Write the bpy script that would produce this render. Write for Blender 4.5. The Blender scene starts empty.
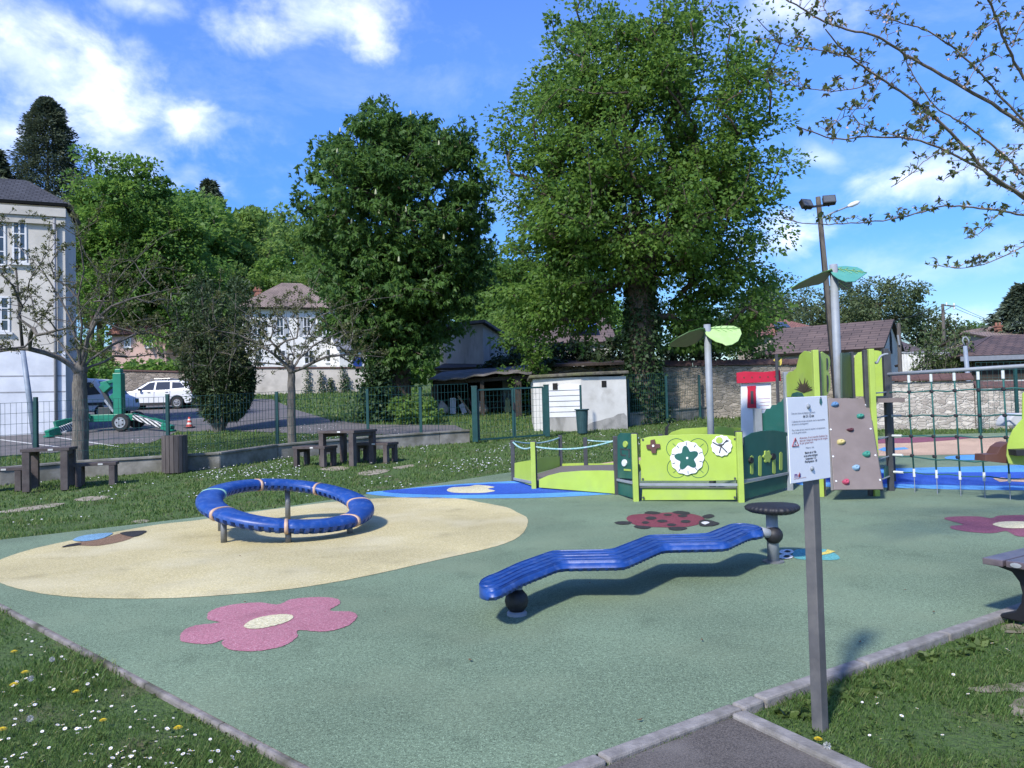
import bpy, bmesh, math, random
import numpy as np
from mathutils import Vector, Matrix, noise as mnoise
R_ = math.radians
random.seed(7); RNG = np.random.default_rng(11)
sc = bpy.context.scene
COL = sc.collection
V = Vector

# ------------------------------------------------------------------ camera
FPX, CAMZ = 760.0, 1.55
PITCH, ROLL = math.atan(23 / FPX), R_(1.6)
Fw = V((0, math.cos(PITCH), math.sin(PITCH)))
U0 = V((0, -math.sin(PITCH), math.cos(PITCH))); R0 = V((1, 0, 0))
Uc = U0 * math.cos(ROLL) + R0 * math.sin(ROLL)
Rc = R0 * math.cos(ROLL) - U0 * math.sin(ROLL)
CAM = V((0, 0, CAMZ))
cam = bpy.data.cameras.new('camera'); camo = bpy.data.objects.new('camera', cam); COL.objects.link(camo)
cam.sensor_fit = 'HORIZONTAL'; cam.sensor_width = 36; cam.lens = 36 * FPX / 1024
cam.clip_start = 0.05; cam.clip_end = 3000
m = Matrix.Identity(4)
for i in range(3):
    m[i][0] = Rc[i]; m[i][1] = Uc[i]; m[i][2] = -Fw[i]; m[i][3] = CAM[i]
camo.matrix_world = m
sc.camera = camo

def ray(px, py):
    return Fw + Rc * ((px - 512) / FPX) + Uc * ((384 - py) / FPX)

YK = [(-1e4, 0), (12.5, 0), (24, .0545), (60, .075), (150, .03)]
def T(x, y):
    """height of the ground"""
    z = 0.0
    if y > 12.5: z += (min(y, 24) - 12.5) * .055
    if y > 24: z += (min(y, 60) - 24) * .075
    if y > 60:
        z += (min(y, 160) - 60) * .02
        hx = math.exp(-((x + 34) / 46) ** 2)
        t = min(1, (y - 60) / 80)
        z += 15 * hx * t * t * (3 - 2 * t)
    return z

def G(px, py, h=0.0):
    """point of the ground (raised by h) seen at a pixel"""
    d = ray(px, py); t = 0.5; prev = t
    while t < 400:
        p = CAM + d * t
        if p.z <= T(p.x, p.y) + h:
            a, b = prev, t
            for _ in range(40):
                c = (a + b) / 2; q = CAM + d * c
                if q.z <= T(q.x, q.y) + h: b = c
                else: a = c
            q = CAM + d * b
            return V((q.x, q.y, T(q.x, q.y) + h))
        prev = t; t += 0.1 if t < 60 else .5
    raise ValueError((px, py))

def D(px, py, y):
    d = ray(px, py); return CAM + d * (y / d.y)
def HIT(px, py, P0, n):
    d = ray(px, py); return CAM + d * ((P0 - CAM).dot(n) / d.dot(n))
def ZP(px, py, z):
    d = ray(px, py); return CAM + d * ((z - CAMZ) / d.z)
def HZ(P, py):
    """height at which a vertical over P reaches pixel row py"""
    v0 = V((P.x, P.y, 0)) - CAM; k = (384 - py) / FPX
    a0, b0 = Uc.dot(v0), Fw.dot(v0)
    return (k * b0 - a0) / (Uc.z - k * Fw.z)

# ------------------------------------------------------------------ materials
def _n(nt, t, **kw):
    n = nt.nodes.new(t)
    for k, v in kw.items(): setattr(n, k, v)
    return n
def rgb(c): return (c[0], c[1], c[2], 1)
MATS = {}
def mat(name, c1, c2=None, scale=8, rough=.6, bump=0, bscale=None, metal=0, detail=4, spec=.4,
        lo=.35, hi=.65, c3=None, s3=1.0, lo3=.45, hi3=.7, stretch=None, coat=0, bdist=.01, vor=False):
    if name in MATS: return MATS[name]
    M = bpy.data.materials.new(name); M.use_nodes = True; nt = M.node_tree; L = nt.links.new
    b = nt.nodes['Principled BSDF']
    b.inputs['Roughness'].default_value = rough; b.inputs['Metallic'].default_value = metal
    b.inputs['Specular IOR Level'].default_value = spec
    if coat: b.inputs['Coat Weight'].default_value = coat; b.inputs['Coat Roughness'].default_value = .15
    tc = _n(nt, 'ShaderNodeTexCoord'); vec = tc.outputs['Object']
    if stretch:
        mp = _n(nt, 'ShaderNodeMapping'); mp.inputs['Scale'].default_value = stretch; L(vec, mp.inputs['Vector']); vec = mp.outputs[0]
    def nz(s, d=4):
        t = _n(nt, 'ShaderNodeTexNoise'); t.inputs['Scale'].default_value = s; t.inputs['Detail'].default_value = d
        t.inputs['Roughness'].default_value = .6; L(vec, t.inputs['Vector']); return t
    col = None
    if c2 is None: c2 = tuple(x * .82 for x in c1)
    t = nz(scale, detail); r = _n(nt, 'ShaderNodeValToRGB')
    r.color_ramp.elements[0].position = lo; r.color_ramp.elements[1].position = hi
    r.color_ramp.elements[0].color = rgb(c2); r.color_ramp.elements[1].color = rgb(c1)
    if vor:
        t = _n(nt, 'ShaderNodeTexVoronoi'); t.inputs['Scale'].default_value = scale; L(vec, t.inputs['Vector'])
        sp = _n(nt, 'ShaderNodeSeparateColor'); L(t.outputs['Color'], sp.inputs[0]); L(sp.outputs[0], r.inputs[0])
    else: L(t.outputs['Fac'], r.inputs[0])
    col = r.outputs[0]
    if c3 is not None:
        t3 = nz(s3, 5); r3 = _n(nt, 'ShaderNodeValToRGB')
        r3.color_ramp.elements[0].position = lo3; r3.color_ramp.elements[1].position = hi3
        L(t3.outputs['Fac'], r3.inputs[0])
        mx = _n(nt, 'ShaderNodeMix', data_type='RGBA'); L(r3.outputs[0], mx.inputs['Factor'])
        L(col, mx.inputs[6]); mx.inputs[7].default_value = rgb(c3); col = mx.outputs[2]
    L(col, b.inputs['Base Color'])
    if bump:
        tb = nz(bscale or scale, 5); bp = _n(nt, 'ShaderNodeBump'); bp.inputs['Strength'].default_value = bump
        bp.inputs['Distance'].default_value = bdist; L(tb.outputs['Fac'], bp.inputs['Height']); L(bp.outputs[0], b.inputs['Normal'])
    MATS[name] = M; return M

def leafmat(name, ca, cb, cc=None, trans=.35, rough=.55):
    """foliage: colour varied leaf by leaf through the face attribute 'tint'"""
    if name in MATS: return MATS[name]
    M = bpy.data.materials.new(name); M.use_nodes = True; nt = M.node_tree; L = nt.links.new
    nt.nodes.clear(); out = _n(nt, 'ShaderNodeOutputMaterial')
    at = _n(nt, 'ShaderNodeAttribute', attribute_name='tint'); r = _n(nt, 'ShaderNodeValToRGB')
    e = r.color_ramp.elements; e[0].color = rgb(ca); e[1].color = rgb(cb); e[0].position = .05; e[1].position = .8
    if cc: n = e.new(1.0); n.color = rgb(cc)
    L(at.outputs['Fac'], r.inputs[0])
    b = _n(nt, 'ShaderNodeBsdfPrincipled'); b.inputs['Roughness'].default_value = rough; b.inputs['Specular IOR Level'].default_value = .35
    L(r.outputs[0], b.inputs['Base Color'])
    tr = _n(nt, 'ShaderNodeBsdfTranslucent')
    hs = _n(nt, 'ShaderNodeHueSaturation'); hs.inputs['Value'].default_value = 1.5; hs.inputs['Hue'].default_value = .485; L(r.outputs[0], hs.inputs['Color'])
    L(hs.outputs[0], tr.inputs['Color'])
    mx = _n(nt, 'ShaderNodeMixShader'); mx.inputs[0].default_value = trans
    L(b.outputs[0], mx.inputs[1]); L(tr.outputs[0], mx.inputs[2]); L(mx.outputs[0], out.inputs[0])
    MATS[name] = M; return M

def rubber(name, c, dark=None, light=None, fade=None):
    """poured EPDM granules: speckle + soft large wear"""
    M = bpy.data.materials.new(name); M.use_nodes = True; nt = M.node_tree; L = nt.links.new
    b = nt.nodes['Principled BSDF']; b.inputs['Roughness'].default_value = .85; b.inputs['Specular IOR Level'].default_value = .25
    tc = _n(nt, 'ShaderNodeTexCoord')
    v = _n(nt, 'ShaderNodeTexVoronoi'); v.inputs['Scale'].default_value = 210; L(tc.outputs['Object'], v.inputs['Vector'])
    sp = _n(nt, 'ShaderNodeSeparateColor'); L(v.outputs['Color'], sp.inputs[0])
    r = _n(nt, 'ShaderNodeValToRGB'); e = r.color_ramp.elements
    dark = dark or tuple(x * .38 for x in c); light = light or tuple(min(.75, x * 1.75 + .03) for x in c)
    e[0].position = 0; e[0].color = rgb(dark); e[1].position = 1; e[1].color = rgb(light)
    for p in (.22, .78): n = e.new(p); n.color = rgb(c)
    L(sp.outputs[0], r.inputs[0])
    def nz(s, d):
        t = _n(nt, 'ShaderNodeTexNoise'); t.inputs['Scale'].default_value = s; t.inputs['Detail'].default_value = d; L(tc.outputs['Object'], t.inputs['Vector']); return t
    t = nz(.55, 6); r2 = _n(nt, 'ShaderNodeMapRange'); r2.inputs[1].default_value = .3; r2.inputs[2].default_value = .7
    r2.inputs[3].default_value = .78; r2.inputs[4].default_value = 1.14; L(t.outputs['Fac'], r2.inputs[0])
    t5 = nz(45, 2); r5 = _n(nt, 'ShaderNodeMapRange'); r5.inputs[1].default_value = .3; r5.inputs[2].default_value = .7
    r5.inputs[3].default_value = .82; r5.inputs[4].default_value = 1.18; L(t5.outputs['Fac'], r5.inputs[0])
    mm = _n(nt, 'ShaderNodeMath', operation='MULTIPLY'); L(r2.outputs[0], mm.inputs[0]); L(r5.outputs[0], mm.inputs[1])
    mx = _n(nt, 'ShaderNodeMix', data_type='RGBA', blend_type='MULTIPLY'); mx.inputs['Factor'].default_value = 1
    L(r.outputs[0], mx.inputs[6]); L(mm.outputs[0], mx.inputs[7]); col = mx.outputs[2]
    ts = nz(2.6, 9); rs = _n(nt, 'ShaderNodeMapRange'); rs.inputs[1].default_value = .56; rs.inputs[2].default_value = .80; rs.inputs[3].default_value = 1.0; rs.inputs[4].default_value = .74; L(ts.outputs['Fac'], rs.inputs[0])
    ms = _n(nt, 'ShaderNodeMix', data_type='RGBA', blend_type='MULTIPLY'); ms.inputs['Factor'].default_value = 1; L(col, ms.inputs[6]); L(rs.outputs[0], ms.inputs[7]); col = ms.outputs[2]
    if fade:
        t3 = nz(.9, 4); r3 = _n(nt, 'ShaderNodeMapRange'); r3.inputs[1].default_value = .48; r3.inputs[2].default_value = .75
        r3.inputs[3].default_value = 0; r3.inputs[4].default_value = .55; L(t3.outputs['Fac'], r3.inputs[0])
        m3 = _n(nt, 'ShaderNodeMix', data_type='RGBA'); L(r3.outputs[0], m3.inputs['Factor']); L(col, m3.inputs[6]); m3.inputs[7].default_value = rgb(fade); col = m3.outputs[2]
    L(col, b.inputs['Base Color'])
    bp = _n(nt, 'ShaderNodeBump'); bp.inputs['Strength'].default_value = .5; bp.inputs['Distance'].default_value = .004
    L(v.outputs['Distance'], bp.inputs['Height']); L(bp.outputs[0], b.inputs['Normal'])
    MATS[name] = M; return M

def stonemat(name, c1, c2, mortar, sx=3.2, sz=6.5, tint=None):
    """coursed rubble: stretched voronoi stones with pale mortar"""
    M = bpy.data.materials.new(name); M.use_nodes = True; nt = M.node_tree; L = nt.links.new
    b = nt.nodes['Principled BSDF']; b.inputs['Roughness'].default_value = .9
    tc = _n(nt, 'ShaderNodeTexCoord'); mp = _n(nt, 'ShaderNodeMapping'); mp.inputs['Scale'].default_value = (sx, sx, sz); L(tc.outputs['Object'], mp.inputs[0])
    nzz = _n(nt, 'ShaderNodeTexNoise'); nzz.inputs['Scale'].default_value = 1.4; nzz.inputs['Detail'].default_value = 3; L(mp.outputs[0], nzz.inputs['Vector'])
    ad = _n(nt, 'ShaderNodeMix', data_type='RGBA', blend_type='LINEAR_LIGHT'); ad.inputs['Factor'].default_value = .22
    L(mp.outputs[0], ad.inputs[6]); L(nzz.outputs['Color'], ad.inputs[7])
    v = _n(nt, 'ShaderNodeTexVoronoi', feature='DISTANCE_TO_EDGE'); v.inputs['Scale'].default_value = 1; L(ad.outputs[2], v.inputs['Vector'])
    v2 = _n(nt, 'ShaderNodeTexVoronoi'); v2.inputs['Scale'].default_value = 1; L(ad.outputs[2], v2.inputs['Vector'])
    sp = _n(nt, 'ShaderNodeSeparateColor'); L(v2.outputs['Color'], sp.inputs[0])
    r = _n(nt, 'ShaderNodeValToRGB'); r.color_ramp.elements[0].color = rgb(c2); r.color_ramp.elements[1].color = rgb(c1); L(sp.outputs[0], r.inputs[0])
    n2 = _n(nt, 'ShaderNodeTexNoise'); n2.inputs['Scale'].default_value = 9; n2.inputs['Detail'].default_value = 5; L(tc.outputs['Object'], n2.inputs['Vector'])
    m2 = _n(nt, 'ShaderNodeMix', data_type='RGBA', blend_type='OVERLAY'); m2.inputs['Factor'].default_value = .5; L(r.outputs[0], m2.inputs[6]); L(n2.outputs['Fac'], m2.inputs[7])
    mr = _n(nt, 'ShaderNodeMapRange'); mr.inputs[1].default_value = .03; mr.inputs[2].default_value = .1; L(v.outputs['Distance'], mr.inputs[0])
    mx = _n(nt, 'ShaderNodeMix', data_type='RGBA'); L(mr.outputs[0], mx.inputs['Factor']); mx.inputs[6].default_value = rgb(mortar); L(m2.outputs[2], mx.inputs[7])
    L(mx.outputs[2], b.inputs['Base Color'])
    bp = _n(nt, 'ShaderNodeBump'); bp.inputs['Strength'].default_value = .9; bp.inputs['Distance'].default_value = .05; L(mr.outputs[0], bp.inputs['Height']); L(bp.outputs[0], b.inputs['Normal'])
    MATS[name] = M; return M

def tilemat(name, c1, c2, moss=None, sx=4.5, sy=5.5):
    """roof tiles from UV metres: courses with staggered tiles"""
    M = bpy.data.materials.new(name); M.use_nodes = True; nt = M.node_tree; L = nt.links.new
    b = nt.nodes['Principled BSDF']; b.inputs['Roughness'].default_value = .75
    uv = _n(nt, 'ShaderNodeTexCoord')
    br = _n(nt, 'ShaderNodeTexBrick'); L(uv.outputs['UV'], br.inputs['Vector'])
    br.inputs['Color1'].default_value = rgb(c1); br.inputs['Color2'].default_value = rgb(c2)
    br.inputs['Mortar'].default_value = rgb(tuple(x * .3 for x in c2)); br.inputs['Scale'].default_value = 1
    br.inputs['Brick Width'].default_value = 1 / sx; br.inputs['Row Height'].default_value = 1 / sy; br.inputs['Mortar Size'].default_value = .018; br.inputs['Bias'].default_value = 0
    n2 = _n(nt, 'ShaderNodeTexNoise'); n2.inputs['Scale'].default_value = .8; n2.inputs['Detail'].default_value = 6; L(uv.outputs['Object'], n2.inputs['Vector'])
    m2 = _n(nt, 'ShaderNodeMix', data_type='RGBA', blend_type='OVERLAY'); m2.inputs['Factor'].default_value = .6; L(br.outputs['Color'], m2.inputs[6]); L(n2.outputs['Fac'], m2.inputs[7])
    L(m2.outputs[2], b.inputs['Base Color'])
    bp = _n(nt, 'ShaderNodeBump'); bp.inputs['Strength'].default_value = .8; bp.inputs['Distance'].default_value = .03; bp.invert = True
    L(br.outputs['Fac'], bp.inputs['Height']); L(bp.outputs[0], b.inputs['Normal'])
    MATS[name] = M; return M

# ------------------------------------------------------------------ objects
def tag(o, label=None, cat=None, group=None, kind=None):
    if label: o['label'] = label
    if cat: o['category'] = cat
    if group: o['group'] = group
    if kind: o['kind'] = kind
    return o
def thing(name, loc, label, cat, group=None, rz=0):
    o = bpy.data.objects.new(name, None); COL.objects.link(o); o.location = loc; o.rotation_euler = (0, 0, rz)
    o.empty_display_size = .2
    return tag(o, label, cat, group)
def copy_tree(o, parent=None):
    c = o.copy(); COL.objects.link(c)
    if parent: c.parent = parent
    for ch in list(o.children): copy_tree(ch, c)
    return c
def rootloc(o):
    while o.parent: o = o.parent
    return V(o.location)

class MB:
    def __init__(s): s.bm = bmesh.new(); s.uvl = None
    def box(s, c, size, M=None, taper=1.0):
        x, y, z = (a / 2 for a in size); vs = []
        for dz in (-1, 1):
            k = taper if dz > 0 else 1
            for dx, dy in ((-1, -1), (1, -1), (1, 1), (-1, 1)):
                p = V((dx * x * k, dy * y * k, dz * z))
                if M is not None: p = M @ p
                vs.append(s.bm.verts.new(p + V(c)))
        for f in ((3, 2, 1, 0), (4, 5, 6, 7), (0, 1, 5, 4), (1, 2, 6, 5), (2, 3, 7, 6), (3, 0, 4, 7)):
            s.bm.faces.new([vs[i] for i in f])
        return s
    def bar(s, a, b, w, h=None, up=V((0, 0, 1))):
        """rectangular bar from a to b: w across, h along 'up'"""
        h = h or w; a, b = V(a), V(b); d = (b - a); Lh = d.length; d.normalize()
        sx = d.cross(up)
        if sx.length < 1e-4: sx = d.cross(V((0, 1, 0)))
        sx.normalize(); uz = sx.cross(d)
        M = Matrix((sx, d, uz)).transposed()
        return s.box((a + b) / 2, (w, Lh, h), M)
    def tube(s, pts, rad, n=8, cap=True):
        pts = [V(p) for p in pts]
        if not hasattr(rad, '__len__'): rad = [rad] * len(pts)
        rings = []; prev = None
        for i, p in enumerate(pts):
            d = (pts[min(i + 1, len(pts) - 1)] - pts[max(i - 1, 0)]).normalized()
            if prev is None:
                a = d.cross(V((0, 0, 1)))
                if a.length < .05: a = d.cross(V((1, 0, 0)))
            else: a = prev - d * prev.dot(d)
            a.normalize(); prev = a; b = d.cross(a)
            rings.append([s.bm.verts.new(p + (a * math.cos(2 * math.pi * k / n) + b * math.sin(2 * math.pi * k / n)) * rad[i]) for k in range(n)])
        for r0, r1 in zip(rings, rings[1:]):
            for k in range(n): s.bm.faces.new((r0[k], r0[(k + 1) % n], r1[(k + 1) % n], r1[k]))
        if cap:
            s.bm.faces.new(list(reversed(rings[0]))); s.bm.faces.new(rings[-1])
        return s
    def prism(s, pts, t):
        """extruded planar polygon given by 3D points; t = thickness vector"""
        t = V(t); a = [s.bm.verts.new(V(p)) for p in pts]; b = [s.bm.verts.new(V(p) + t) for p in pts]
        nn = len(pts); f1 = s.bm.faces.new(a); f2 = s.bm.faces.new(list(reversed(b)))
        for i in range(nn): s.bm.faces.new((a[(i + 1) % nn], a[i], b[i], b[(i + 1) % nn]))
        return s
    def lathe(s, prof, c=(0, 0, 0), n=20, M=None, fn=None):
        rings = []
        for r, z in prof:
            ring = []
            for k in range(n):
                a = 2 * math.pi * k / n; q = fn(a) if fn else 1
                p = V((r * q * math.cos(a), r * q * math.sin(a), z))
                if M is not None: p = M @ p
                ring.append(s.bm.verts.new(p + V(c)))
            rings.append(ring)
        for r0, r1 in zip(rings, rings[1:]):
            for k in range(n): s.bm.faces.new((r0[k], r0[(k + 1) % n], r1[(k + 1) % n], r1[k]))
        s.bm.faces.new(list(reversed(rings[0]))); s.bm.faces.new(rings[-1]); return s
    def face(s, pts, uv=None):
        f = s.bm.faces.new([s.bm.verts.new(V(p)) for p in pts])
        if uv:
            s.uvl = s.uvl or s.bm.loops.layers.uv.new('UVMap')
            for l, q in zip(f.loops, uv): l[s.uvl].uv = q
        return s
    def grid(s, rows, closed_u=False, closed_v=False):
        vs = [[s.bm.verts.new(V(p)) for p in r] for r in rows]; nu, nv = len(vs), len(vs[0])
        for i in range(nu if closed_u else nu - 1):
            for j in range(nv if closed_v else nv - 1):
                s.bm.faces.new((vs[i][j], vs[(i + 1) % nu][j], vs[(i + 1) % nu][(j + 1) % nv], vs[i][(j + 1) % nv]))
        return vs
    def build(s, name, m, parent=None, org=None, smooth=False, bevel=0, fix=True, local=False):
        """geometry is in world coordinates unless local: stored relative to the root (or org)"""
        if fix: bmesh.ops.recalc_face_normals(s.bm, faces=s.bm.faces[:])
        o0 = V((0, 0, 0))
        if not local:
            if parent is not None: o0 = rootloc(parent)
            elif org is not None: o0 = V(org)
            if o0.length: bmesh.ops.translate(s.bm, verts=s.bm.verts[:], vec=-o0)
        me = bpy.data.meshes.new(name); s.bm.to_mesh(me); s.bm.free()
        o = bpy.data.objects.new(name, me); COL.objects.link(o)
        if m: me.materials.append(m)
        if smooth: me.polygons.foreach_set('use_smooth', [True] * len(me.polygons))
        if parent is not None: o.parent = parent
        elif org is not None: o.location = org
        if bevel:
            bv = o.modifiers.new('bevel', 'BEVEL'); bv.width = bevel; bv.segments = 2; bv.limit_method = 'ANGLE'; bv.angle_limit = R_(40)
        return o

def sharp(o, ang=35):
    o.data.set_sharp_from_angle(angle=R_(ang)); return o
def raw_mesh(name, verts, faces, m, parent=None, org=None, attr=None, smooth=False):
    """fast mesh from arrays; faces (n,k)"""
    o0 = rootloc(parent) if parent is not None else V(org) if org is not None else V((0, 0, 0))
    verts = np.asarray(verts, dtype=np.float64) - np.array(o0)
    me = bpy.data.meshes.new(name); nv, (nf, k) = len(verts), faces.shape
    me.vertices.add(nv); me.vertices.foreach_set('co', verts.astype(np.float32).ravel())
    me.loops.add(nf * k); me.loops.foreach_set('vertex_index', faces.astype(np.int32).ravel())
    me.polygons.add(nf); me.polygons.foreach_set('loop_start', np.arange(nf, dtype=np.int32) * k)
    me.update(calc_edges=True)
    if smooth: me.polygons.foreach_set('use_smooth', np.ones(nf, dtype=bool))
    if attr is not None:
        a = me.attributes.new('tint', 'FLOAT', 'FACE'); a.data.foreach_set('value', np.asarray(attr, dtype=np.float32))
    if m: me.materials.append(m)
    o = bpy.data.objects.new(name, me); COL.objects.link(o)
    if parent is not None: o.parent = parent
    elif org is not None: o.location = org
    return o

def catmull(pts, k=6, closed=True):
    n = len(pts); out = []
    P = [V(p) for p in pts]
    rng = range(n) if closed else range(n - 1)
    for i in rng:
        if closed: p0, p1, p2, p3 = P[i - 1], P[i], P[(i + 1) % n], P[(i + 2) % n]
        else: p0, p1, p2, p3 = P[max(i - 1, 0)], P[i], P[i + 1], P[min(i + 2, n - 1)]
        for j in range(k):
            t = j / k
            out.append(.5 * ((2 * p1) + (p2 - p0) * t + (2 * p0 - 5 * p1 + 4 * p2 - p3) * t * t + (3 * p1 - p0 - 3 * p2 + p3) * t ** 3))
    if not closed: out.append(P[-1])
    return out

def drape(poly, off, name, m, parent=None, kind='structure', spline=0):
    """a thin sheet following the ground"""
    pts = [V((p[0], p[1], 0)) for p in poly]
    if spline: pts = catmull(pts, spline)
    bm = bmesh.new(); f = bm.faces.new([bm.verts.new(p) for p in pts])
    bmesh.ops.triangulate(bm, faces=[f])
    ys = [p.y for p in pts]
    y = 12.5
    while y < min(max(ys), 70):
        if y > min(ys): bmesh.ops.bisect_plane(bm, geom=bm.verts[:] + bm.edges[:] + bm.faces[:], plane_co=(0, y, 0), plane_no=(0, 1, 0))
        y += .5
    for v in bm.verts: v.co.z = T(v.co.x, v.co.y) + off
    for f in bm.faces:
        if f.normal.z < 0: f.normal_flip()
    me = bpy.data.meshes.new(name); bm.to_mesh(me); bm.free(); me.materials.append(m)
    for p in me.polygons: pass
    o = bpy.data.objects.new(name, me); COL.objects.link(o)
    if parent is not None: o.parent = parent
    elif kind: o['kind'] = kind
    return o
def PX(pts, h=0): return [G(x, y, h) for x, y in pts]
def inpoly(x, y, poly):
    """vectorised point in polygon"""
    x = np.asarray(x); y = np.asarray(y); c = np.zeros(x.shape, bool); n = len(poly)
    for i in range(n):
        x1, y1 = poly[i][0], poly[i][1]; x2, y2 = poly[(i + 1) % n][0], poly[(i + 1) % n][1]
        if y1 == y2: continue
        k = ((y1 > y) != (y2 > y)) & (x < (x2 - x1) * (y - y1) / (y2 - y1) + x1); c ^= k
    return c
# ------------------------------------------------------------------ light, sky
SUN_EL = R_(43); SUN_AZ = math.atan2(-.52, -.855)           # azimuth from +Y towards +X
sd = V((math.sin(SUN_AZ) * math.cos(SUN_EL), math.cos(SUN_AZ) * math.cos(SUN_EL), math.sin(SUN_EL)))
su = bpy.data.lights.new('sun', 'SUN'); su.energy = 2.35; su.angle = R_(4.5); su.color = (1, .95, .86)
so = bpy.data.objects.new('sun', su); COL.objects.link(so); so.rotation_euler = (-sd).to_track_quat('-Z', 'Y').to_euler(); so.location = (-20, -20, 30)
W = bpy.data.worlds.new('World'); sc.world = W; W.use_nodes = True
def world():
    nt = W.node_tree; L = nt.links.new; bg = nt.nodes['Background']
    sk = _n(nt, 'ShaderNodeTexSky', sky_type='NISHITA'); sk.sun_disc = False
    sk.sun_elevation = SUN_EL; sk.sun_rotation = SUN_AZ; sk.air_density = 1.0; sk.dust_density = .3; sk.ozone_density = 3.2; sk.altitude = 100
    tc = _n(nt, 'ShaderNodeTexCoord'); sep = _n(nt, 'ShaderNodeSeparateXYZ'); L(tc.outputs['Generated'], sep.inputs[0])
    def M(op, a, b=None, clamp=False):
        n = _n(nt, 'ShaderNodeMath', operation=op); n.use_clamp = clamp
        for i, q in enumerate((a, b)):
            if q is None: continue
            if isinstance(q, (int, float)): n.inputs[i].default_value = q
            else: L(q, n.inputs[i])
        return n.outputs[0]
    az = M('ARCTAN2', sep.outputs[0], sep.outputs[1]); el = M('ARCSINE', sep.outputs[2])
    def nz(scale, det, rough=.6, off=0, sq=1.0):
        cb = _n(nt, 'ShaderNodeCombineXYZ'); L(M('ADD', az, off), cb.inputs[0]); L(M('MULTIPLY', el, sq), cb.inputs[1])
        t = _n(nt, 'ShaderNodeTexNoise'); t.inputs['Scale'].default_value = scale; t.inputs['Detail'].default_value = det; t.inputs['Roughness'].default_value = rough
        t.inputs['Distortion'].default_value = .3
        L(cb.outputs[0], t.inputs['Vector']); return t.outputs['Fac']
    n1 = nz(9, 8, .58, 3.1, 1.5); n2 = nz(26, 6, .6, 1.7, 1.3)
    tex = M('ADD', M('MULTIPLY', n1, .75), M('MULTIPLY', n2, .25))
    dist = M('MULTIPLY', M('SUBTRACT', tex, .5), 1.0)
    total = None
    def azel(px, py):
        d = ray(px, py).normalized(); return math.atan2(d.x, d.y), math.asin(d.z)
    # az/el places of the clouds of that day: centre, half sizes (radians), slope, density
    CL = [((90, 92), .175, .078, -.30, .9), ((182, 128), .056, .052, 0, .98), ((15, 45), .12, .06, -.2, .8), ((15, 132), .035, .022, 0, .7), ((190, 172), .03, .02, 0, .35),
          ((300, 20), .15, .04, .1, .85), ((372, 34), .036, .036, 0, .9), ((155, 8), .055, .018, 0, .65), ((930, 176), .085, .04, .1, .9), ((820, 158), .035, .02, -.5, .4),
          ((790, 238), .06, .032, 0, .95), ((945, 318), .05, .016, 0, .8), ((1010, 322), .05, .022, -.2, .8), ((790, 10), .09, .04, 0, .75), ((1000, 250), .16, .03, .2, .28), ((860, 265), .1, .04, 0, .25),
          ((1150, 140), .2, .06, 0, .7), ((-160, 160), .2, .08, 0, .8)]
    for (c, a, b, sl, den) in CL:
        A, E = azel(*c)
        dx = M('SUBTRACT', az, A); dy = M('SUBTRACT', M('SUBTRACT', el, E), M('MULTIPLY', dx, sl))
        r = M('SQRT', M('ADD', M('POWER', M('ABSOLUTE', M('DIVIDE', dx, a)), 2), M('POWER', M('ABSOLUTE', M('DIVIDE', dy, b)), 2)))
        v = M('MULTIPLY', M('SUBTRACT', 1.0, r), .62)
        v = M('ADD', M('ADD', v, .06), M('MULTIPLY', dist, 2.4))
        mr = _n(nt, 'ShaderNodeMapRange', interpolation_type='SMOOTHSTEP'); mr.inputs[1].default_value = -.12; mr.inputs[2].default_value = .95; mr.inputs[3].default_value = 0; mr.inputs[4].default_value = den
        L(v, mr.inputs[0])
        fade = _n(nt, 'ShaderNodeMapRange', interpolation_type='SMOOTHSTEP'); fade.inputs[1].default_value = 1.75; fade.inputs[2].default_value = .8; L(r, fade.inputs[0])
        v = M('MULTIPLY', mr.outputs[0], fade.outputs[0])
        total = v if total is None else M('MAXIMUM', total, v)
    total = M('MINIMUM', total, .96)
    veil = _n(nt, 'ShaderNodeMapRange'); veil.inputs[1].default_value = .5; veil.inputs[2].default_value = .75; veil.inputs[4].default_value = .16
    L(nz(4, 7, .65, 9.3, 2.2), veil.inputs[0]); total = M('MAXIMUM', total, veil.outputs[0])
    # cloud body: white, greyer where it is thickest
    cr = _n(nt, 'ShaderNodeValToRGB'); e = cr.color_ramp.elements
    e[0].position = .42; e[0].color = (2.9, 3.3, 4.3, 1); e[1].position = .62; e[1].color = (4.6, 4.75, 5.1, 1)
    L(nz(12, 5, .55, 5.2, 1.4), cr.inputs[0])
    hs = _n(nt, 'ShaderNodeHueSaturation'); hs.inputs['Saturation'].default_value = SKY_SAT; hs.inputs['Value'].default_value = SKY_VAL; hs.inputs['Hue'].default_value = SKY_HUE; L(sk.outputs[0], hs.inputs['Color'])
    ev = _n(nt, 'ShaderNodeMapRange', interpolation_type='SMOOTHSTEP'); ev.inputs[1].default_value = -.05; ev.inputs[2].default_value = .5; ev.inputs[3].default_value = .37; ev.inputs[4].default_value = .84; L(el, ev.inputs[0])
    es = _n(nt, 'ShaderNodeMapRange', interpolation_type='SMOOTHSTEP'); es.inputs[1].default_value = 0; es.inputs[2].default_value = .5; es.inputs[3].default_value = 1.5; es.inputs[4].default_value = 1.24; L(el, es.inputs[0]); L(ev.outputs[0], hs.inputs['Value']); L(es.outputs[0], hs.inputs['Saturation'])
    mx = _n(nt, 'ShaderNodeMix', data_type='RGBA'); L(total, mx.inputs['Factor']); L(hs.outputs[0], mx.inputs[6]); L(cr.outputs[0], mx.inputs[7])
    L(mx.outputs[2], bg.inputs['Color']); bg.inputs['Strength'].default_value = .15
SKY_SAT, SKY_VAL, SKY_HUE = 1.12, 1.0, .517
world()
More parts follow.
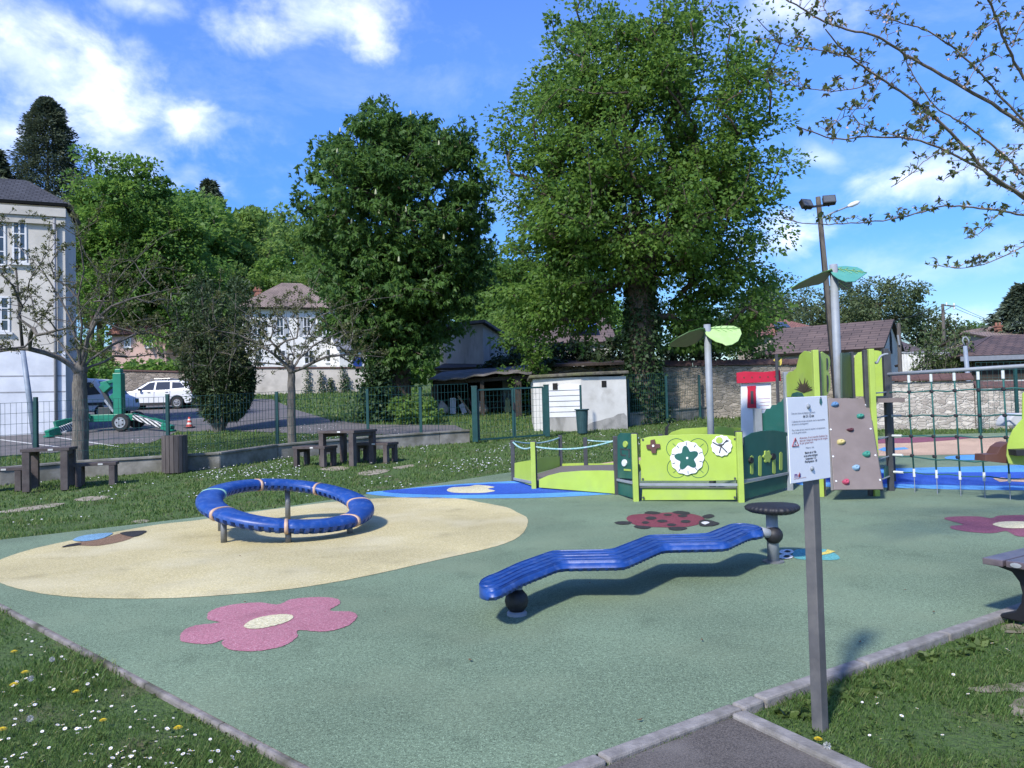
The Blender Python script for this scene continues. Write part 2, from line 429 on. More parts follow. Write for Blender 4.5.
vs = sc.view_settings; vs.view_transform = 'Standard'; vs.look = 'None'; vs.exposure = 1.30; vs.gamma = 1; vs.use_curve_mapping = False
sc.cycles.max_bounces = 6; sc.cycles.diffuse_bounces = 3; sc.cycles.transparent_max_bounces = 6; sc.cycles.use_denoising = True

# ------------------------------------------------------------------ ground, rubber floor, path, parking
def gridmesh(name, xs, ys, off, m):
    verts = [(x, y, T(x, y) + off) for y in ys for x in xs]; nx = len(xs)
    f = np.array([(j * nx + i, j * nx + i + 1, (j + 1) * nx + i + 1, (j + 1) * nx + i) for j in range(len(ys) - 1) for i in range(nx - 1)])
    o = raw_mesh(name, np.array(verts), f, m, smooth=True); o['kind'] = 'structure'; return o
soil_grass = mat('lawn', (.085, .145, .034), (.045, .080, .022), scale=34, rough=.95, bump=.9, bscale=40, c3=(.10, .095, .045), s3=2.3, lo3=.52, hi3=.72, detail=8, bdist=.03)
ys = [-60, -30, -10, 0, 6, 12] + [12.5 + .5 * i for i in range(116)] + [75, 82, 90, 100, 112, 125, 140, 160, 200, 300, 500, 900, 1800]
xs = [-1500, -700, -350, -200] + list(range(-150, 151, 10)) + [200, 350, 700, 1500]
gridmesh('ground', xs, ys, -.035, soil_grass)

green = rubber('green_rubber', (.150, .210, .133), fade=(.20, .25, .157))
sand = rubber('sand_rubber', (.50, .43, .22), dark=(.32, .26, .11), light=(.68, .63, .44), fade=(.58, .53, .36))
pinkr = rubber('pink_rubber', (.39, .16, .195), dark=(.24, .07, .10), light=(.54, .34, .37))
creamr = rubber('cream_rubber', (.62, .56, .34)); winer = rubber('wine_rubber', (.20, .07, .105))
bluer = rubber('blue_rubber', (.025, .085, .42), light=(.08, .18, .55)); skyr = rubber('sky_blue_rubber', (.09, .30, .66), light=(.2, .42, .7))
brownr = rubber('brown_rubber', (.20, .125, .075)); blackr = rubber('black_rubber', (.03, .03, .03), light=(.07, .07, .07)); redr = rubber('red_rubber', (.17, .04, .055))
peachr = rubber('peach_rubber', (.50, .34, .24)); tealr = rubber('teal_rubber', (.10, .33, .33)); whiter = rubber('white_rubber', (.7, .7, .68)); yellowr = rubber('yellow_rubber', (.62, .5, .12))

cA, cB, cC, cD = G(-98, 551), G(413, 822), G(752, 697), G(1004, 610)
dirE = (cD - cC).normalized(); cE = cD + dirE * 5
RUB = [cA, cB, cC, cD, cE, G(1240, 520), G(1300, 433), G(1024, 432), G(880, 436), G(512, 472)]
rub = drape(RUB, 0, 'rubber_floor', green)
def mark(name, m, pts, lvl=1, spline=0, world=False):
    q = pts if world else PX(pts)
    if spline:
        q = catmull([V((p[0], p[1], 0)) for p in q], spline * 3); q = [p + V((random.uniform(-1, 1), random.uniform(-1, 1), 0)) * .005 for p in q]
    return drape(q, .004 * lvl, name, m, rub, None, 0)
mark('sand_oval', sand, [(-12, 570), (0, 560), (50, 545), (150, 526), (200, 520), (285, 508), (370, 499), (450, 498), (500, 506), (518, 513), (528, 521), (512, 541), (430, 562), (320, 585), (215, 596), (125, 599), (50, 595), (0, 583)], 1, 5)
z1 = lambda l: [(180 + x / 3.84, 460 + y / 3.84) for x, y in l]
mark('flower_marking', pinkr, z1([(378, 556), (425, 537), (520, 528), (598, 533), (614, 552), (576, 579), (655, 584), (680, 602), (648, 636), (560, 660), (455, 656), (449, 682), (400, 714), (300, 735), (200, 731), (160, 707), (168, 692), (110, 708), (30, 703), (0, 690), (10, 660), (60, 637), (152, 625), (106, 612), (120, 580), (200, 557), (300, 549)]), 1, 4)
mark('flower_centre', creamr, z1([(247, 638), (290, 612), (370, 597), (425, 598), (432, 612), (390, 632), (310, 650), (260, 650)]), 2, 4)
z7 = lambda l: [(940 + x / 4.8, 480 + y / 4.8) for x, y in l]
mark('flower_marking', winer, z7([(22, 188), (60, 177), (180, 176), (246, 184), (290, 172), (420, 170), (500, 180), (480, 195), (600, 200), (640, 215), (610, 235), (500, 240), (520, 262), (460, 275), (370, 270), (318, 247), (250, 256), (150, 251), (60, 236), (55, 222), (108, 214)]), 1, 4)
mark('flower_centre', creamr, z7([(253, 214), (300, 203), (400, 202), (450, 215), (430, 232), (330, 234), (280, 226)]), 2, 4)
# blue ponds and river
mark('pond_edge', skyr, [(366, 493.5), (395, 490), (430, 486.5), (480, 483), (540, 480.5), (600, 482), (634, 492), (600, 495), (540, 497.8), (470, 498.5), (410, 498)], 1, 4)
mark('pond', bluer, [(383, 491.5), (440, 487), (500, 483.8), (560, 484), (600, 487), (590, 491), (540, 493.5), (470, 495), (420, 494.5)], 2, 4)
mark('lily_marking', creamr, [(447, 490.5), (452, 488), (468, 487), (478, 485.5), (494, 487.5), (488, 489.5), (495, 491.5), (482, 493.5), (460, 493.5), (450, 492.5)], 3, 4)
mark('river_edge', skyr, [(800, 470), (870, 469), (960, 467), (1100, 465), (1200, 484), (1100, 491), (1024, 490.5), (900, 488), (800, 485)], 1, 3)
mark('river', bluer, [(800, 475), (900, 473.5), (1000, 472.5), (1150, 473), (1150, 484), (1024, 486), (900, 484.5), (800, 481)], 2, 3)
mark('fish_marking', peachr, [(993, 479), (1001, 478), (1010, 479.3), (1040, 478.3), (1060, 481), (1040, 483.5), (1008, 481.8), (1000, 482.6)], 3, 0)
mark('peach_area', peachr, [(575, 467.5), (640, 457.5), (700, 451.5), (872, 439.5), (1024, 435.5), (1290, 436), (1290, 452), (1024, 453.5), (880, 456), (820, 462), (700, 466)], 1)
mark('wine_patch', winer, [(868, 440.3), (905, 437.6), (960, 437), (972, 438.3), (950, 440.5), (915, 443), (868, 444)], 2)
mark('blue_patch', skyr, [(945, 457.5), (965, 455.3), (990, 455.5), (1010, 457), (990, 460), (955, 460.3)], 2, 3)
mark('blue_patch', skyr, [(878, 450), (884, 447.5), (890, 448.5), (905, 447.6), (909, 449.3), (895, 450.3), (888, 452.3)], 2, 0)
# ladybird
mark('ladybird_marking', redr, [(460 + x / 2.695, 480 + y / 2.695) for x, y in [(449, 107), (462, 95), (510, 91), (575, 88), (630, 93), (658, 104), (650, 117), (610, 127), (540, 128), (480, 124)]], 1, 4)
zb = lambda l: [(460 + x / 2.695, 480 + y / 2.695) for x, y in l]
mark('ladybird_head', blackr, zb([(645, 112), (662, 108), (690, 114), (699, 119), (680, 125), (648, 125)]), 2, 3)
mark('ladybird_eye', whiter, zb([(650, 117), (662, 114), (672, 117), (660, 122)]), 3, 3)
for (x, y, a, b) in [(515, 104, 15, 4.5), (560, 95, 11, 3), (545, 112, 14, 4), (600, 98, 13, 3.5), (608, 113, 14, 4), (570, 122, 13, 3.5), (500, 116, 10, 3.5)]:
    mark('ladybird_spot', blackr, zb([(x + a * math.cos(t), y + b * math.sin(t)) for t in [i * math.pi / 4 for i in range(8)]]), 2, 2)
for p in ([(497, 90), (510, 85), (538, 88), (535, 93), (510, 93)], [(572, 88), (590, 84), (618, 88), (615, 94), (590, 93)], [(416, 116), (432, 112), (462, 114), (455, 120), (430, 121)],
          [(470, 124), (500, 125), (515, 128), (500, 133), (475, 130)], [(562, 129), (590, 127), (612, 130), (600, 136), (570, 136)], [(655, 97), (675, 93), (686, 98), (672, 104), (656, 103)]):
    mark('ladybird_leg', blackr, zb(p), 1.5, 3)
# bee on the sand, frog by the post
z2 = lambda l: [(x / 2, 470 + y / 2) for x, y in l]
mark('bee_body', brownr, z2([(140, 151), (160, 145), (205, 138), (240, 128), (270, 131), (250, 142), (200, 152), (160, 152)]), 2, 3)
mark('bee_wing', rubber('pale_blue_rubber', (.16, .30, .42)), z2([(145, 142), (165, 133), (205, 128), (225, 128), (205, 138), (170, 144)]), 3, 3)
mark('bee_head', blackr, z2([(240, 128), (262, 124), (292, 123), (282, 131), (262, 135)]), 3, 3)
mark('bee_sting', blackr, z2([(123, 156), (140, 150), (160, 148), (160, 151), (140, 154)]), 3, 3)
mark('frog_marking', tealr, zb([(900, 192), (930, 186), (985, 188), (1020, 205), (1015, 216), (960, 216), (905, 212)]), 1, 4)
for cx, cy in ((880, 195), (878, 208)):
    mark('frog_eye', whiter, zb([(cx + 20 * math.cos(t), cy + 6.5 * math.sin(t)) for t in [i * math.pi / 4 for i in range(8)]]), 2, 2)
    mark('frog_pupil', blackr, zb([(cx + 3 + 8 * math.cos(t), cy + 3 * math.sin(t)) for t in [i * math.pi / 4 for i in range(8)]]), 3, 2)
mark('frog_stripe', yellowr, zb([(962, 200), (985, 195), (990, 189), (1012, 194), (996, 200), (970, 205)]), 2, 0)

# kerb around the rubber
conc = mat('kerb_concrete', (.27, .255, .24), (.17, .16, .15), scale=14, rough=.9, bump=.5, bscale=60, c3=(.10, .095, .075), s3=2.2, lo3=.5, hi3=.7)
def strip(name, a, b, w, h, m, seg=.9, z0=-.2, jitter=.006, gap=.008, under=0):
    a = V((a.x, a.y, 0)); b = V((b.x, b.y, 0)); d = b - a; Ln = d.length; d.normalize(); nrm = V((d.y, -d.x, 0))
    mb = MB(); s = 0
    while s < Ln:
        e = min(s + seg, Ln); j = random.uniform(-jitter, jitter)
        p0, p1 = a + d * (s + gap), a + d * (e - gap); rz = math.atan2(d.y, d.x) + j * .6
        mid = (p0 + p1) / 2 + nrm * (w / 2 - under)
        mb.box((mid.x, mid.y, (h + z0) / 2 + j * .4), ((p1 - p0).length, w, h - z0), Matrix.Rotation(rz, 3, 'Z'))
        s = e
    return tag(mb.build(name, m, bevel=.012), kind='structure')
strip('kerb', cA, cB, .05, -.003, mat('dark_kerb', (.24, .22, .21), (.13, .12, .11), scale=9, rough=.95, bump=.7, bscale=40, c3=(.06, .06, .04), s3=2.5, lo3=.48, hi3=.65), jitter=.004, gap=.003, under=.02)
strip('kerb', cB, cC, .085, .012, conc)
strip('kerb', cC, cE, .085, .018, conc)
# asphalt path the photo is taken from
asph = mat('asphalt', (.15, .132, .115), (.05, .045, .041), scale=120, rough=.9, bump=.9, bscale=170, c3=(.17, .155, .14), s3=1.6, lo3=.5, hi3=.75, lo=.35, hi=.66, bdist=.006)
pC = G(744, 712); pR = G(866, 768); pd = (pR - pC).normalized(); pn = (cB - cC).normalized()
base = [pC, pC + pd * 5, pC + pd * 5 + pn * 3.2, pC + pn * 3.2]
drape(base, -.006, 'path', asph)
strip('path_kerb', pC + pd * 5, pC, -.09, .016, conc, seg=1.0)

# parking lot and drive beyond the fence
tarmac = mat('old_tarmac', (.135, .125, .125), (.095, .09, .092), scale=1.2, rough=.9, bump=.3, bscale=60, detail=8)
park = drape(PX([(-260, 470), (-60, 459), (55, 452), (95, 444), (150, 442.5), (178, 431), (237, 430.5), (315, 433.5), (440, 434.5), (470, 432), (455, 424.5), (370, 424), (329, 419), (295, 409), (272, 399), (236, 398), (190, 401), (110, 401), (60, 425), (0, 431), (-200, 436)]), -.02, 'parking_lot', tarmac)
paint = mat('road_paint', (.62, .62, .60), (.35, .35, .34), scale=20, rough=.8)
for a, b in (((-10, 438), (75, 448.5)), ((48, 435.5), (118, 446)), ((160, 420), (205, 418)), ((-120, 440), (-30, 452))):
    A, B = G(*a), G(*b); d = (B - A); nr = V((-d.y, d.x, 0)).normalized() * .06
    drape([A - nr, B - nr, B + nr, A + nr], -.014, 'parking_line', paint, park, None)
# bare trodden soil on the lawn
dirt = mat('bare_soil', (.34, .30, .235), (.20, .17, .12), scale=7, rough=.95, bump=.6, bscale=50, c3=(.085, .11, .035), s3=9, lo3=.54, hi3=.64, detail=8)
def jag(p, k=5, a=.10):
    q = catmull(PX(p), k); n = len(q); c = sum(q, V()) / n
    return [v + (v - c) * (a * 2.2 * mnoise.noise((v.x * 3.1, v.y * 3.1, .5)) + a * random.uniform(-1, 1)) for v in q]
DIRT = [jag(p) for p in ([(-6, 510.5), (20, 506.5), (46, 503), (62, 502), (58, 504.5), (30, 508.5), (8, 511)], [(74, 498.5), (84, 495.5), (100, 494.2), (112, 495), (103, 497.5), (86, 499.5)],
    [(322, 467.5), (336, 465), (350, 466.5), (344, 469), (330, 469.5)], [(358, 471.5), (372, 469), (386, 468), (388, 470), (374, 473), (362, 473.5)], [(394, 466.2), (404, 464), (413, 463.3), (412, 465.3), (401, 467.5)],
    [(960, 683), (985, 680), (1010, 677.5), (1060, 676), (1050, 690), (1010, 686), (985, 688)], [(1008, 700), (1030, 688), (1080, 690), (1080, 720), (1024, 716)],
    [(1000, 624), (1015, 619), (1050, 616), (1050, 626), (1015, 629)], [(130, 520), (142, 517.5), (150, 519), (140, 521.5)])]
dirt2 = mat('dry_soil', (.26, .225, .165), (.12, .115, .065), scale=9, rough=.95, bump=.8, bscale=60, c3=(.075, .095, .03), s3=14, lo3=.52, hi3=.6, detail=8)
for i, p in enumerate(DIRT): drape(p, -.028, 'bare_soil', dirt2 if i in (5, 6, 7) else dirt, None, 'structure', 0)

# ------------------------------------------------------------------ foliage machinery
def rdirs(n):
    v = RNG.normal(size=(n, 3)); return v / np.linalg.norm(v, axis=1, keepdims=True)
def norm(v): return v / np.maximum(np.linalg.norm(v, axis=-1, keepdims=True), 1e-9)
def leaf_quads(P, Dr, size, wid=.55, fold=.18, curl=.25):
    """one folded, curled quad per leaf: base, side, tip, side"""
    n = len(P); Dr = norm(Dr); size = np.broadcast_to(size, (n,))[:, None]
    up = norm(RNG.normal(size=(n, 3)) * .8 + np.array([0, 0, 1.0])); S = norm(np.cross(Dr, up)); N = np.cross(S, Dr)
    tip = P + Dr * size - N * size * curl; mid = P + Dr * size * .45
    l = mid + S * size * wid * .5 + N * size * fold * .5; r = mid - S * size * wid * .5 + N * size * fold * .5
    verts = np.stack([P, l, tip, r], 1).reshape(-1, 3); return verts, np.arange(4 * n).reshape(n, 4)
def sphere_in(n, shell=.5):
    r = RNG.random(n) ** (1 / 3); r = shell + (1 - shell) * r if shell > 0 else r
    return rdirs(n) * r[:, None]
def skeleton(trunk, targets, step=.35, wander=.12, lift=.25, seed=0, updown=1.2, limbs=()):
    """branches grown from a trunk polyline to every target"""
    rg = np.random.default_rng(seed); nodes = [np.array(p, float) for p in trunk]; par = [-1] + list(range(len(trunk) - 1))
    t0 = nodes[-1]; order = np.argsort(np.linalg.norm(targets - t0, axis=1)); tips = []
    first = max(0, int(len(trunk) * .45))
    for li, lp in limbs:
        prev = li
        for p in lp: nodes.append(np.array(p, float)); par.append(prev); prev = len(nodes) - 1
    for k in order:
        t = targets[k]; A = np.array(nodes); d = np.linalg.norm(A - t, axis=1)
        pen = d * (1 + updown * np.clip((A[:, 2] - t[2]) / np.maximum(d, .05), 0, 1)); pen[:first] = 1e9
        i = int(np.argmin(pen)); a = nodes[i]; L_ = np.linalg.norm(t - a); ns = max(1, int(L_ / step)); prev = i
        off = rg.normal(size=3) * wander * L_
        for s in range(1, ns + 1):
            u = s / ns; p = a + (t - a) * u + off * math.sin(math.pi * u) * .6 + np.array([0, 0, lift * L_ * math.sin(math.pi * u) * .35]) + (rg.normal(size=3) * wander * step * .5 if s < ns else 0)
            nodes.append(p); par.append(prev); prev = len(nodes) - 1
        tips.append(prev)
    return np.array(nodes), np.array(par), tips
def branch_mesh(mb, nodes, par, tips, rtip, rbase, pw=.45, ntr=1, nmax=9, cap=0, ntrunk=1):
    n = len(nodes); cnt = np.zeros(n); cnt[tips] = 1
    ch = [[] for _ in range(n)]
    for i in range(n - 1, 0, -1):
        cnt[par[i]] += cnt[i]; ch[par[i]].append(i)
    cnt = np.maximum(cnt, 1); rad = rtip * cnt ** pw; k = rbase / max(rad[0], 1e-6)
    if cap: rad = np.minimum(rad, cap); nt = ntrunk; rad[:nt] = np.maximum(rad[:nt], np.linspace(rbase, max(cap, rbase * .75), nt))
    elif k < 1: rad = np.minimum(rad, rbase * (.35 + .65 * (cnt / cnt[0]) ** .35))
    else: rad = rtip + (rad - rtip) * (rbase - rtip) / max(rad[0] - rtip, 1e-6)
    st = [(0, None)]
    while st:
        i, p0 = st.pop(); pts, rr = [], []
        if p0 is not None: pts.append(nodes[p0]); rr.append(min(rad[p0], rad[i] * 1.25))
        j = i
        while True:
            pts.append(nodes[j]); rr.append(rad[j])
            if not ch[j]: break
            c = sorted(ch[j], key=lambda q: -cnt[q])
            for q in c[1:]: st.append((q, j))
            j = c[0]
        if len(pts) >= 2:
            mb.tube(pts, rr, 4 if max(rr) < .025 else 6 if max(rr) < .08 else nmax, cap=False)
    return rad
def ellip(n, c, r, bottom=-1, shell=.55, rg=None, pw=2.2, bump=.18):
    """points in a lumpy ellipsoid"""
    out = []; 
    while len(out) < n:
        d = rdirs(1)[0]
        if d[2] < bottom: continue
        q = 1 + bump * mnoise.noise(V(d) * pw + V(c) * .37) * 2
        u = (shell + (1 - shell) * RNG.random() ** .7) * q
        out.append(np.array(c) + d * np.array(r) * u)
    return np.array(out)
def clump_leaves(C, rc, per, size, droop=.15, out=None, flat=.75, jitter=.35):
    """leaves packed into clumps around centres C"""
    n = len(C); idx = np.repeat(np.arange(n), per); rcs = rc * (1 + .35 * RNG.normal(size=n)).clip(.4, 1.7)
    o = sphere_in(len(idx), .25); o[:, 2] *= flat; P = C[idx] + o * rcs[idx][:, None]
    Dr = o + rdirs(len(idx)) * .7
    if out is not None: Dr += norm(C[idx] - out) * .5
    Dr[:, 2] -= droop
    sz = size * (1 + jitter * RNG.normal(size=len(idx))).clip(.45, 1.8)
    ct = RNG.random(n)[idx] * .5 + RNG.random(len(idx)) * .5
    return P, Dr, sz, ct
bark = mat('bark', (.115, .092, .072), (.05, .04, .032), scale=6, rough=.95, bump=1, bscale=14, stretch=(3, 3, .6), bdist=.04)
bark_grey = mat('grey_bark', (.185, .17, .15), (.095, .085, .075), scale=8, rough=.95, bump=1, bscale=18, stretch=(3, 3, .5), bdist=.03)
def tree(name, base, label, trunk, targets, rb, rt, leaf, lm, bm_=None, group=None, cat='tree', step=.5, wander=.12, lift=.25, seed=1, crown='crown', extra=None):
    """leaf = dict(rc, per, size, wid, droop, flat); trunk relative polyline"""
    root = thing(name, base, label, cat, group)
    b = V(base); tr = [np.array(b + V(p)) for p in trunk]; tg = targets + np.array(b)
    nodes, par, tips = skeleton(tr, tg, step, wander, lift, seed)
    mb = MB(); branch_mesh(mb, nodes, par, tips, rt, rb); mb.build('trunk', bm_ or bark, root, smooth=True, fix=False)
    if leaf:
        Cn = nodes[tips]
        if leaf.get('along'):
            sel = RNG.choice(len(nodes), int(len(tips) * leaf['along'])); sel = sel[nodes[sel][:, 2] > leaf.get('zmin', -1e9)]; Cn = np.vstack([Cn, nodes[sel]])
        P, Dr, sz, ct = clump_leaves(Cn, leaf['rc'], leaf['per'], leaf['size'], leaf.get('droop', .15), np.array(tr[-1]), leaf.get('flat', .75))
        if leaf.get('palm'):
            k = leaf['palm']; n = len(P); a = norm(Dr); s = norm(np.cross(a, rdirs(n))); t = np.cross(a, s)
            ang = (np.arange(k) - (k - 1) / 2) * .62
            DD = np.concatenate([a * math.cos(q) + s * math.sin(q) - np.array([0, 0, .18]) for q in ang]); P = np.tile(P, (k, 1)); sz = np.tile(sz, k); ct = np.tile(ct, k); Dr = DD
        v, f = leaf_quads(P, Dr, sz, leaf.get('wid', .6), .2, leaf.get('curl', .25))
        raw_mesh(crown, v, f, lm, root, attr=ct)
    return root
# ================================================================== play equipment
blue_pl = mat('blue_moulded_plastic', (.012, .062, .27), (.009, .046, .21), scale=5, rough=.4, bump=.12, bscale=45, spec=.45, c3=(.07, .13, .34), s3=14, lo3=.5, hi3=.8)
band_m = mat('tan_band', (.52, .36, .26), (.40, .26, .18), scale=9, rough=.55); bandg = mat('pale_band', (.20, .40, .36), (.14, .30, .27), scale=9, rough=.55)
steel = mat('grey_coated_steel', (.20, .21, .22), (.15, .155, .16), scale=9, rough=.45, metal=.3)
galv = mat('galvanised_steel', (.27, .30, .335), (.22, .245, .275), scale=5, rough=.6, metal=.1)
blackrub = mat('black_moulded_rubber', (.022, .023, .028), (.015, .015, .018), scale=30, rough=.55, bump=.15, bscale=120)
lime = mat('lime_panel', (.36, .495, .085), (.32, .44, .07), scale=2.5, rough=.42, spec=.35, bump=.05, bscale=120, c3=(.30, .40, .11), s3=2.2, lo3=.5, hi3=.8)
limepost = mat('lime_paint', (.38, .50, .10), (.33, .44, .085), scale=3, rough=.4)
dkgreen = mat('dark_green_panel', (.018, .105, .085), (.012, .085, .068), scale=2.5, rough=.45, bump=.05, bscale=120, c3=(.04, .115, .095), s3=3, lo3=.5, hi3=.8)
postm = mat('dark_grey_post', (.075, .078, .085), (.055, .057, .062), scale=6, rough=.5, metal=.2)
whitep = mat('white_panel', (.74, .76, .80), (.66, .68, .72), scale=3, rough=.4)
redp = mat('red_panel', (.50, .022, .055), (.42, .016, .04), scale=3, rough=.4)
brownp = mat('brown_panel', (.115, .055, .045), (.09, .042, .035), scale=5, rough=.5)
yellp = mat('yellow_panel', (.62, .50, .10), (.55, .43, .08), scale=3, rough=.4)
climbm = mat('grey_brown_panel', (.20, .165, .155), (.165, .135, .125), scale=3, rough=.5, bump=.05, bscale=120)
ropeg = mat('green_rope', (.03, .13, .12), (.02, .085, .08), scale=120, rough=.8); ropew = mat('pale_sleeve', (.62, .66, .66), (.5, .54, .54), scale=40, rough=.6)
ropec = mat('turquoise_rope', (.12, .34, .34), (.42, .55, .56), scale=26, rough=.8)

# --- balance ring
def balance_ring():
    f, bk = G(286, 543.5), G(290, 520.5)
    c = (f + bk) / 2; r = .96; c.z = 0
    va = math.atan2(-c.y, -c.x); a0 = va - .02; tz = lambda A: .27 + .085 - .115 * math.cos(A - va - math.pi / 2) + .16 * math.sin(A - va - math.pi / 2)
    root = thing('balance_ring', (c.x, c.y, 0), 'blue ribbed balance ring on short grey legs standing on the sand coloured oval', 'balance ring')
    NA, NC = 420, 28; rows = []; rw, rh = .165, .085
    for i in range(NA):
        A = 2 * math.pi * i / NA; ph = (i % 7); row = []; zc = tz(A)
        notch = 1 if ph in (0, 1, 2) else 0
        seg = ((A - a0) / (2 * math.pi / 7)) % 1; nb = min(seg, 1 - seg) * (2 * math.pi / 7) * r
        pin = .94 if nb < .05 else 1.0
        for j in range(NC):
            q = 2 * math.pi * j / NC; cx, cz = math.cos(q), math.sin(q)
            s = 1.0
            if notch and -.98 < cz < -.05: s = .76
            rr = r + rw * s * pin * math.copysign(abs(cx) ** .8, cx); zz = zc + rh * s * pin * math.copysign(abs(cz) ** .8, cz)
            row.append((c.x + rr * math.cos(A), c.y + rr * math.sin(A), zz))
        rows.append(row)
    mb = MB(); mb.grid(rows, True, True); sharp(mb.build('ring', blue_pl, root, smooth=True), 32)
    for k in range(7):
        A = a0 + k * 2 * math.pi / 7; rows = []; zc = tz(A)
        for e in (-.021, -.019, .019, .021):
            row = []
            for j in range(NC):
                q = 2 * math.pi * j / NC; cx, cz = math.cos(q), math.sin(q); g = 1.03 if abs(e) < .02 else .9
                rr = r + rw * g * math.copysign(abs(cx) ** .8, cx); row.append((c.x + rr * math.cos(A + e), c.y + rr * math.sin(A + e), zc + rh * g * math.copysign(abs(cz) ** .8, cz)))
            rows.append(row)
        mb = MB(); mb.grid(rows, False, True); mb.build('band', bandg if k == 5 else band_m, root, smooth=True)
    for k in (0, 51.4, -51.4, 180, 116, -116):
        A = va + R_(k); zc = tz(A); mb = MB(); p = V((c.x + r * math.cos(A), c.y + r * math.sin(A), 0)); mb.tube([p, p + V((0, 0, zc - .06))], .038, 12); mb.build('leg', steel, root, smooth=True, bevel=0)
balance_ring()

# --- zigzag beam with stepping pod
def wave_beam():
    zx = lambda x, y: (460 + x / 2.695, 480 + y / 2.695)
    U = [(30, 264), (66, 256), (130, 225), (235, 190), (400, 187), (500, 147), (660, 143), (735, 112), (795, 112)]
    Lw = [(76, 314), (124, 306), (200, 268), (285, 232), (450, 229), (555, 185), (720, 181), (775, 158), (818, 148)]
    zz = lambda i: .27 + .075 * i / 8
    Up = [ZP(*zx(*u), zz(i)) for i, u in enumerate(U)]; Lp = [ZP(*zx(*l), zz(i)) for i, l in enumerate(Lw)]
    tv = sum(((a - b) for a, b in zip(Up, Lp)), V()) / 9; tv.z = 0; hw = tv.length / 2; tn = tv.normalized()
    Cn = [(a + b) / 2 for a, b in zip(Up, Lp)]
    # ends run out along the axis
    ax = (Cn[-1] - Cn[0]).normalized()
    base = G(517, 617)
    root = thing('wave_beam', (base.x, base.y, 0), 'long blue zigzag balance beam with ribbed top on a black ball foot', 'balance beam')
    # resample with slightly rounded corners
    pts = []
    for i, p in enumerate(Cn):
        if 0 < i < 8:
            a = p + (Cn[i - 1] - p).normalized() * .06; b = p + (Cn[i + 1] - p).normalized() * .06
            pts += [a, (a + p * 2 + b) / 4, b]
        else: pts.append(p)
    dense = []
    for a, b in zip(pts, pts[1:]):
        n = max(1, int((b - a).length / .014)); dense += [a + (b - a) * (k / n) for k in range(n)]
    dense.append(pts[-1])
    sl = [0]
    for a, b in zip(dense, dense[1:]): sl.append(sl[-1] + (b - a).length)
    tot = sl[-1]; hw = min(hw, .29); re = hw * .55
    NT = 97; rows = []
    for p, s in zip(dense, sl):
        e = min(s, tot - s); k = max(0, 1 - (1 - min(1, e / re)) ** 2.6) ** .5; k = max(k, .12)
        row = []
        for j in range(NT):
            t = -1 + 2 * j / (NT - 1)
            z = .017 * (1 - 2.6 * max(0, 1 - abs(((t * 2.6 + .5) % 1) - .5) / .15)) * (1 if abs(t) < .86 else .3)
            z += -.032 * max(0, (abs(t) - .86) / .14) ** 2
            row.append(p + tn * (t * hw * k) + V((0, 0, z)))
        for j in range(NT):
            t = 1 - 2 * j / (NT - 1); rib = .006 * (1 if int(s / .035) % 2 else -1) if abs(t) > .9 else 0
            row.append(p + tn * (t * (hw * .97) * k) + V((0, 0, -.040 - .032 * (1 - abs(t) ** 6) - rib)))
        rows.append(row)
    mb = MB(); mb.grid(rows, False, True)
    mb.bm.verts.ensure_lookup_table()
    for r in (0, len(rows) - 1):
        n = 2 * NT; f = [mb.bm.verts[r * n + j] for j in range(n)]
        mb.bm.faces.new(f)
    sharp(mb.build('plank', blue_pl, root, smooth=True), 38)
    b = D(516.5, 603.5, base.y + .05); b = V((base.x - .0, base.y + .06, .105))
    mb = MB(); mb.lathe([(.001, -.09), (.05, -.077), (.08, -.04), (.09, 0), (.08, .04), (.05, .077), (.001, .09)], b, 24); mb.build('ball_foot', blackrub, root, smooth=True)
    mb = MB(); mb.lathe([(.075, -.0), (.075, .02), (.06, .03)], (b.x, b.y, 0), 20); mb.tube([b + V((0, 0, .04)), b + V((.02, .05, .17))], .04, 12); mb.build('base_plate', galv, root, smooth=False)
    # post with pod
    pb = G(773.5, 562); pod_root = thing('stepping_pod', (pb.x, pb.y, 0), 'round black ribbed stepping pod on a grey post right of the blue beam', 'stepping pod')
    mb = MB(); mb.tube([pb, pb + V((0, 0, .47))], .055, 18); mb.build('post', galv, pod_root, smooth=True)
    mb = MB(); mb.lathe([(.10, 0), (.10, .012), (.07, .016)], pb, 20); mb.build('base_plate', steel, pod_root)
    z0 = HZ(pb, 515.5) + .035
    fn = lambda a: 1 + .07 * math.cos(3 * (a - .5)) + .022 * math.cos(28 * a)
    zt = z0 + .085
    mb = MB(); mb.lathe([(.05, z0 - .02), (.20, z0 - .005), (.245, z0 + .02), (.25, z0 + .045), (.225, z0 + .066), (.15, z0 + .075), (.05, zt - .008)], (pb.x + .02, pb.y, 0), 168, fn=fn); mb.build('pod', blackrub, pod_root, smooth=True)
    hb = V((pb.x - .0, pb.y - .03, HZ(pb, 534.5))); tip = dense[-1] + V((0, 0, -.03))
    mb = MB(); mb.lathe([(.001, -.085), (.05, -.07), (.08, -.035), (.088, 0), (.08, .035), (.05, .07), (.001, .085)], hb, 24); mb.build('ball_joint', blackrub, root, smooth=True)
    mb = MB(); mb.tube([tip, hb], .045, 14); mb.build('connector', galv, root, smooth=True)
wave_beam()

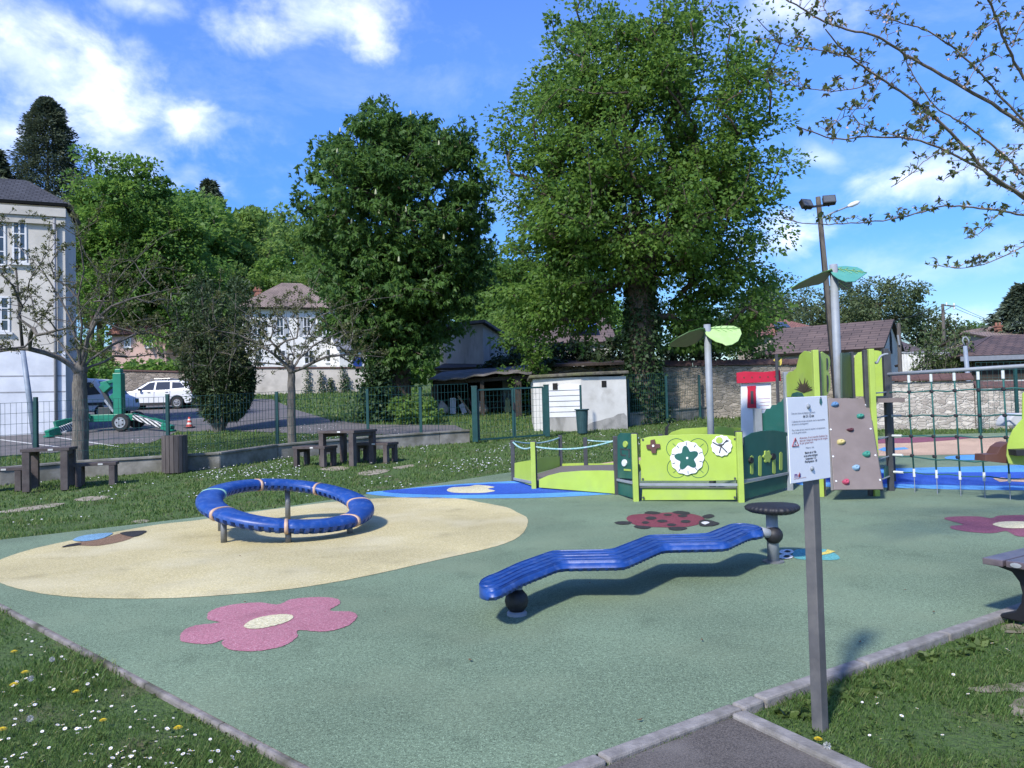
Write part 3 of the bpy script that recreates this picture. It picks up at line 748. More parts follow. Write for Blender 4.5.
# --- the big play structure
def play_structure():
    E1, E2, E3, E4, E5, E6 = [G(*p) for p in ((513.5, 481), (535, 488.5), (617, 494.5), (637, 501), (742, 502), (789.5, 490))]
    K1, K2 = G(561, 468), G(586, 470.5)
    root = thing('play_structure', (E4.x, E4.y, 0), 'lime and green play structure with panels, red topped turret, climbing wall and rope net', 'play structure')
    Z = V((0, 0, 1))
    def post(P, top, w=.09, m=postm, rz=0, name='post', cap=True):
        mb = MB(); z0 = T(P.x, P.y); M = Matrix.Rotation(rz, 3, 'Z'); mb.box((P.x, P.y, (z0 + top) / 2 - .03), (w, w, top - z0 + .06), M); o = mb.build(name, m, root, bevel=.008)
        return o
    def frame(A, B):
        d = V((B.x - A.x, B.y - A.y, 0)); L_ = d.length; d.normalize(); n = V((d.y, -d.x, 0)); return d, n, L_
    def panel(A, B, pts, m, t=.02, off=0, name='panel', parent=None, z0=None, spline=0):
        """polygon (u 0..1 along A-B, z metres above A)"""
        d, n, L_ = frame(A, B); zb = T(A.x, A.y) if z0 is None else z0
        P3 = [V((A.x, A.y, 0)) + d * (u * L_) + V((0, 0, zb + z)) + n * (off + t / 2) for u, z in pts]
        if spline: P3 = catmull(P3, spline)
        mb = MB(); mb.prism(P3, -n * t); return mb.build(name, m, parent or root, bevel=.004)
    def pxpanel(A, B, px, m, t=.02, off=0, name='panel', parent=None, spline=0):
        d, n, L_ = frame(A, B); P0 = V((A.x, A.y, 0)) + n * (off + t / 2)
        P3 = [HIT(x, y, P0, n) for x, y in px]
        if spline: P3 = catmull(P3, spline)
        mb = MB(); mb.prism(P3, -n * t); return mb.build(name, m, parent or root, bevel=.003 if t > .012 else 0)
    def rail(A, B, z, w=.05, h=.045, m=galv, name='rail'):
        d, n, L_ = frame(A, B); a = V((A.x, A.y, z)) + d * .05; b = V((B.x, B.y, z)) - d * .05; mb = MB(); mb.bar(a, b, w, h); return mb.build(name, m, root, bevel=.005)
    Hp = HZ(E4, 434)
    # front posts, lime channel in front of the dark post
    for P, py in ((E2, 442), (E4, 434), (E5, 432)):
        post(P + V((0, .05, 0)), HZ(P, py) + .015, .10)
        post(P + V((-.02, -.03, 0)), HZ(P, py), .085, limepost, name='post_cover')
    post(E1, HZ(E1, 440), .08); post(E3, HZ(E3, 436), .08); post(E6, HZ(E6, 436), .10, galv)
    post(K1, HZ(K1, 435), .08); post(K2, HZ(K2, 437.5), .08)
    # ramp sides
    pxpanel(E1, E2, [(514.5, 480), (514.5, 463), (522, 461.5), (533, 460), (533.5, 486), (530, 485)], lime, name='ramp_side')
    rail(E1, E2, .17, .05, .05)
    pxpanel(E2, E3, [(539, 487.5), (539, 479.5), (548, 475.5), (560, 472.5), (580, 470.8), (600, 470.5), (616, 470.8), (616, 493.8)], lime, name='ramp_side', off=.02)
    pn = pxpanel(K1, E1, [(559, 467), (559, 456.5), (545, 457), (530, 459.5), (516, 463), (514.5, 479)], lime, name='ramp_side')
    pxpanel(K1, K2, [(562, 468), (562, 463.7), (574, 463.2), (584.5, 463), (585, 470)], lime, name='ramp_side')
    KR = G(640, 470)
    pxpanel(K2, KR, [(588, 470), (588, 463.5), (605, 463.5), (620, 462), (645, 460), (645, 472)], lime, name='ramp_side')
    # deck
    zf = HZ(E3, 476); mb = MB()
    def zz(P, z): return V((P.x, P.y, z))
    mb.prism([zz(E2 + V((.05, .06, 0)), .10), zz(E3 + V((0, .08, 0)), .24), zz(KR, .30), zz(K2 + V((0, -.05, 0)), .30), zz(K1 + V((0, -.05, 0)), .26), zz(E1 + V((.05, .05, 0)), .10)], (0, 0, -.03)); mb.build('ramp_deck', mat('deck_grey', (.16, .145, .135), (.12, .108, .10), scale=60, rough=.8), root)
    # dark panel left of centre
    pxpanel(E3, E4, [(617.5, 493), (617.3, 436), (620, 433), (632, 433.3), (635, 436), (635.5, 479), (617.6, 478)][1:], dkgreen, name='panel')
    pxpanel(E3, E4, [(618, 480.5), (635.5, 483), (635.8, 499), (618, 494)], dkgreen, name='panel', off=-.015)
    rail(E3, E4, HZ(E3, 479.5), .05, .04)
    q5 = lambda l: [(500 + x / 4.265, 330 + y / 4.265) for x, y in l]
    circ = lambda cx, cy, rx, ry, n=14, a0=0: [(cx + rx * math.cos(a0 + 2 * math.pi * i / n), cy + ry * math.sin(a0 + 2 * math.pi * i / n)) for i in range(n)]
    pxpanel(E3, E4, q5(circ(532, 487, 9, 14)), limepost, .02, .02, 'knob'); pxpanel(E3, E4, q5(circ(528, 567, 10, 15)), whitep, .02, .02, 'knob')
    pxpanel(E3, E4, q5([(528, 592), (557, 594), (557, 602), (528, 600)]), limepost, .008, .014, 'inlay')
    for p in ([(512, 505), (552, 508), (552, 513), (512, 510)], [(512, 505), (516, 505), (518, 535), (514, 535)], [(548, 508), (552, 508), (552, 545), (548, 545)], [(514, 530), (536, 533), (536, 538), (514, 536)]):
        pxpanel(E3, E4, q5(p), postm, .006, .0125, 'inlay')
    # central lime panel
    q6 = lambda l: [(640 + x / 4.265, 330 + y / 4.265) for x, y in l]
    pxpanel(E4, E5, q6([(5, 643), (2, 465), (40, 455), (140, 448), (230, 445), (330, 445), (400, 452), (412, 458), (415, 640), (300, 643)]), lime, name='panel')
    pxpanel(E4, E5, q6([(10, 676), (410, 673), (410, 724), (8, 726)]), lime, name='panel', off=-.02)
    rail(E4, E5, HZ(E4, 484.5), .055, .04, galv); rail(E4, E5, HZ(E4, 487.5), .035, .02, postm)
    for bx, by in ((12, 468), (405, 465), (12, 636), (405, 633), (14, 715), (404, 714)):
        pxpanel(E4, E5, q6(circ(bx, by, 5, 5, 8)), postm, .012, .014, 'bolt')
    def ring_line(cx, cy, r):
        d, n, L_ = frame(E4, E5); P0 = V((E4.x, E4.y, 0)) + n * .012
        pts = [HIT(*q6([(cx + r * math.cos(t), cy + r * math.sin(t))])[0], P0, n) for t in [2 * math.pi * i / 36 for i in range(37)]]
        mb = MB(); mb.tube(pts, .0045, 4, cap=False); mb.build('engraved_ring', dkgreen, root)
    for cx, cy in ((155, 505), (248, 505), (158, 588), (250, 588)): ring_line(cx, cy, 42)
    for cx, cy, a in ((148, 492, .8), (262, 492, -.8), (150, 602, -.8), (262, 602, .8)):
        pxpanel(E4, E5, q6([(cx - 9, cy - 9 * a), (cx - 8, cy - 10.5 * a), (cx + 9, cy + 8 * a), (cx + 8, cy + 10 * a)]), dkgreen, .005, .012, 'inlay')
    disc = pxpanel(E4, E5, q6([(201 + (71 + 2.2 * math.cos(12 * t)) * math.cos(t), 546 + (71 + 2.2 * math.cos(12 * t)) * math.sin(t)) for t in [2 * math.pi * i / 72 for i in range(72)]]), whitep, .02, .028, 'flower_disc')
    pxpanel(E4, E5, q6([(199 + (42 + 11 * math.cos(5 * (t - 2.05))) * math.cos(t), 546 + (42 + 11 * math.cos(5 * (t - 2.05))) * math.sin(t)) for t in [2 * math.pi * i / 60 for i in range(60)]]), dkgreen, .008, .043, 'star', disc)
    pxpanel(E4, E5, q6(circ(201, 546, 5, 5)), whitep, .012, .05, 'bolt', disc)
    for i in range(10):
        t = 2 * math.pi * (i + .4) / 10; c, s = math.cos(t), math.sin(t)
        pxpanel(E4, E5, q6([(201 + 54 * c - 1.5 * s, 546 + 54 * s + 1.5 * c), (201 + 68 * c - 1.5 * s, 546 + 68 * s + 1.5 * c), (201 + 68 * c + 1.5 * s, 546 + 68 * s - 1.5 * c), (201 + 54 * c + 1.5 * s, 546 + 54 * s - 1.5 * c)]), postm, .004, .040, 'tick', disc)
    pd_ = pxpanel(E4, E5, q6([(348 + (44 + 1.8 * math.cos(12 * t)) * math.cos(t), 494 + (44 + 1.8 * math.cos(12 * t)) * math.sin(t)) for t in [2 * math.pi * i / 72 for i in range(72)]]), whitep, .02, .028, 'figure_disc')
    pxpanel(E4, E5, q6(circ(338, 470, 15, 14)), limepost, .008, .043, 'window_hole', pd_)
    for a, b in (((310, 478), (330, 490)), ((330, 490), (346, 496)), ((346, 496), (372, 468)), ((346, 496), (338, 525)), ((346, 496), (372, 522)), ((330, 490), (358, 488)), ((362, 478), (378, 472))):
        d = V((b[0] - a[0], b[1] - a[1])).normalized(); nx, ny = -d.y * 2.4, d.x * 2.4
        pxpanel(E4, E5, q6([(a[0] + nx, a[1] + ny), (b[0] + nx, b[1] + ny), (b[0] - nx, b[1] - ny), (a[0] - nx, a[1] - ny)]), postm, .005, .041, 'figure_line', pd_)
    fl = pxpanel(E4, E5, q6([(44, 470), (62, 466), (66, 486), (84, 486), (86, 502), (70, 506), (68, 526), (50, 526), (46, 510), (28, 506), (26, 490), (44, 488)]), brownp, .03, .03, 'cross_flower')
    pxpanel(E4, E5, q6(circ(56, 494, 5, 5)), whitep, .012, .05, 'bolt', fl)
    # dark green right panel with slots
    pxpanel(E5, E6, [(744, 479.5), (744.2, 437.5), (752, 433), (762, 430.8), (775, 430.3), (787.5, 432.5), (787.8, 472)], dkgreen, name='panel')
    pxpanel(E5, E6, [(744.5, 484), (787.8, 475), (788, 487), (744.5, 499.5)], dkgreen, name='panel', off=-.02)
    rail(E5, E6, HZ(E5, 482), .05, .045)
    for cx, y0, y1 in ((478, 540, 612), (513, 540, 620), (573, 545, 610), (602, 525, 595)):
        pxpanel(E5, E6, q6([(cx - 6, y0), (cx, y0 - 5), (cx + 6, y0), (cx + 6, y1), (cx, y1 + 5), (cx - 6, y1)]), limepost, .008, .013, 'slot')
    for cx, cy in ((478, 556), (573, 540)): pxpanel(E5, E6, q6(circ(cx, cy, 8, 14)), blackrub, .035, .026, 'slider_knob')
    pxpanel(E5, E6, q6([(545 + (16 + 3 * math.cos(6 * t)) * math.cos(t), 540 + (25 + 4 * math.cos(6 * t)) * math.sin(t)) for t in [2 * math.pi * i / 36 for i in range(36)]]), limepost, .02, .02, 'flower_knob')
    # back lime panels of the corral
    B1, B2 = G(662, 478), G(764, 474)
    pxpanel(B1, B2, [(664, 470), (667, 436), (672, 432), (682, 428.7), (718, 426.6), (742, 428), (753, 431), (758, 437), (760, 470)], lime, name='panel')
    post(B1, HZ(B1, 434), .08); post(B2, HZ(B2, 434), .08)
    b = D(667, 430, B1.y); mb = MB(); mb.bar(b + V((-.02, 0, -.1)), b + V((.0, 0, .06)), .05); mb.bar(b + V((0, 0, .05)), b + V((.05, 0, .11)), .03); mb.build('bracket', blackrub, root)
    # sagging ropes
    def rope(A, B, za, zb, sag, r=.016, m=ropec, n=14, name='rope'):
        pts = [V((A.x + (B.x - A.x) * t, A.y + (B.y - A.y) * t, za + (zb - za) * t - sag * 4 * t * (1 - t))) for t in [i / n for i in range(n + 1)]]
        mb = MB(); mb.tube(pts, r, 6); return mb.build(name, m, root, smooth=True)
    rope(E1, E2, HZ(E1, 441.5), HZ(E2, 446), .09); rope(E2, E3, HZ(E2, 446.5), HZ(E3, 440.5), .09)
    rope(E1, K1, HZ(E1, 441), HZ(K1, 437.5), .08); rope(K2, KR, HZ(K2, 440), HZ(KR, 438), .05); 
    # turret: white front, red crown
    W0 = G(741.5, 477.5); Wc = G(783, 477.5); Wc.y = W0.y - .02
    wall = pxpanel(W0, Wc, [(741.7, 476), (741, 383), (771, 383), (772, 476)], whitep, .03, 0, 'turret_wall')
    red = pxpanel(W0, Wc, [(737.3, 383.3), (736.7, 372.8), (744, 371.5), (762, 372), (770, 371.5), (780, 370), (781.2, 381), (760, 382.5)], redp, .05, .05, 'turret_crown')
    wf = pxpanel(W0, Wc, [(747.2, 386.3), (756, 385.6), (755.6, 389.5), (756.5, 408), (747.5, 408), (747.8, 390)], redp, .02, .03, 'turret_window')
    pxpanel(W0, Wc, [(750.6, 391), (753.4, 391), (753.6, 404), (750.8, 404)], postm, .006, .043, 'window_opening', wf)
    for x0, y, x1 in ((758.5, 398.5, 770), (760, 402, 770), (758.5, 405.5, 769), (760.5, 409, 770.5)):
        pxpanel(W0, Wc, [(x0, y), (x1, y - .4), (x1, y), (x0, y + .4)], mat('pink_print', (.6, .35, .4), rough=.5), .004, .018, 'brick_line', wall)
    for i, cx in enumerate((744, 752, 760, 768, 775)): pxpanel(W0, Wc, circ(cx, 377.5 - i * .2, .7, .9, 8), brownp, .006, .078, 'bolt', red)
    T1, T2, T3 = G(820.5, 496.5), G(876.5, 496), G(891, 490.5)
    Lp = G(790, 486); post(Lp, HZ(Lp, 372), .085, galv)
    W2 = G(760, 482); post(W2, HZ(W2, 408.7), .13, galv)
    pole = G(781, 478); post(pole, HZ(pole, 354.5), .05, postm)
    bird = pxpanel(W0, Wc, [(773.5, 360.5), (775.5, 358.3), (777.5, 359), (779, 361), (781.5, 358.6), (782, 363), (780.5, 365.5), (777.5, 365), (775.5, 361.8)], yellp, .02, .06, 'bird_cutout', None, 3)
    pxpanel(W2, Lp, [(761, 470), (760.5, 413.5), (764, 413), (766, 408.7), (770, 408.5), (772, 405), (776.5, 404.7), (778, 402.5), (781, 401.5), (783.3, 398), (786.5, 470)], dkgreen, .02, -.06, 'stepped_panel')
    # bush panel, cut-out panel
    bush = pxpanel(Lp, T1, [(786.5, 397), (784.8, 386), (785.5, 376.5), (788.5, 372), (793, 371), (796, 368), (797.8, 361), (799.5, 355), (804, 351), (809, 351.6), (812.5, 354), (813.3, 397)], lime, .02, 0, 'bush_panel')
    leafc = (803.5, 391)
    for ang in (-168, -152, -138, -124, -110, -97, -84, -70, -57, -42, -26, -10):
        a = R_(ang); L_ = 10.5 + 3 * math.sin(ang * 1.7); c, s = math.cos(a), math.sin(a)
        pxpanel(Lp, T1, [(leafc[0], leafc[1] + 2), (leafc[0] + c * L_ * .5 - s * .9, leafc[1] + s * L_ * .5 + c * .9), (leafc[0] + c * L_, leafc[1] + s * L_), (leafc[0] + c * L_ * .5 + s * .9, leafc[1] + s * L_ * .5 - c * .9)], mat('dark_print', (.075, .055, .035), rough=.6), .004, .0125 + .0004 * (ang % 13), 'leaf_print', bush)
    pxpanel(Lp, T1, [(791, 396.5), (792, 393.5), (797, 391.8), (802, 393), (804, 396.8)], dkgreen, .005, .0124, 'stone_print', bush)
    post(T1, HZ(T1, 350), .09, limepost, name='post_cover'); post(T1 + V((.06, .05, 0)), HZ(T1, 351), .08)
    post(T2, HZ(T2, 349), .085, limepost, name='post_cover'); post(T2 + V((-.06, .05, 0)), HZ(T2, 349.5), .08); post(T3, HZ(T3, 348.5), .085)
    Tq = G(846, 490)
    pxpanel(T1, Tq, [(819.8, 396.5), (819.3, 354.5), (826, 354.2), (829.5, 357), (830.3, 364), (828.6, 371), (829.8, 374), (830.6, 382), (829.8, 390), (827, 395.5), (824, 396.5)], limepost, .02, 0, 'cloud_panel', None, 2)
    for (a, b_) in (((826.6, 358), (828.4, 370)), ((826.9, 375), (828.8, 392))):
        pxpanel(T1, Tq, [(a[0], a[1]), (b_[0] - .6, a[1] + .5), (b_[0], (a[1] + b_[1]) / 2), (b_[0] - .6, b_[1] - .4), (a[0] + .2, b_[1])], postm, .006, .014, 'cut_out_shade')  # dark slit plates stand in for the shade inside the cut-outs
    BA, BB = G(856, 481), G(893, 481.5)
    pxpanel(BA, BB, [(854.8, 396.5), (854.5, 356.5), (858, 352.5), (868, 350.3), (878, 350.5), (884, 352.5), (885.4, 396)], lime, .02, 0, 'panel')
    pxpanel(Tq, BA, [(842.5, 398), (842, 352.8), (852.6, 352.6), (853.6, 398)], mat('bottle_green_panel', (.022, .06, .045), (.016, .045, .035), scale=3, rough=.5), .03, 0, 'panel')
    post(BA, HZ(BA, 352), .08); post(BB, HZ(BB, 351), .08)
    # grab handle
    hp = [D(*p, T2.y + .1) for p in ((875, 362), (877, 363), (880, 357), (884, 354.5), (888, 354))]; mb = MB(); mb.tube(catmull(hp, 3, False), .018, 6); mb.build('grab_handle', galv, root, smooth=True)
    # platform
    zp = HZ(T1, 400); mb = MB()
    mb.prism([V((T1.x, T1.y + .05, zp)), V((T3.x, T2.y + .05, zp)), V((T3.x, BB.y, zp)), V((T1.x + .05, BA.y, zp))], (0, 0, -.07)); mb.build('platform', climbm, root)
    rail(T2, T3, HZ(T3, 398), .07, .07, postm)
    # climbing wall
    y0 = T1.y - .06; q = [D(828, 398, y0), D(868.2, 398.4, y0), D(883.2, 489.2, y0 - .55), D(834, 489.8, y0 - .55)]
    n = (q[1] - q[0]).cross(q[3] - q[0]).normalized()
    if n.y > 0: n = -n
    cw = MB(); cw.prism(q, -n * .03); cw = cw.build('climbing_wall', climbm, root, bevel=.005)
    hb = dict(blue=mat('hold_blue', (.10, .22, .42), rough=.6), green=mat('hold_green', (.04, .24, .19), rough=.6), dark=mat('hold_dark', (.10, .03, .045), rough=.6), yellow=mat('hold_yellow', (.50, .42, .18), rough=.6), pale=mat('hold_pale', (.22, .36, .50), rough=.6), red=mat('hold_red', (.42, .06, .12), rough=.6))
    for x, y, c, rr in ((62, 318, 'blue', (16, 11)), (170, 368, 'green', (16, 10)), (128, 427, 'dark', (15, 7)), (88, 478, 'yellow', (18, 12)), (198, 530, 'green', (17, 14)), (153, 588, 'pale', (16, 13)), (110, 648, 'red', (15, 13))):
        rows = []
        for k, h in ((1.0, 0), (.95, .025), (.7, .05), (.32, .062), (.2, .045)):
            rows.append([HIT(820 + (x + rr[0] * k * math.cos(t) * (1 + .15 * math.cos(3 * t + x))) / 4.265, 330 + (y + rr[1] * k * math.sin(t)) / 4.265, q[0], n) + n * h for t in [2 * math.pi * i / 14 for i in range(14)]])
        mb = MB(); mb.grid(rows, False, True); mb.bm.verts.ensure_lookup_table(); mb.bm.faces.new([mb.bm.verts[4 * 14 + i] for i in range(14)]); mb.build('climbing_hold', hb[c], cw, smooth=True)
    for x, y in ((195, 320), (45, 425), (215, 422), (55, 540), (235, 535), (68, 645), (255, 640)):
        p = HIT(820 + x / 4.265, 330 + y / 4.265, q[0], n); mb = MB(); mb.tube([p, p + n * .012], .014, 8); mb.build('bolt', whitep, cw)
    d = (q[3] - q[0]).normalized()
    for k in (0, 1):
        a = q[0] if k == 0 else q[1]; b_ = q[3] if k == 0 else q[2]
        mb = MB(); mb.bar(a - n * .05, b_ - n * .05, .05, .04); mb.build('support', postm, root)
    sp = G(823, 497)
    # ladder side (left end of the net): ropes between T2 and T3
    for py in (392, 415.6, 436.5, 456, 476):
        mb = MB(); a = V((T2.x, T2.y, HZ(T3, py) - .02)); b_ = V((T3.x, T3.y, HZ(T3, py))); mb.tube([a, b_], .012, 6); mb.build('rung', galv, root)
    pxpanel(T2, T3, [(885, 467), (889, 466), (889.5, 478), (885, 479)], dkgreen, .02, -.02, 'panel')
    # rope net
    NLp = V((T3.x, T3.y, 0)); far = D(1006, 450, T3.y * .885); dn = V((far.x - NLp.x, far.y - NLp.y, 0)).normalized()
    nn = V((dn.y, -dn.x, 0))
    def at(px): return HIT(px, 440, NLp, nn)
    NR = at(1046); zb = HZ(T3, 374.5)
    mb = MB(); mb.tube([V((NLp.x, NLp.y, zb)), V((NR.x, NR.y, zb + .02))], .03, 12); mb.build('top_bar', galv, root, smooth=True)
    post(NR, zb + .15, .09)
    ref = at(911.4); hz = [HZ(ref, y) for y in (392, 415.8, 436, 455.6, 473)]
    xs_ = (911.4, 933.7, 957, 981, 1006, 1030)
    net = MB()
    for i, px in enumerate(xs_):
        P = at(px); top = V((P.x, P.y, zb)); bot = V((P.x, P.y, hz[-1] - .02)) + dn * .02
        net.tube([top, V((P.x, P.y, hz[1])) + dn * random.uniform(-.01, .015), bot], .0125, 6)
    PL, PR = V((NLp.x, NLp.y, 0)), V((NR.x, NR.y, 0))
    for k, z in enumerate(hz):
        pts = []
        for i in range(13):
            t = i / 12; pts.append(PL + (PR - PL) * t + V((0, 0, z + (.012 * math.sin(i * 2.1 + k) if 0 < i < 12 else 0) - (.05 * math.sin(math.pi * t) if k == 3 else 0))))
        net.tube(pts, .0125 if k < 4 else .010, 6)
    nt_ = net.build('rope_net', ropeg, root, smooth=True)
    for px in xs_:
        P = at(px)
        for z in hz[:4]:
            mb = MB(); mb.lathe([(.02, -.025), (.033, -.012), (.033, .012), (.02, .025)], (P.x, P.y, z), 8); mb.build('knot', blackrub, nt_)
        mb = MB(); mb.tube([(P.x, P.y, zb - .03), (P.x, P.y, zb - .15)], .022, 8); mb.build('sleeve', ropew, nt_)
        mb = MB(); p = V((P.x, P.y, hz[-1] + .07)) + dn * .02; mb.tube([p, p - V((0, 0, .13))], .02, 8); mb.build('sleeve', ropew, nt_)
        mb = MB(); p = V((P.x, P.y, hz[-1] - .06)) + dn * .02; mb.tube([p, V((p.x, p.y, T(p.x, p.y) + .0))], .006, 5); mb.build('anchor', galv, nt_)
    for z in hz[1:]:
        mb = MB(); mb.tube([PL + V((0, 0, z)) + dn * .06, PL + V((0, 0, z)) + dn * .22], .02, 8); mb.build('sleeve', ropew, nt_)
    # end panel right of the net with seat and brown ramp
    EA = D(1008, 440, NR.y - .05); EB = V((EA.x + 1.2, EA.y - .2, EA.z))
    pxpanel(EA, EB, [(1006.8, 456), (1007.5, 446), (1009.5, 438), (1013, 430), (1018, 424), (1022.5, 419), (1022.8, 394), (1026, 389.5), (1034, 387), (1058, 386), (1060, 466), (1024, 465.5), (1009, 463.5)], lime, .022, 0, 'end_panel')
    pxpanel(EA, EB, [(1016, 450), (1040, 449), (1040, 455), (1017, 456)], blackrub, .25, .12, 'seat')
    w = D(985, 457, EA.y + .25); pxpanel(V((w.x, w.y, 0)), V((w.x + 1, w.y, 0)), [(985, 461), (985.5, 454.5), (997, 454), (1001, 447), (1007, 443), (1012, 442), (1012, 464)], brownp, .25, 0, 'brown_step')
    c = D(1021, 426, EA.y + .5); mb = MB(); mb.prism([c + V((.19 * math.cos(t), 0, .19 * math.sin(t))) for t in [math.pi * i / 14 for i in range(15)]], V((0, .3, 0))); mb.build('hood', mat('pale_grey_hood', (.5, .52, .56), (.42, .44, .48), scale=4, rough=.5), root, bevel=.02)
    # leaf canopies
    def canopy(P, top_px, w, leaves):
        z = HZ(P, top_px); mb = MB(); mb.tube([V((P.x, P.y, T(P.x, P.y))), V((P.x, P.y, z))], w, 16); c_ = mb.build('canopy_pole', galv, root, smooth=True)
        for nm, pts, ys_, m_ in leaves:
            P3 = [D(x, y, P.y + dy) for (x, y), dy in zip(pts, ys_)]
            ctr = sum(P3, V()) / len(P3); nrm = V()
            for a, b_ in zip(P3, P3[1:] + P3[:1]): nrm += (a - ctr).cross(b_ - ctr)
            nrm.normalize(); P3 = [p - nrm * (p - ctr).dot(nrm) for p in P3]
            mb = MB(); mb.prism(P3, nrm * .015); lf = mb.build(nm, m_, root, bevel=.003)
            ext = max(P3, key=lambda p: (p - V((P.x, P.y, z))).length); src = min(P3, key=lambda p: (p - V((P.x, P.y, z))).length)
            vein = MB(); off = nrm * (-.006 if nrm.z > 0 else .006); up = nrm if nrm.z > 0 else -nrm
            for sgn in (1, -1):
                vein.tube([src + up * sgn * .010, ext + up * sgn * .010], .006, 4)
                ax_ = (ext - src); side = ax_.cross(up).normalized()
                for f_ in (.2, .38, .56, .72):
                    for sd_ in (-1, 1):
                        a = src + ax_ * f_; wd = .16 * math.sin(math.pi * min(1, f_ + .12)) * ax_.length * 1.2; vein.tube([a + up * sgn * .010, a + ax_ * .14 + side * sd_ * wd + up * sgn * .010], .004, 4)
            vein.build('leaf_vein', mat('vein_green', (.30, .48, .16) if 'pale' in nm else (.06, .17, .08), rough=.5), lf)
    leafpale = mat('pale_green_panel', (.42, .60, .24), (.36, .53, .19), scale=4, rough=.4); leafteal = mat('teal_panel', (.10, .34, .27), (.08, .29, .23), scale=4, rough=.4); leafdk = mat('leaf_green_panel', (.05, .13, .03), (.04, .10, .025), scale=4, rough=.5)
    P1 = G(713, 491); P2 = G(842.5, 487)
    def lp(l, o, s): return [(o[0] + x / s, o[1] + y / s) for x, y in l]
    zA = lambda l: lp(l, (660, 250), 4.267)
    canopy(P1, 324.5, .058, [
        ('pale_leaf', zA([(190, 352), (200, 333), (230, 322), (275, 318), (315, 326), (340, 343), (347, 362), (335, 383), (310, 395), (285, 400), (268, 393), (240, 390), (210, 380), (195, 368)]), [-.05, .02, .1, .16, .2, .14, .0, -.25, -.38, -.42, -.36, -.32, -.2, -.12], leafpale),
        ('dark_leaf', zA([(196, 345), (190, 330), (165, 328), (120, 345), (75, 372), (45, 400), (40, 416), (60, 412), (85, 405), (110, 408), (150, 395), (185, 365)]), [-.05, -.12, -.2, -.25, -.2, -.1, .05, .15, .3, .4, .4, .2], leafdk),
        ('back_leaf', zA([(190, 345), (150, 352), (125, 375), (118, 398), (140, 398), (170, 385), (196, 366)]), [.05, .3, .55, .7, .6, .4, .1], dkgreen)])
    canopy(P2, 264.5, .066, [
        ('teal_leaf', zA([(726, 95), (732, 75), (755, 66), (795, 63), (840, 75), (862, 82), (868, 95), (882, 100), (860, 115), (835, 128), (800, 126), (760, 122), (735, 112)]), [-.03, .05, .15, .2, .22, .15, .1, .05, -.1, -.3, -.35, -.25, -.12], leafteal),
        ('dark_leaf', zA([(726, 68), (690, 82), (640, 115), (600, 145), (565, 172), (566, 178), (600, 160), (640, 138), (672, 142), (700, 137), (727, 126)]), [-.05, -.15, -.2, -.2, -.1, .0, .15, .3, .4, .4, .2], leafdk),
        ('back_leaf', zA([(745, 118), (800, 130), (824, 140), (822, 152), (808, 166), (785, 170), (755, 160), (742, 140)]), [.1, .25, .4, .6, .75, .7, .4, .2], dkgreen)])
play_structure()

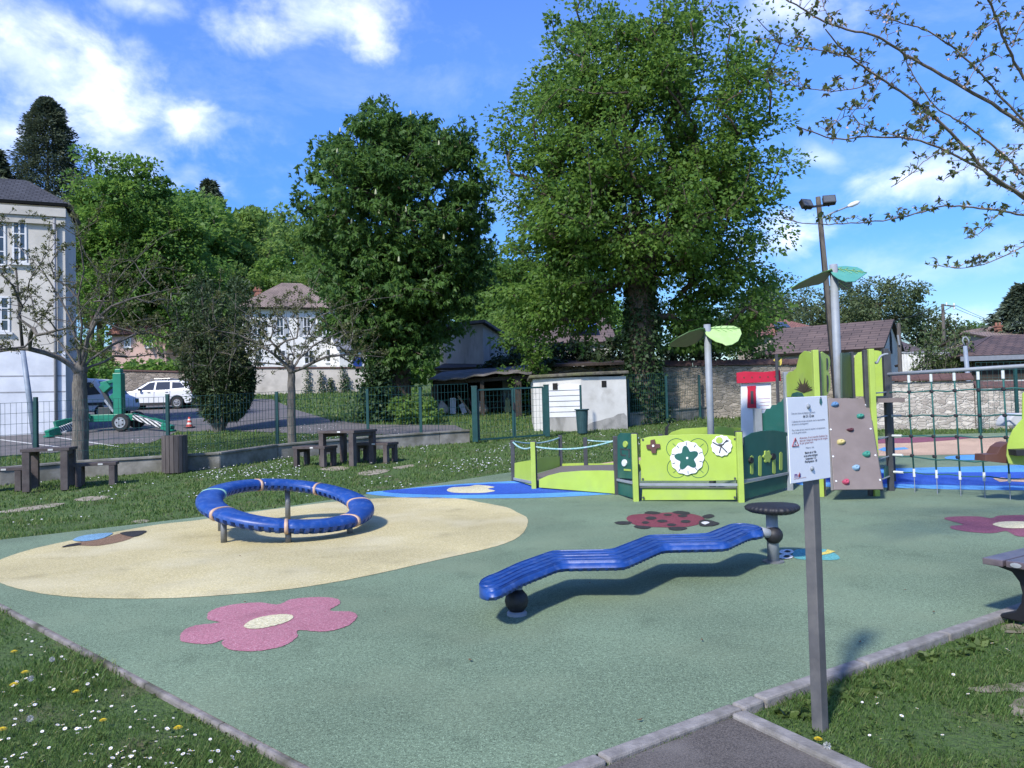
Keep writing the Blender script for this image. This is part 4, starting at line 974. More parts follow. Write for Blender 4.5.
# --- information sign
def info_sign():
    b = G(820, 722); tilt = V((-.012, 0, 0))
    root = thing('info_sign', b, 'white playground rules sign on a grey post leaning slightly at the corner of the path', 'sign')
    pl_, pr = D(786.9, 397.6, b.y - .13), None
    yaw = R_(36)
    ux = V((math.cos(yaw), math.sin(yaw), 0)); n = V((ux.y, -ux.x, 0))
    pt0 = HIT(809.5, 440, V((b.x, b.y, 0)), V((0, -1, 0))); P0 = V((pt0.x, pt0.y, 0)) + n * .038
    C4 = [HIT(x, y, P0, n) for x, y in ((786.9, 397.6), (827, 395.7), (831, 477.4), (790.6, 484.2))]
    o = C4[3]; w = (C4[2] - C4[3]); h = (C4[0] - C4[3]); 
    ct = sum(C4, V()) / 4; wd = ((C4[1] - C4[0]).length + (C4[2] - C4[3]).length) / 2; ht = ((C4[0] - C4[3]).length + (C4[1] - C4[2]).length) / 2
    upv = ((C4[0] + C4[1]) / 2 - (C4[2] + C4[3]) / 2).normalized(); rv = (ux - upv * ux.dot(upv)).normalized()
    A = lambda u, v, d=0: ct + rv * (u - .5) * wd + upv * (v - .5) * ht + n * d
    mb = MB(); mb.prism([A(0, 0), A(1, 0), A(1, 1), A(0, 1)], -n * .004)
    pan = mb.build('sign_panel', mat('white_sign', (.78, .80, .85), (.74, .76, .82), scale=6, rough=.35), root, bevel=.002)
    pt = pt0 + (pt0 - b).normalized() * .17
    mb = MB(); tb = V((b.x, b.y, b.z - .05)); Mx = Matrix((ux, V((-ux.y, ux.x, 0)), V((0, 0, 1)))).transposed()
    up2 = (pt - tb); 
    vsx = [tb + (ux * sx + n * sy) * .028 for sx, sy in ((-1, -1), (1, -1), (1, 1), (-1, 1))]
    mb.prism(vsx, pt - tb); mb.build('post', mat('grey_post', (.105, .105, .11), (.075, .075, .08), scale=5, rough=.6, bump=.1, bscale=60, c3=(.15, .145, .14), s3=4), root, bevel=.004)
    for u, v in ((.5, .885), (.52, .145)):
        mb = MB(); p = A(u, v); q_ = n.to_track_quat('Z', 'Y').to_matrix(); mb.lathe([(.012, 0), (.012, .004), (.008, .009), (.001, .011)], p, 12, q_); mb.build('bolt', galv, root, smooth=True)
    dg = bpy.context.evaluated_depsgraph_get
    ink = mat('grey_ink', (.16, .18, .24), rough=.6); dark = mat('dark_ink', (.03, .035, .06), rough=.6); red = mat('red_ink', (.32, .05, .07), rough=.6); vio = mat('violet_ink', (.16, .06, .25), rough=.6); grn = mat('teal_ink', (.05, .16, .16), rough=.6)
    R3 = Matrix((rv, upv, n)).transposed().to_4x4()
    def text(s, u, v, size, m_, align='LEFT', wmax=None, bold=0):
        cu = bpy.data.curves.new('text', 'FONT'); cu.body = s; cu.size = size; cu.align_x = align; cu.offset = bold
        t = bpy.data.objects.new('text', cu); COL.objects.link(t); bpy.context.view_layer.update()
        me = bpy.data.meshes.new_from_object(t.evaluated_get(dg())); COL.objects.unlink(t); bpy.data.objects.remove(t)
        k = 1.0
        if wmax:
            xs2 = [vv.co.x for vv in me.vertices]; k = wmax * wd / max(max(xs2) - min(xs2), 1e-6)
        me.transform(Matrix.Diagonal((k, 1, 1, 1))); p = A(u, v, .0012); me.transform(Matrix.Translation(p - root.location) @ R3)
        me.name = 'lettering'; me.materials.clear(); me.materials.append(m_)
        oo = bpy.data.objects.new('lettering', me); COL.objects.link(oo); oo.parent = pan
    text("Cette aire de jeux est destinée aux enfants", .085, .80, .013, ink, wmax=.58)
    text("de 2 à 12 ans", .5, .755, .019, dark, 'CENTER', .27, .0004)
    text("L'utilisation de ces jeux est placée sous la responsabilité", .085, .705, .012, ink, wmax=.82)
    text("des parents ou accompagnateurs", .085, .675, .012, ink, wmax=.40)
    text("Pour le bien de tous, merci de respecter ces équipements", .085, .605, .012, ink, wmax=.82)
    text("et de les garder propres", .085, .575, .012, ink, wmax=.34)
    text("Attention, il est interdit d'utiliser les", .255, .505, .014, red, wmax=.70); text("jeux par temps de neige ou de verglas", .255, .475, .014, red, wmax=.70); text("et par grand vent", .255, .445, .014, red, wmax=.33)
    text("Merci de", .5, .385, .012, ink, 'CENTER', .2)
    for s, v, wv in (("Mairie de la Ville", .325, .28), ("ou les services techniques", .29, .34), ("Urgences 112", .255, .26), ("Pompiers 18", .22, .3)): text(s, .51, v, .015, dark, 'CENTER', wv, .0003)
    # warning triangle, crest, logo
    mb = MB(); a, b_, c = A(.07, .43, .0015), A(.225, .43, .0015), A(.15, .525, .0015); mb.tube([a, b_, c, a], .0022, 4); mb.build('warning_triangle', red, pan)
    mb = MB(); mb.prism([A(.143, .475, .001), A(.157, .475, .001), A(.155, .505, .001), A(.145, .505, .001)], n * .001); mb.prism([A(.14, .443, .001), A(.16, .443, .001), A(.16, .455, .001), A(.14, .455, .001)], n * .001); mb.build('warning_mark', dark, pan)
    mb = MB(); mb.prism([A(.80, .97, .001), A(.85, .97, .001), A(.86, .92, .001), A(.825, .885, .001), A(.79, .92, .001)], n * .001); mb.build('crest', grn, pan)
    mb = MB(); mb.prism([A(.815, .99, .001), A(.84, .99, .001), A(.838, .972, .001), A(.817, .972, .001)], n * .001); mb.build('crest_tower', ink, pan)
    text("m", .09, .065, .034, vio, bold=.0008); text("u", .20, .065, .034, mat('blue_ink', (.08, .1, .3), rough=.6), bold=.0008)
    mb = MB(); mb.prism([A(.185, .06, .0014), A(.225, .075, .0014), A(.215, .12, .0014), A(.20, .10, .0014), A(.18, .085, .0014)], n * .001); mb.build('flame_mark', red, pan)
    text("communauté de communes", .07, .045, .009, red, wmax=.3)
info_sign()

# --- park bench at the right edge
def park_bench():
    z = .43; P, Q, Rr = ZP(982, 557.5, z), ZP(1005, 563.5, z), ZP(1024, 547.5, z)
    ax = (Rr - P); ax.z = 0; ax.normalize(); cr = V((ax.y, -ax.x, 0))
    b = G(1016, 618); 
    root = thing('park_bench', (b.x, b.y, 0), 'brown slatted park bench with black cast legs at the edge of the rubber floor', 'bench')
    wood = mat('brown_recycled_plastic', (.115, .09, .10), (.065, .052, .062), scale=9, rough=.36, spec=.6, bump=.35, bscale=30, stretch=(1, 1, 1), c3=(.14, .12, .12), s3=3)  # violet in the brown paints in the sky reflected on the slats
    L_ = 1.8; wslat = .13
    O = P.copy()
    for i in range(3):
        s = O + cr * (i * (wslat + .012) + wslat / 2) + ax * (.0 if i == 0 else .015 * i); a = V((s.x, s.y, z - .0225)); o = MB(); o.bar(a, a + ax * L_, wslat, .045); o.build('seat_slat', wood, root, bevel=.006)
        if i == 1:
            q_ = a - ax * .002; mb = MB(); Mq = (-ax).to_track_quat('Z', 'Y').to_matrix()
            mb.lathe([(.001, 0), (.016, 0), (.016, .004), (.001, .005)], q_, 14, Mq @ Matrix.Diagonal((2.2, 1, 1))); mb.build('maker_plate', mat('aluminium', (.55, .56, .58), rough=.4, metal=.6), root)
    iron = mat('black_cast_iron', (.018, .018, .022), rough=.5, metal=.3)
    for k in (.18, L_ - .25):
        c = O + ax * k + cr * (.21); c.z = 0
        prof = [(-.19, .385), (.19, .385), (.19, .35), (.10, .33), (.055, .27), (.04, .2), (.05, .13), (.085, .07), (.18, .03), (.20, 0), (-.20, 0), (-.18, .03), (-.085, .07), (-.05, .13), (-.04, .2), (-.055, .27), (-.10, .33), (-.19, .35)]
        mb = MB(); mb.prism([c + cr * u + V((0, 0, zz_)) - ax * .03 for u, zz_ in prof], ax * .06); mb.build('leg', iron, root, bevel=.01)
park_bench()

# --- picnic tables and benches of brown recycled planks
plank = mat('dark_brown_plank', (.082, .066, .064), (.052, .042, .042), scale=7, rough=.65, bump=.3, bscale=40, c3=(.105, .09, .085), s3=3)
plate_m = mat('pale_plate', (.6, .6, .58), rough=.5)
def slab_table(name, P, top, size, rz, label, cat, leg=.13, group=None, plate=True):
    root = thing(name, (P.x, P.y, T(P.x, P.y) - .03), label, cat, group, rz); a, b = size
    n = max(2, round(b / .16)); w = b / n
    mb = MB()
    for i in range(n): mb.box((0, -b / 2 + w * (i + .5), top - .03 + .03), (a, w - .006, .06))
    mb.build('top' if cat != 'bench' else 'seat', plank, root, local=True, bevel=.004)
    for sx in (-1, 1):
        for sy in (-1, 1):
            mb = MB(); mb.box((sx * (a / 2 - leg * .75), sy * (b / 2 - leg * .5 - .01), (top - .03) / 2), (leg, leg, top - .03)); mb.build('leg', plank, root, local=True, bevel=.006)
        mb = MB(); mb.box((sx * (a / 2 - leg * .75), 0, top - .075), (leg * .6, b - 2 * leg - .03, .085)); mb.build('crossbeam', plank, root, local=True)
    if plate:
        mb = MB(); mb.box((.1, -b / 2 - .001, top), (.09, .006, .035)); mb.build('plate', plate_m, root, local=True)
    return root
def place(px, py, dx=0, dy=0): p = G(px, py); return V((p.x + dx, p.y + dy, 0))
tb = G(35, 499); te = G(77, 496)
tz = math.atan2(te.y - tb.y, te.x - tb.x)
t1 = G(50, 488)
slab_table('picnic_table', t1, .82, (.86, .80), .33, 'dark brown plank picnic table beside the bare tree trunk at left', 'table')
slab_table('picnic_bench', G(97, 484), .45, (.78, .42), .33, 'low brown plank bench to the right of the left picnic table', 'bench', .11)
slab_table('picnic_bench', G(1, 490), .45, (.85, .42), .33, 'low brown plank bench cut by the left edge of the photo', 'bench', .11)
slab_table('picnic_table', G(344, 466) + V((-.0, .45, 0)), .80, (1.05, .95), -.42, 'dark brown plank picnic table standing in front of the wire fence posts', 'table')
slab_table('picnic_bench', G(313, 466) + V((.0, .2, 0)), .45, (.95, .5), -.42, 'low brown plank bench left of the picnic table by the fence', 'bench', .11)
slab_table('picnic_bench', G(371, 463) + V((.05, .4, 0)), .45, (1.0, .5), -.42, 'low brown plank bench right of the picnic table by the fence', 'bench', .11)

# --- slatted litter bin
def litter_bin():
    P = G(175, 471.5); s = 1 / (FPX / P.y); w = 24 * s / 2; h = 37 * s
    root = thing('litter_bin', P, 'round litter bin clad in vertical brown slats in front of the low wall', 'litter bin')
    body = mat('brown_slat', (.10, .085, .08), (.065, .055, .052), scale=9, rough=.7, bump=.3, bscale=30, stretch=(1, 1, .2))
    mb = MB(); mb.lathe([(w - .05, .0), (w - .05, h - .04), (w - .08, h - .04), (w - .08, .1)], (P.x, P.y, P.z - .03), 20); mb.build('liner', blackrub, root)
    for k in range(18):
        a = 2 * math.pi * k / 18; mb = MB(); mb.box((P.x + (w - .02) * math.cos(a), P.y + (w - .02) * math.sin(a), P.z + h / 2 - .02), (.035, 2 * math.pi * w / 18 - .012, h), Matrix.Rotation(a, 3, 'Z')); mb.build('slat', body, root, bevel=.004)
litter_bin()
# ================================================================== fence, walls
fgreen = mat('fence_green', (.012, .062, .062), (.009, .045, .046), scale=5, rough=.45)
lowconc = mat('weathered_concrete', (.27, .26, .235), (.13, .125, .11), scale=2.6, rough=.95, bump=.5, bscale=30, c3=(.085, .085, .055), s3=1.1, lo3=.45, hi3=.7, detail=7)
def low_wall(pts, h, w, label, m=lowconc, name='low_wall', coping=True):
    root = thing(name, pts[0], label, 'wall')
    mb = MB(); cp = MB()
    for a, b in zip(pts, pts[1:]):
        n = max(1, int((b - a).length / 2.0))
        for i in range(n):
            p, q = a + (b - a) * (i / n), a + (b - a) * ((i + 1) / n)
            zb, za = T(q.x, q.y), T(p.x, p.y); d = (q - p); d.z = 0; ex = d.normalized() * .004
            mb.prism([V((p.x, p.y, za - .3)) + ex, V((q.x, q.y, zb - .3)) - ex, V((q.x, q.y, zb + h)) - ex, V((p.x, p.y, za + h)) + ex], V((-d.y, d.x, 0)).normalized() * w)
            if coping: cp.bar(V((p.x, p.y, za + h + .03)) + ex + V((-d.y, d.x, 0)).normalized() * w / 2, V((q.x, q.y, zb + h + .03)) - ex + V((-d.y, d.x, 0)).normalized() * w / 2, w + .07, .055)
    mb.build('wall', m, root, bevel=.01)
    if coping: cp.build('coping', m, root, bevel=.01)
    else: cp.bm.free()
    return root
wl = [G(-140, 494), G(0, 484), G(77, 476.5), G(164, 471), G(220, 467.2), G(278, 458), G(370, 449), G(440, 443.5), G(470, 441.5)]
low_wall(wl, .30, .18, 'low weathered concrete wall carrying the green wire fence along the parking lot')
def mesh_fence(name, pts, posts_px, h0, h1, label, back=.09, sp=.1):
    root = thing(name, pts[0], label, 'fence')
    def off(a, b): d = (b - a); return V((-d.y, d.x, 0)).normalized() * back
    for a, b in zip(pts, pts[1:]):
        o = off(a, b); n = max(1, round((b - a).length / 2.5)); mb = MB()
        A, B = a + o, b + o; L_ = (B - A).length; d = (B - A).normalized(); k = int(L_ / sp)
        zA, zB = T(A.x, A.y) + h0, T(B.x, B.y) + h0
        for i in range(k + 1):
            t = i / k; p = A + (B - A) * t; z = zA + (zB - zA) * t; mb.bar((p.x, p.y, z), (p.x, p.y, z + h1 - h0), .0065, .0065, d)
        nz_ = int((h1 - h0) / .2)
        for j in range(nz_ + 1):
            zz_ = (h1 - h0) * j / nz_; mb.bar((A.x, A.y, zA + zz_), (B.x, B.y, zB + zz_), .007, .008)
        mb.build('mesh_panel', fgreen, root)
    for px, py, top in posts_px:
        best = None
        for a, b in zip(pts, pts[1:]):
            o = off(a, b); n = V((o.x, o.y, 0)).normalized(); q = HIT(px, py, a + o, n)
            t = (q - a).dot((b - a)) / (b - a).length_squared
            if -.02 <= t <= 1.02: best = q
        if best is None: continue
        z0 = T(best.x, best.y); z1 = HZ(best, top); mb = MB(); mb.box((best.x, best.y, (z0 + z1) / 2), (.075, .075, z1 - z0)); mb.build('post', fgreen, root, bevel=.006)
    return root
mesh_fence('wire_fence', wl, [(-60, 450, 400), (36, 440, 397), (168, 440, 394), (277.5, 440, 391.5), (368, 430, 389), (421, 425, 387)], .34, 1.72, 'dark green welded wire fence standing on the low concrete wall by the parking lot')
# gate
ga, gb = G(475.5, 442), G(547.5, 436.5)
def gate():
    root = thing('gate', ga, 'dark green double leaf mesh gate between two thick posts in front of the open shed', 'gate')
    for P, top in ((ga, 387), (gb, 385.5)):
        z1 = HZ(P, top); mb = MB(); mb.box((P.x, P.y, (P.z + z1) / 2), (.16, .16, z1 - P.z)); mb.box((P.x, P.y, z1 + .015), (.18, .18, .03)); mb.build('post', fgreen, root, bevel=.01)
    mid = ga + (gb - ga) * .53
    d = (gb - ga).normalized()
    for a, b in ((ga + d * .12, mid - d * .03), (mid + d * .03, gb - d * .12)):
        za, zb_, h = T(a.x, a.y) + .06, T(b.x, b.y) + .06, HZ(mid, 388.5) - T(mid.x, mid.y) - .06
        mb = MB()
        for p, z in ((a, za), (b, zb_)): mb.bar((p.x, p.y, z), (p.x, p.y, z + h), .06)
        mb.bar((a.x, a.y, za), (b.x, b.y, zb_), .05); mb.bar((a.x, a.y, za + h), (b.x, b.y, zb_ + h), .05)
        lf = mb.build('gate_leaf', fgreen, root)
        mb = MB(); k = int((b - a).length / .12)
        for i in range(1, k):
            t = i / k; p = a + (b - a) * t; mb.bar((p.x, p.y, za), (p.x, p.y, za + h), .006, .006, d)
        for j in range(1, 8): mb.bar((a.x, a.y, za + h * j / 8), (b.x, b.y, zb_ + h * j / 8), .006)
        mb.build('mesh', fgreen, lf)
    mb = MB(); q = mid + V((0, -.06, 0)); mb.box((q.x, q.y, T(q.x, q.y) + 1.0), (.05, .1, .22)); mb.build('lock', blackrub, root)
gate()
wr = [G(628, 425.5), G(682, 420), G(712, 417), G(790, 413), G(880, 409)]
low_wall(wr[:3], .36, .18, 'short low concrete wall to the right of the white cabin below the big tree')
mesh_fence('wire_fence', [G(629, 427), G(682, 421.5), G(704, 418.5)], [(629, 415, 379), (667, 410, 376), (700, 410, 375)], .05, 1.75, 'dark green wire fence between the white cabin and the big tree trunk')
fr = [G(979, 433), G(1019, 433.5), G(1100, 434.5)]
mesh_fence('wire_fence', fr, [(979.5, 410, 366), (1017, 410, 366), (1080, 410, 366)], .05, 1.95, 'tall dark green wire fence in front of the stone wall behind the rope net', sp=.12)

# stone walls
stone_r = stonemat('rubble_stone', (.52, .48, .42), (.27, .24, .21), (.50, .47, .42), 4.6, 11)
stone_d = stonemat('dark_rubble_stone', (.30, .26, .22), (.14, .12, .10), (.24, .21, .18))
coping = tilemat('brown_coping_tile', (.12, .06, .055), (.08, .042, .04)); copm = mat('brown_tile_edge', (.11, .062, .055), (.07, .042, .04), scale=12, rough=.85)
def stone_wall(A, B, pyA, pyB, label, m, thick=.35, group=None):
    root = thing('stone_wall', A, label, 'wall'); zA, zB = HZ(A, pyA), HZ(B, pyB); d = (B - A); d.z = 0; L_ = d.length; d.normalize(); n = V((-d.y, d.x, 0))
    mb = MB(); mb.prism([(A.x, A.y, A.z - .4), (B.x, B.y, B.z - .4), (B.x, B.y, zB), (A.x, A.y, zA)], n * thick); mb.build('wall', m, root)
    cp = MB(); ns = int(L_ / .28)
    for i in range(ns):
        p = A + (B - A) * ((i + .5) / ns); z = zA + (zB - zA) * ((i + .5) / ns); c0 = V((p.x, p.y, z))
        hw = L_ / ns / 2 * .97; j = random.uniform(-.01, .01)
        s = [c0 - n * .09 + V((0, 0, .02 + j)), c0 + n * (thick + .09) + V((0, 0, .02 + j)), c0 + n * (thick + .09) + V((0, 0, .07 + j)), c0 + n * (thick / 2) + V((0, 0, .24 + j)), c0 - n * .09 + V((0, 0, .07 + j))]
        cp.prism([q - d * hw for q in s], d * hw * 2)
    cp.build('coping', copm, root); return root
rb = G(886, 428.5), G(975, 428.0), G(1120, 428)
swr = stone_wall(G(868, 428.5), G(975.5, 428), 382.5, 381, 'long pale rubble stone wall with brown tile coping behind the rope net', stone_r)
stone_wall(G(976.5, 427.9), G(1150, 427), 389, 388, 'lower part of the rubble stone wall at the right edge under the white boards', stone_r)
# back wall under the big tree, whose shade is in the darker stone colours
stone_wall(G(641, 418), G(866, 416.5), 367, 364, 'shaded grey stone garden wall with tiled top behind the turret', stonemat('shaded_rubble_stone', (.33, .29, .24), (.17, .15, .12), (.30, .27, .22), 3.6, 9))

# ================================================================== buildings
def plaster(name, c, c2=None, sc_=1.2, c3=None): return mat(name, c, c2 or tuple(x * .8 for x in c), scale=sc_, rough=.9, bump=.25, bscale=25, detail=8, c3=c3 or tuple(x * .55 for x in c), s3=.7, lo3=.55, hi3=.85)
glass = mat('window_glass', (.05, .065, .085), (.03, .04, .05), scale=2, rough=.08, spec=.8); wframe = mat('white_frame', (.68, .69, .70), (.6, .61, .62), scale=4, rough=.5)
class House:
    def __init__(s, name, A, B, h, depth, m, label, cat, zb=None):
        """front wall from A to B, body going back from the camera"""
        s.A, s.B = V(A), V(B); s.z0 = min(A.z, B.z) if zb is None else zb; s.h = h
        d = V((B.x - A.x, B.y - A.y, 0)); s.L = d.length; s.d = d.normalized(); s.n = V((s.d.y, -s.d.x, 0)); s.dep = depth
        s.root = thing(name, (A.x, A.y, s.z0), label, cat)
        mb = MB(); p = [s.P(0, 0, -1), s.P(s.L, 0, -1), s.P(s.L, 0, h), s.P(0, 0, h)]; mb.prism(p, -s.n * depth); s.wall = mb.build('wall', m, s.root)
    def P(s, u, v, z): return V((s.A.x, s.A.y, s.z0)) + s.d * u - s.n * v + V((0, 0, z))
    def uz(s, px, py): q = HIT(px, py, V((s.A.x, s.A.y, 0)), s.n); w = q - s.A; return w.dot(s.d), q.z - s.z0
    def win(s, px0, py0, px1, py1, bars=(2, 2), shutter=None, m=None):
        u0, z1 = s.uz(px0, py0); u1, z0 = s.uz(px1, py1); s.winm(u0, z0, u1, z1, bars, shutter, m)
    def winm(s, u0, z0, u1, z1, bars=(2, 2), shutter=None, m=None, sill=True):
        mb = MB(); f = .07
        for a, b, c, e in ((u0, u1, z0, z0 + f), (u0, u1, z1 - f, z1)): mb.prism([s.P(a, -.04, c), s.P(b, -.04, c), s.P(b, -.04, e), s.P(a, -.04, e)], -s.n * .06)
        for a, b in ((u0, u0 + f), (u1 - f, u1)): mb.prism([s.P(a, -.038, z0 + f), s.P(b, -.038, z0 + f), s.P(b, -.038, z1 - f), s.P(a, -.038, z1 - f)], -s.n * .058)
        for i in range(1, bars[0]): c = u0 + (u1 - u0) * i / bars[0]; mb.prism([s.P(c - .03, -.034, z0 + f), s.P(c + .03, -.034, z0 + f), s.P(c + .03, -.034, z1 - f), s.P(c - .03, -.034, z1 - f)], -s.n * .03)
        for i in range(1, bars[1]): c = z0 + (z1 - z0) * i / bars[1]; mb.prism([s.P(u0 + f, -.033, c - .02), s.P(u1 - f, -.033, c - .02), s.P(u1 - f, -.033, c + .02), s.P(u0 + f, -.033, c + .02)], -s.n * .028)
        w = mb.build('window', m or wframe, s.root)
        mb = MB(); mb.prism([s.P(u0 + f, -.012, z0 + f), s.P(u1 - f, -.012, z0 + f), s.P(u1 - f, -.012, z1 - f), s.P(u0 + f, -.012, z1 - f)], -s.n * .01); mb.build('pane', glass, w)
        if sill: mb = MB(); mb.prism([s.P(u0 - .1, -.12, z0 - .1), s.P(u1 + .1, -.12, z0 - .1), s.P(u1 + .1, -.12, z0 - .02), s.P(u0 - .1, -.12, z0 - .02)], -s.n * .14); mb.build('sill', wframe, w)
        if shutter:
            sw = (u1 - u0) * .5
            for a in (u0 - sw - .02, u1 + .02): mb = MB(); mb.prism([s.P(a, -.06, z0), s.P(a + sw, -.06, z0), s.P(a + sw, -.06, z1), s.P(a, -.06, z1)], -s.n * .04); mb.build('shutter', shutter, w)
    def slab(s, name, u0, u1, z0, z1, v0, v1, m):
        mb = MB(); mb.prism([s.P(u0, v0, z0), s.P(u1, v0, z0), s.P(u1, v0, z1), s.P(u0, v0, z1)], -s.n * (v1 - v0)); return mb.build(name, m, s.root)
    def roofplane(s, mb, pts, th=.12):
        """pts 3D; uv in metres along the slope"""
        a, b = pts[0], pts[1]; ux = (b - a).normalized(); nn = (b - a).cross(pts[-1] - a).normalized(); uy = nn.cross(ux)
        if nn.z < 0: nn = -nn
        uv = [((p - a).dot(ux), (p - a).dot(uy)) for p in pts]
        mb.face([p + nn * th for p in pts], uv)
        n = len(pts)
        for i in range(n): p, q = pts[i], pts[(i + 1) % n]; mb.face([p, q, q + nn * th, p + nn * th], [(0, 0)] * 4)
        mb.face(list(reversed(pts)), [(0, 0)] * n)
    def gable(s, rise, m, axis='x', ov=.3, gm=None):
        mb = MB(); L_, dp, h = s.L, s.dep, s.h
        if axis == 'x':      # ridge along the front
            s.roofplane(mb, [s.P(-ov, -ov, h - .1), s.P(L_ + ov, -ov, h - .1), s.P(L_ + ov, dp / 2, h + rise), s.P(-ov, dp / 2, h + rise)])
            s.roofplane(mb, [s.P(L_ + ov, dp + ov, h - .1), s.P(-ov, dp + ov, h - .1), s.P(-ov, dp / 2, h + rise), s.P(L_ + ov, dp / 2, h + rise)])
            for u in (0, L_ - .2): g = MB(); g.prism([s.P(u, 0, h), s.P(u, dp, h), s.P(u, dp / 2, h + rise - .05)], s.d * .2); g.build('gable', gm or s.wall.data.materials[0], s.root)
        else:
            s.roofplane(mb, [s.P(-ov, dp + ov, h - .1), s.P(-ov, -ov, h - .1), s.P(L_ / 2, -ov, h + rise), s.P(L_ / 2, dp + ov, h + rise)])
            s.roofplane(mb, [s.P(L_ + ov, -ov, h - .1), s.P(L_ + ov, dp + ov, h - .1), s.P(L_ / 2, dp + ov, h + rise), s.P(L_ / 2, -ov, h + rise)])
            for v in (0, dp - .2): g = MB(); g.prism([s.P(0, v, h), s.P(L_, v, h), s.P(L_ / 2, v, h + rise - .05)], -s.n * .2); g.build('gable', gm or s.wall.data.materials[0], s.root)
        s.roof = mb.build('roof', m, s.root, fix=False); return s.roof
    def hip(s, rise, m, ov=.4, k=.42):
        mb = MB(); L_, dp, h = s.L, s.dep, s.h; r0, r1 = s.P(L_ * k, dp / 2, h + rise), s.P(L_ * (1 - k), dp / 2, h + rise)
        a, b, c, e = s.P(-ov, -ov, h), s.P(L_ + ov, -ov, h), s.P(L_ + ov, dp + ov, h), s.P(-ov, dp + ov, h)
        s.roofplane(mb, [a, b, r1, r0]); s.roofplane(mb, [c, e, r0, r1]); s.roofplane(mb, [b, c, r1]); s.roofplane(mb, [e, a, r0])
        s.roof = mb.build('roof', m, s.root, fix=False); return s.roof
    def chimney(s, u, v, z, h, w=.6, m=None):
        mb = MB(); p = s.P(u, v, z + h / 2); Mx = Matrix.Rotation(math.atan2(s.d.y, s.d.x), 3, 'Z'); mb.box(p, (w, w * .8, h), Mx); mb.box(p + V((0, 0, h / 2 + .05)), (w + .12, w * .8 + .12, .1), Mx)
        for q in (-.15, .15): mb.lathe([(.09, 0), (.09, .25)], p + s.d * q + V((0, 0, h / 2 + .1)), 8)
        mb.build('chimney', m or brickm, s.roof)
brickm = mat('chimney_brick', (.30, .14, .10), (.22, .10, .075), scale=12, rough=.9)
slate = tilemat('slate_roof', (.052, .055, .066), (.036, .038, .046), sx=4, sy=7)
brown_tile = tilemat('brown_tile_roof', (.125, .09, .08), (.095, .07, .064), sx=1.1, sy=3.3); red_tile = tilemat('red_tile_roof', (.30, .135, .10), (.22, .10, .075)); old_tile = tilemat('old_tile_roof', (.30, .225, .185), (.22, .165, .135)); violet_tile = tilemat('violet_tile_roof', (.125, .080, .066), (.08, .054, .046), sx=3, sy=3.4)

# --- three storey house at the left edge
hb = G(67, 431.5); dirw = V((1, .42, 0)).normalized(); ha = hb - dirw * 13; ha.z = hb.z
H1 = House('townhouse', ha, hb, HZ(hb, 207) - hb.z, 3.0, plaster('cream_render', (.58, .55, .50), (.46, .44, .40), c3=(.40, .375, .34)), 'tall cream three storey house with slate roof at the left edge', 'house')
H1.slab('ground_floor_render', 0, H1.L - .02, -.6, H1.uz(40, 352)[1], -.05, .02, mat('white_painted_render', (.66, .69, .74), (.54, .57, .62), scale=1.6, rough=.85, detail=8, bump=.1, bscale=20))
for py in (376, 392): H1.slab('groove', 0, H1.L - .03, H1.uz(40, py)[1] - .025, H1.uz(40, py)[1] + .025, -.055, -.04, mat('groove_grey', (.3, .31, .33), rough=.9))
H1.slab('cornice', -.2, H1.L + .06, H1.h - .45, H1.h - .12, -.22, 0, plaster('pale_stone', (.50, .48, .44)))
H1.slab('cornice', -.2, H1.L + .03, H1.h - .75, H1.h - .46, -.14, 0, plaster('pale_stone', (.50, .48, .44)))
for (x0, y0, x1, y1) in ((12, 219, 27, 263), (-16, 222, 6, 266), (-8, 296, 10, 332), (-40, 300, -22, 336)): H1.win(x0, y0, x1, y1, (2, 3))
mb = MB(); mb.tube([H1.P(H1.L - .35, -.12, -.2), H1.P(H1.L - .35, -.12, H1.h - .4)], .06, 8); mb.build('downpipe', mat('zinc', (.26, .27, .29), rough=.6, metal=.3), H1.root, smooth=True)
H1.hip(1.25, slate, .14, .12)

# --- white villa behind the small bare tree, with its terrace wall
va = D(243, 365, 62); vb = D(344, 365, 64.5); z0v = min(va.z, vb.z) - .5
va.z = vb.z = z0v
H2 = House('villa', va, vb, D(290, 309, 63).z - z0v, 8, plaster('white_render', (.72, .71, .68), (.64, .63, .60)), 'white villa with weathered tiled hip roof behind the small bare tree', 'house')
H2.hip(2.75, old_tile, .5, .40); H2.chimney(1.2, 3.5, H2.h + .6, 1.4)
blind = mat('grey_shutter', (.36, .38, .40), rough=.6)
for r in ((253, 320, 262, 336), (276, 317, 284, 336), (303, 317, 311, 336), (322, 318, 330, 336)): H2.win(*r, (2, 2), blind)
for r in ((254, 346, 262, 362), (277, 350, 286, 361), (304, 350, 314, 364), (326, 349, 336, 362)): H2.win(*r, (2, 2))
aa = D(340, 372, 61); ab = D(368, 372, 62); aa.z = ab.z = z0v - .4
H2b = House('annexe', aa, ab, D(355, 350, 61.5).z - aa.z, 5, plaster('white_render', (.72, .71, .68)), 'small white annexe with a blue door right of the villa', 'annexe')
H2b.gable(1.5, mat('annexe_slate', (.17, .18, .2), rough=.8), 'x', .2); mb = MB(); u0, z1 = H2b.uz(353, 357); u1, zq = H2b.uz(361.5, 366.5); mb.prism([H2b.P(u0, -.05, zq), H2b.P(u1, -.05, zq), H2b.P(u1, -.05, z1), H2b.P(u0, -.05, z1)], -H2b.n * .06); mb.build('door', mat('blue_door', (.02, .05, .25), rough=.5), H2b.root)
ta, tb_ = G(236, 398.5), G(372, 401)
ta, tb_ = D(232, 394, 55), D(374, 396, 55); ta.z = T(ta.x, ta.y); tb_.z = T(tb_.x, tb_.y)
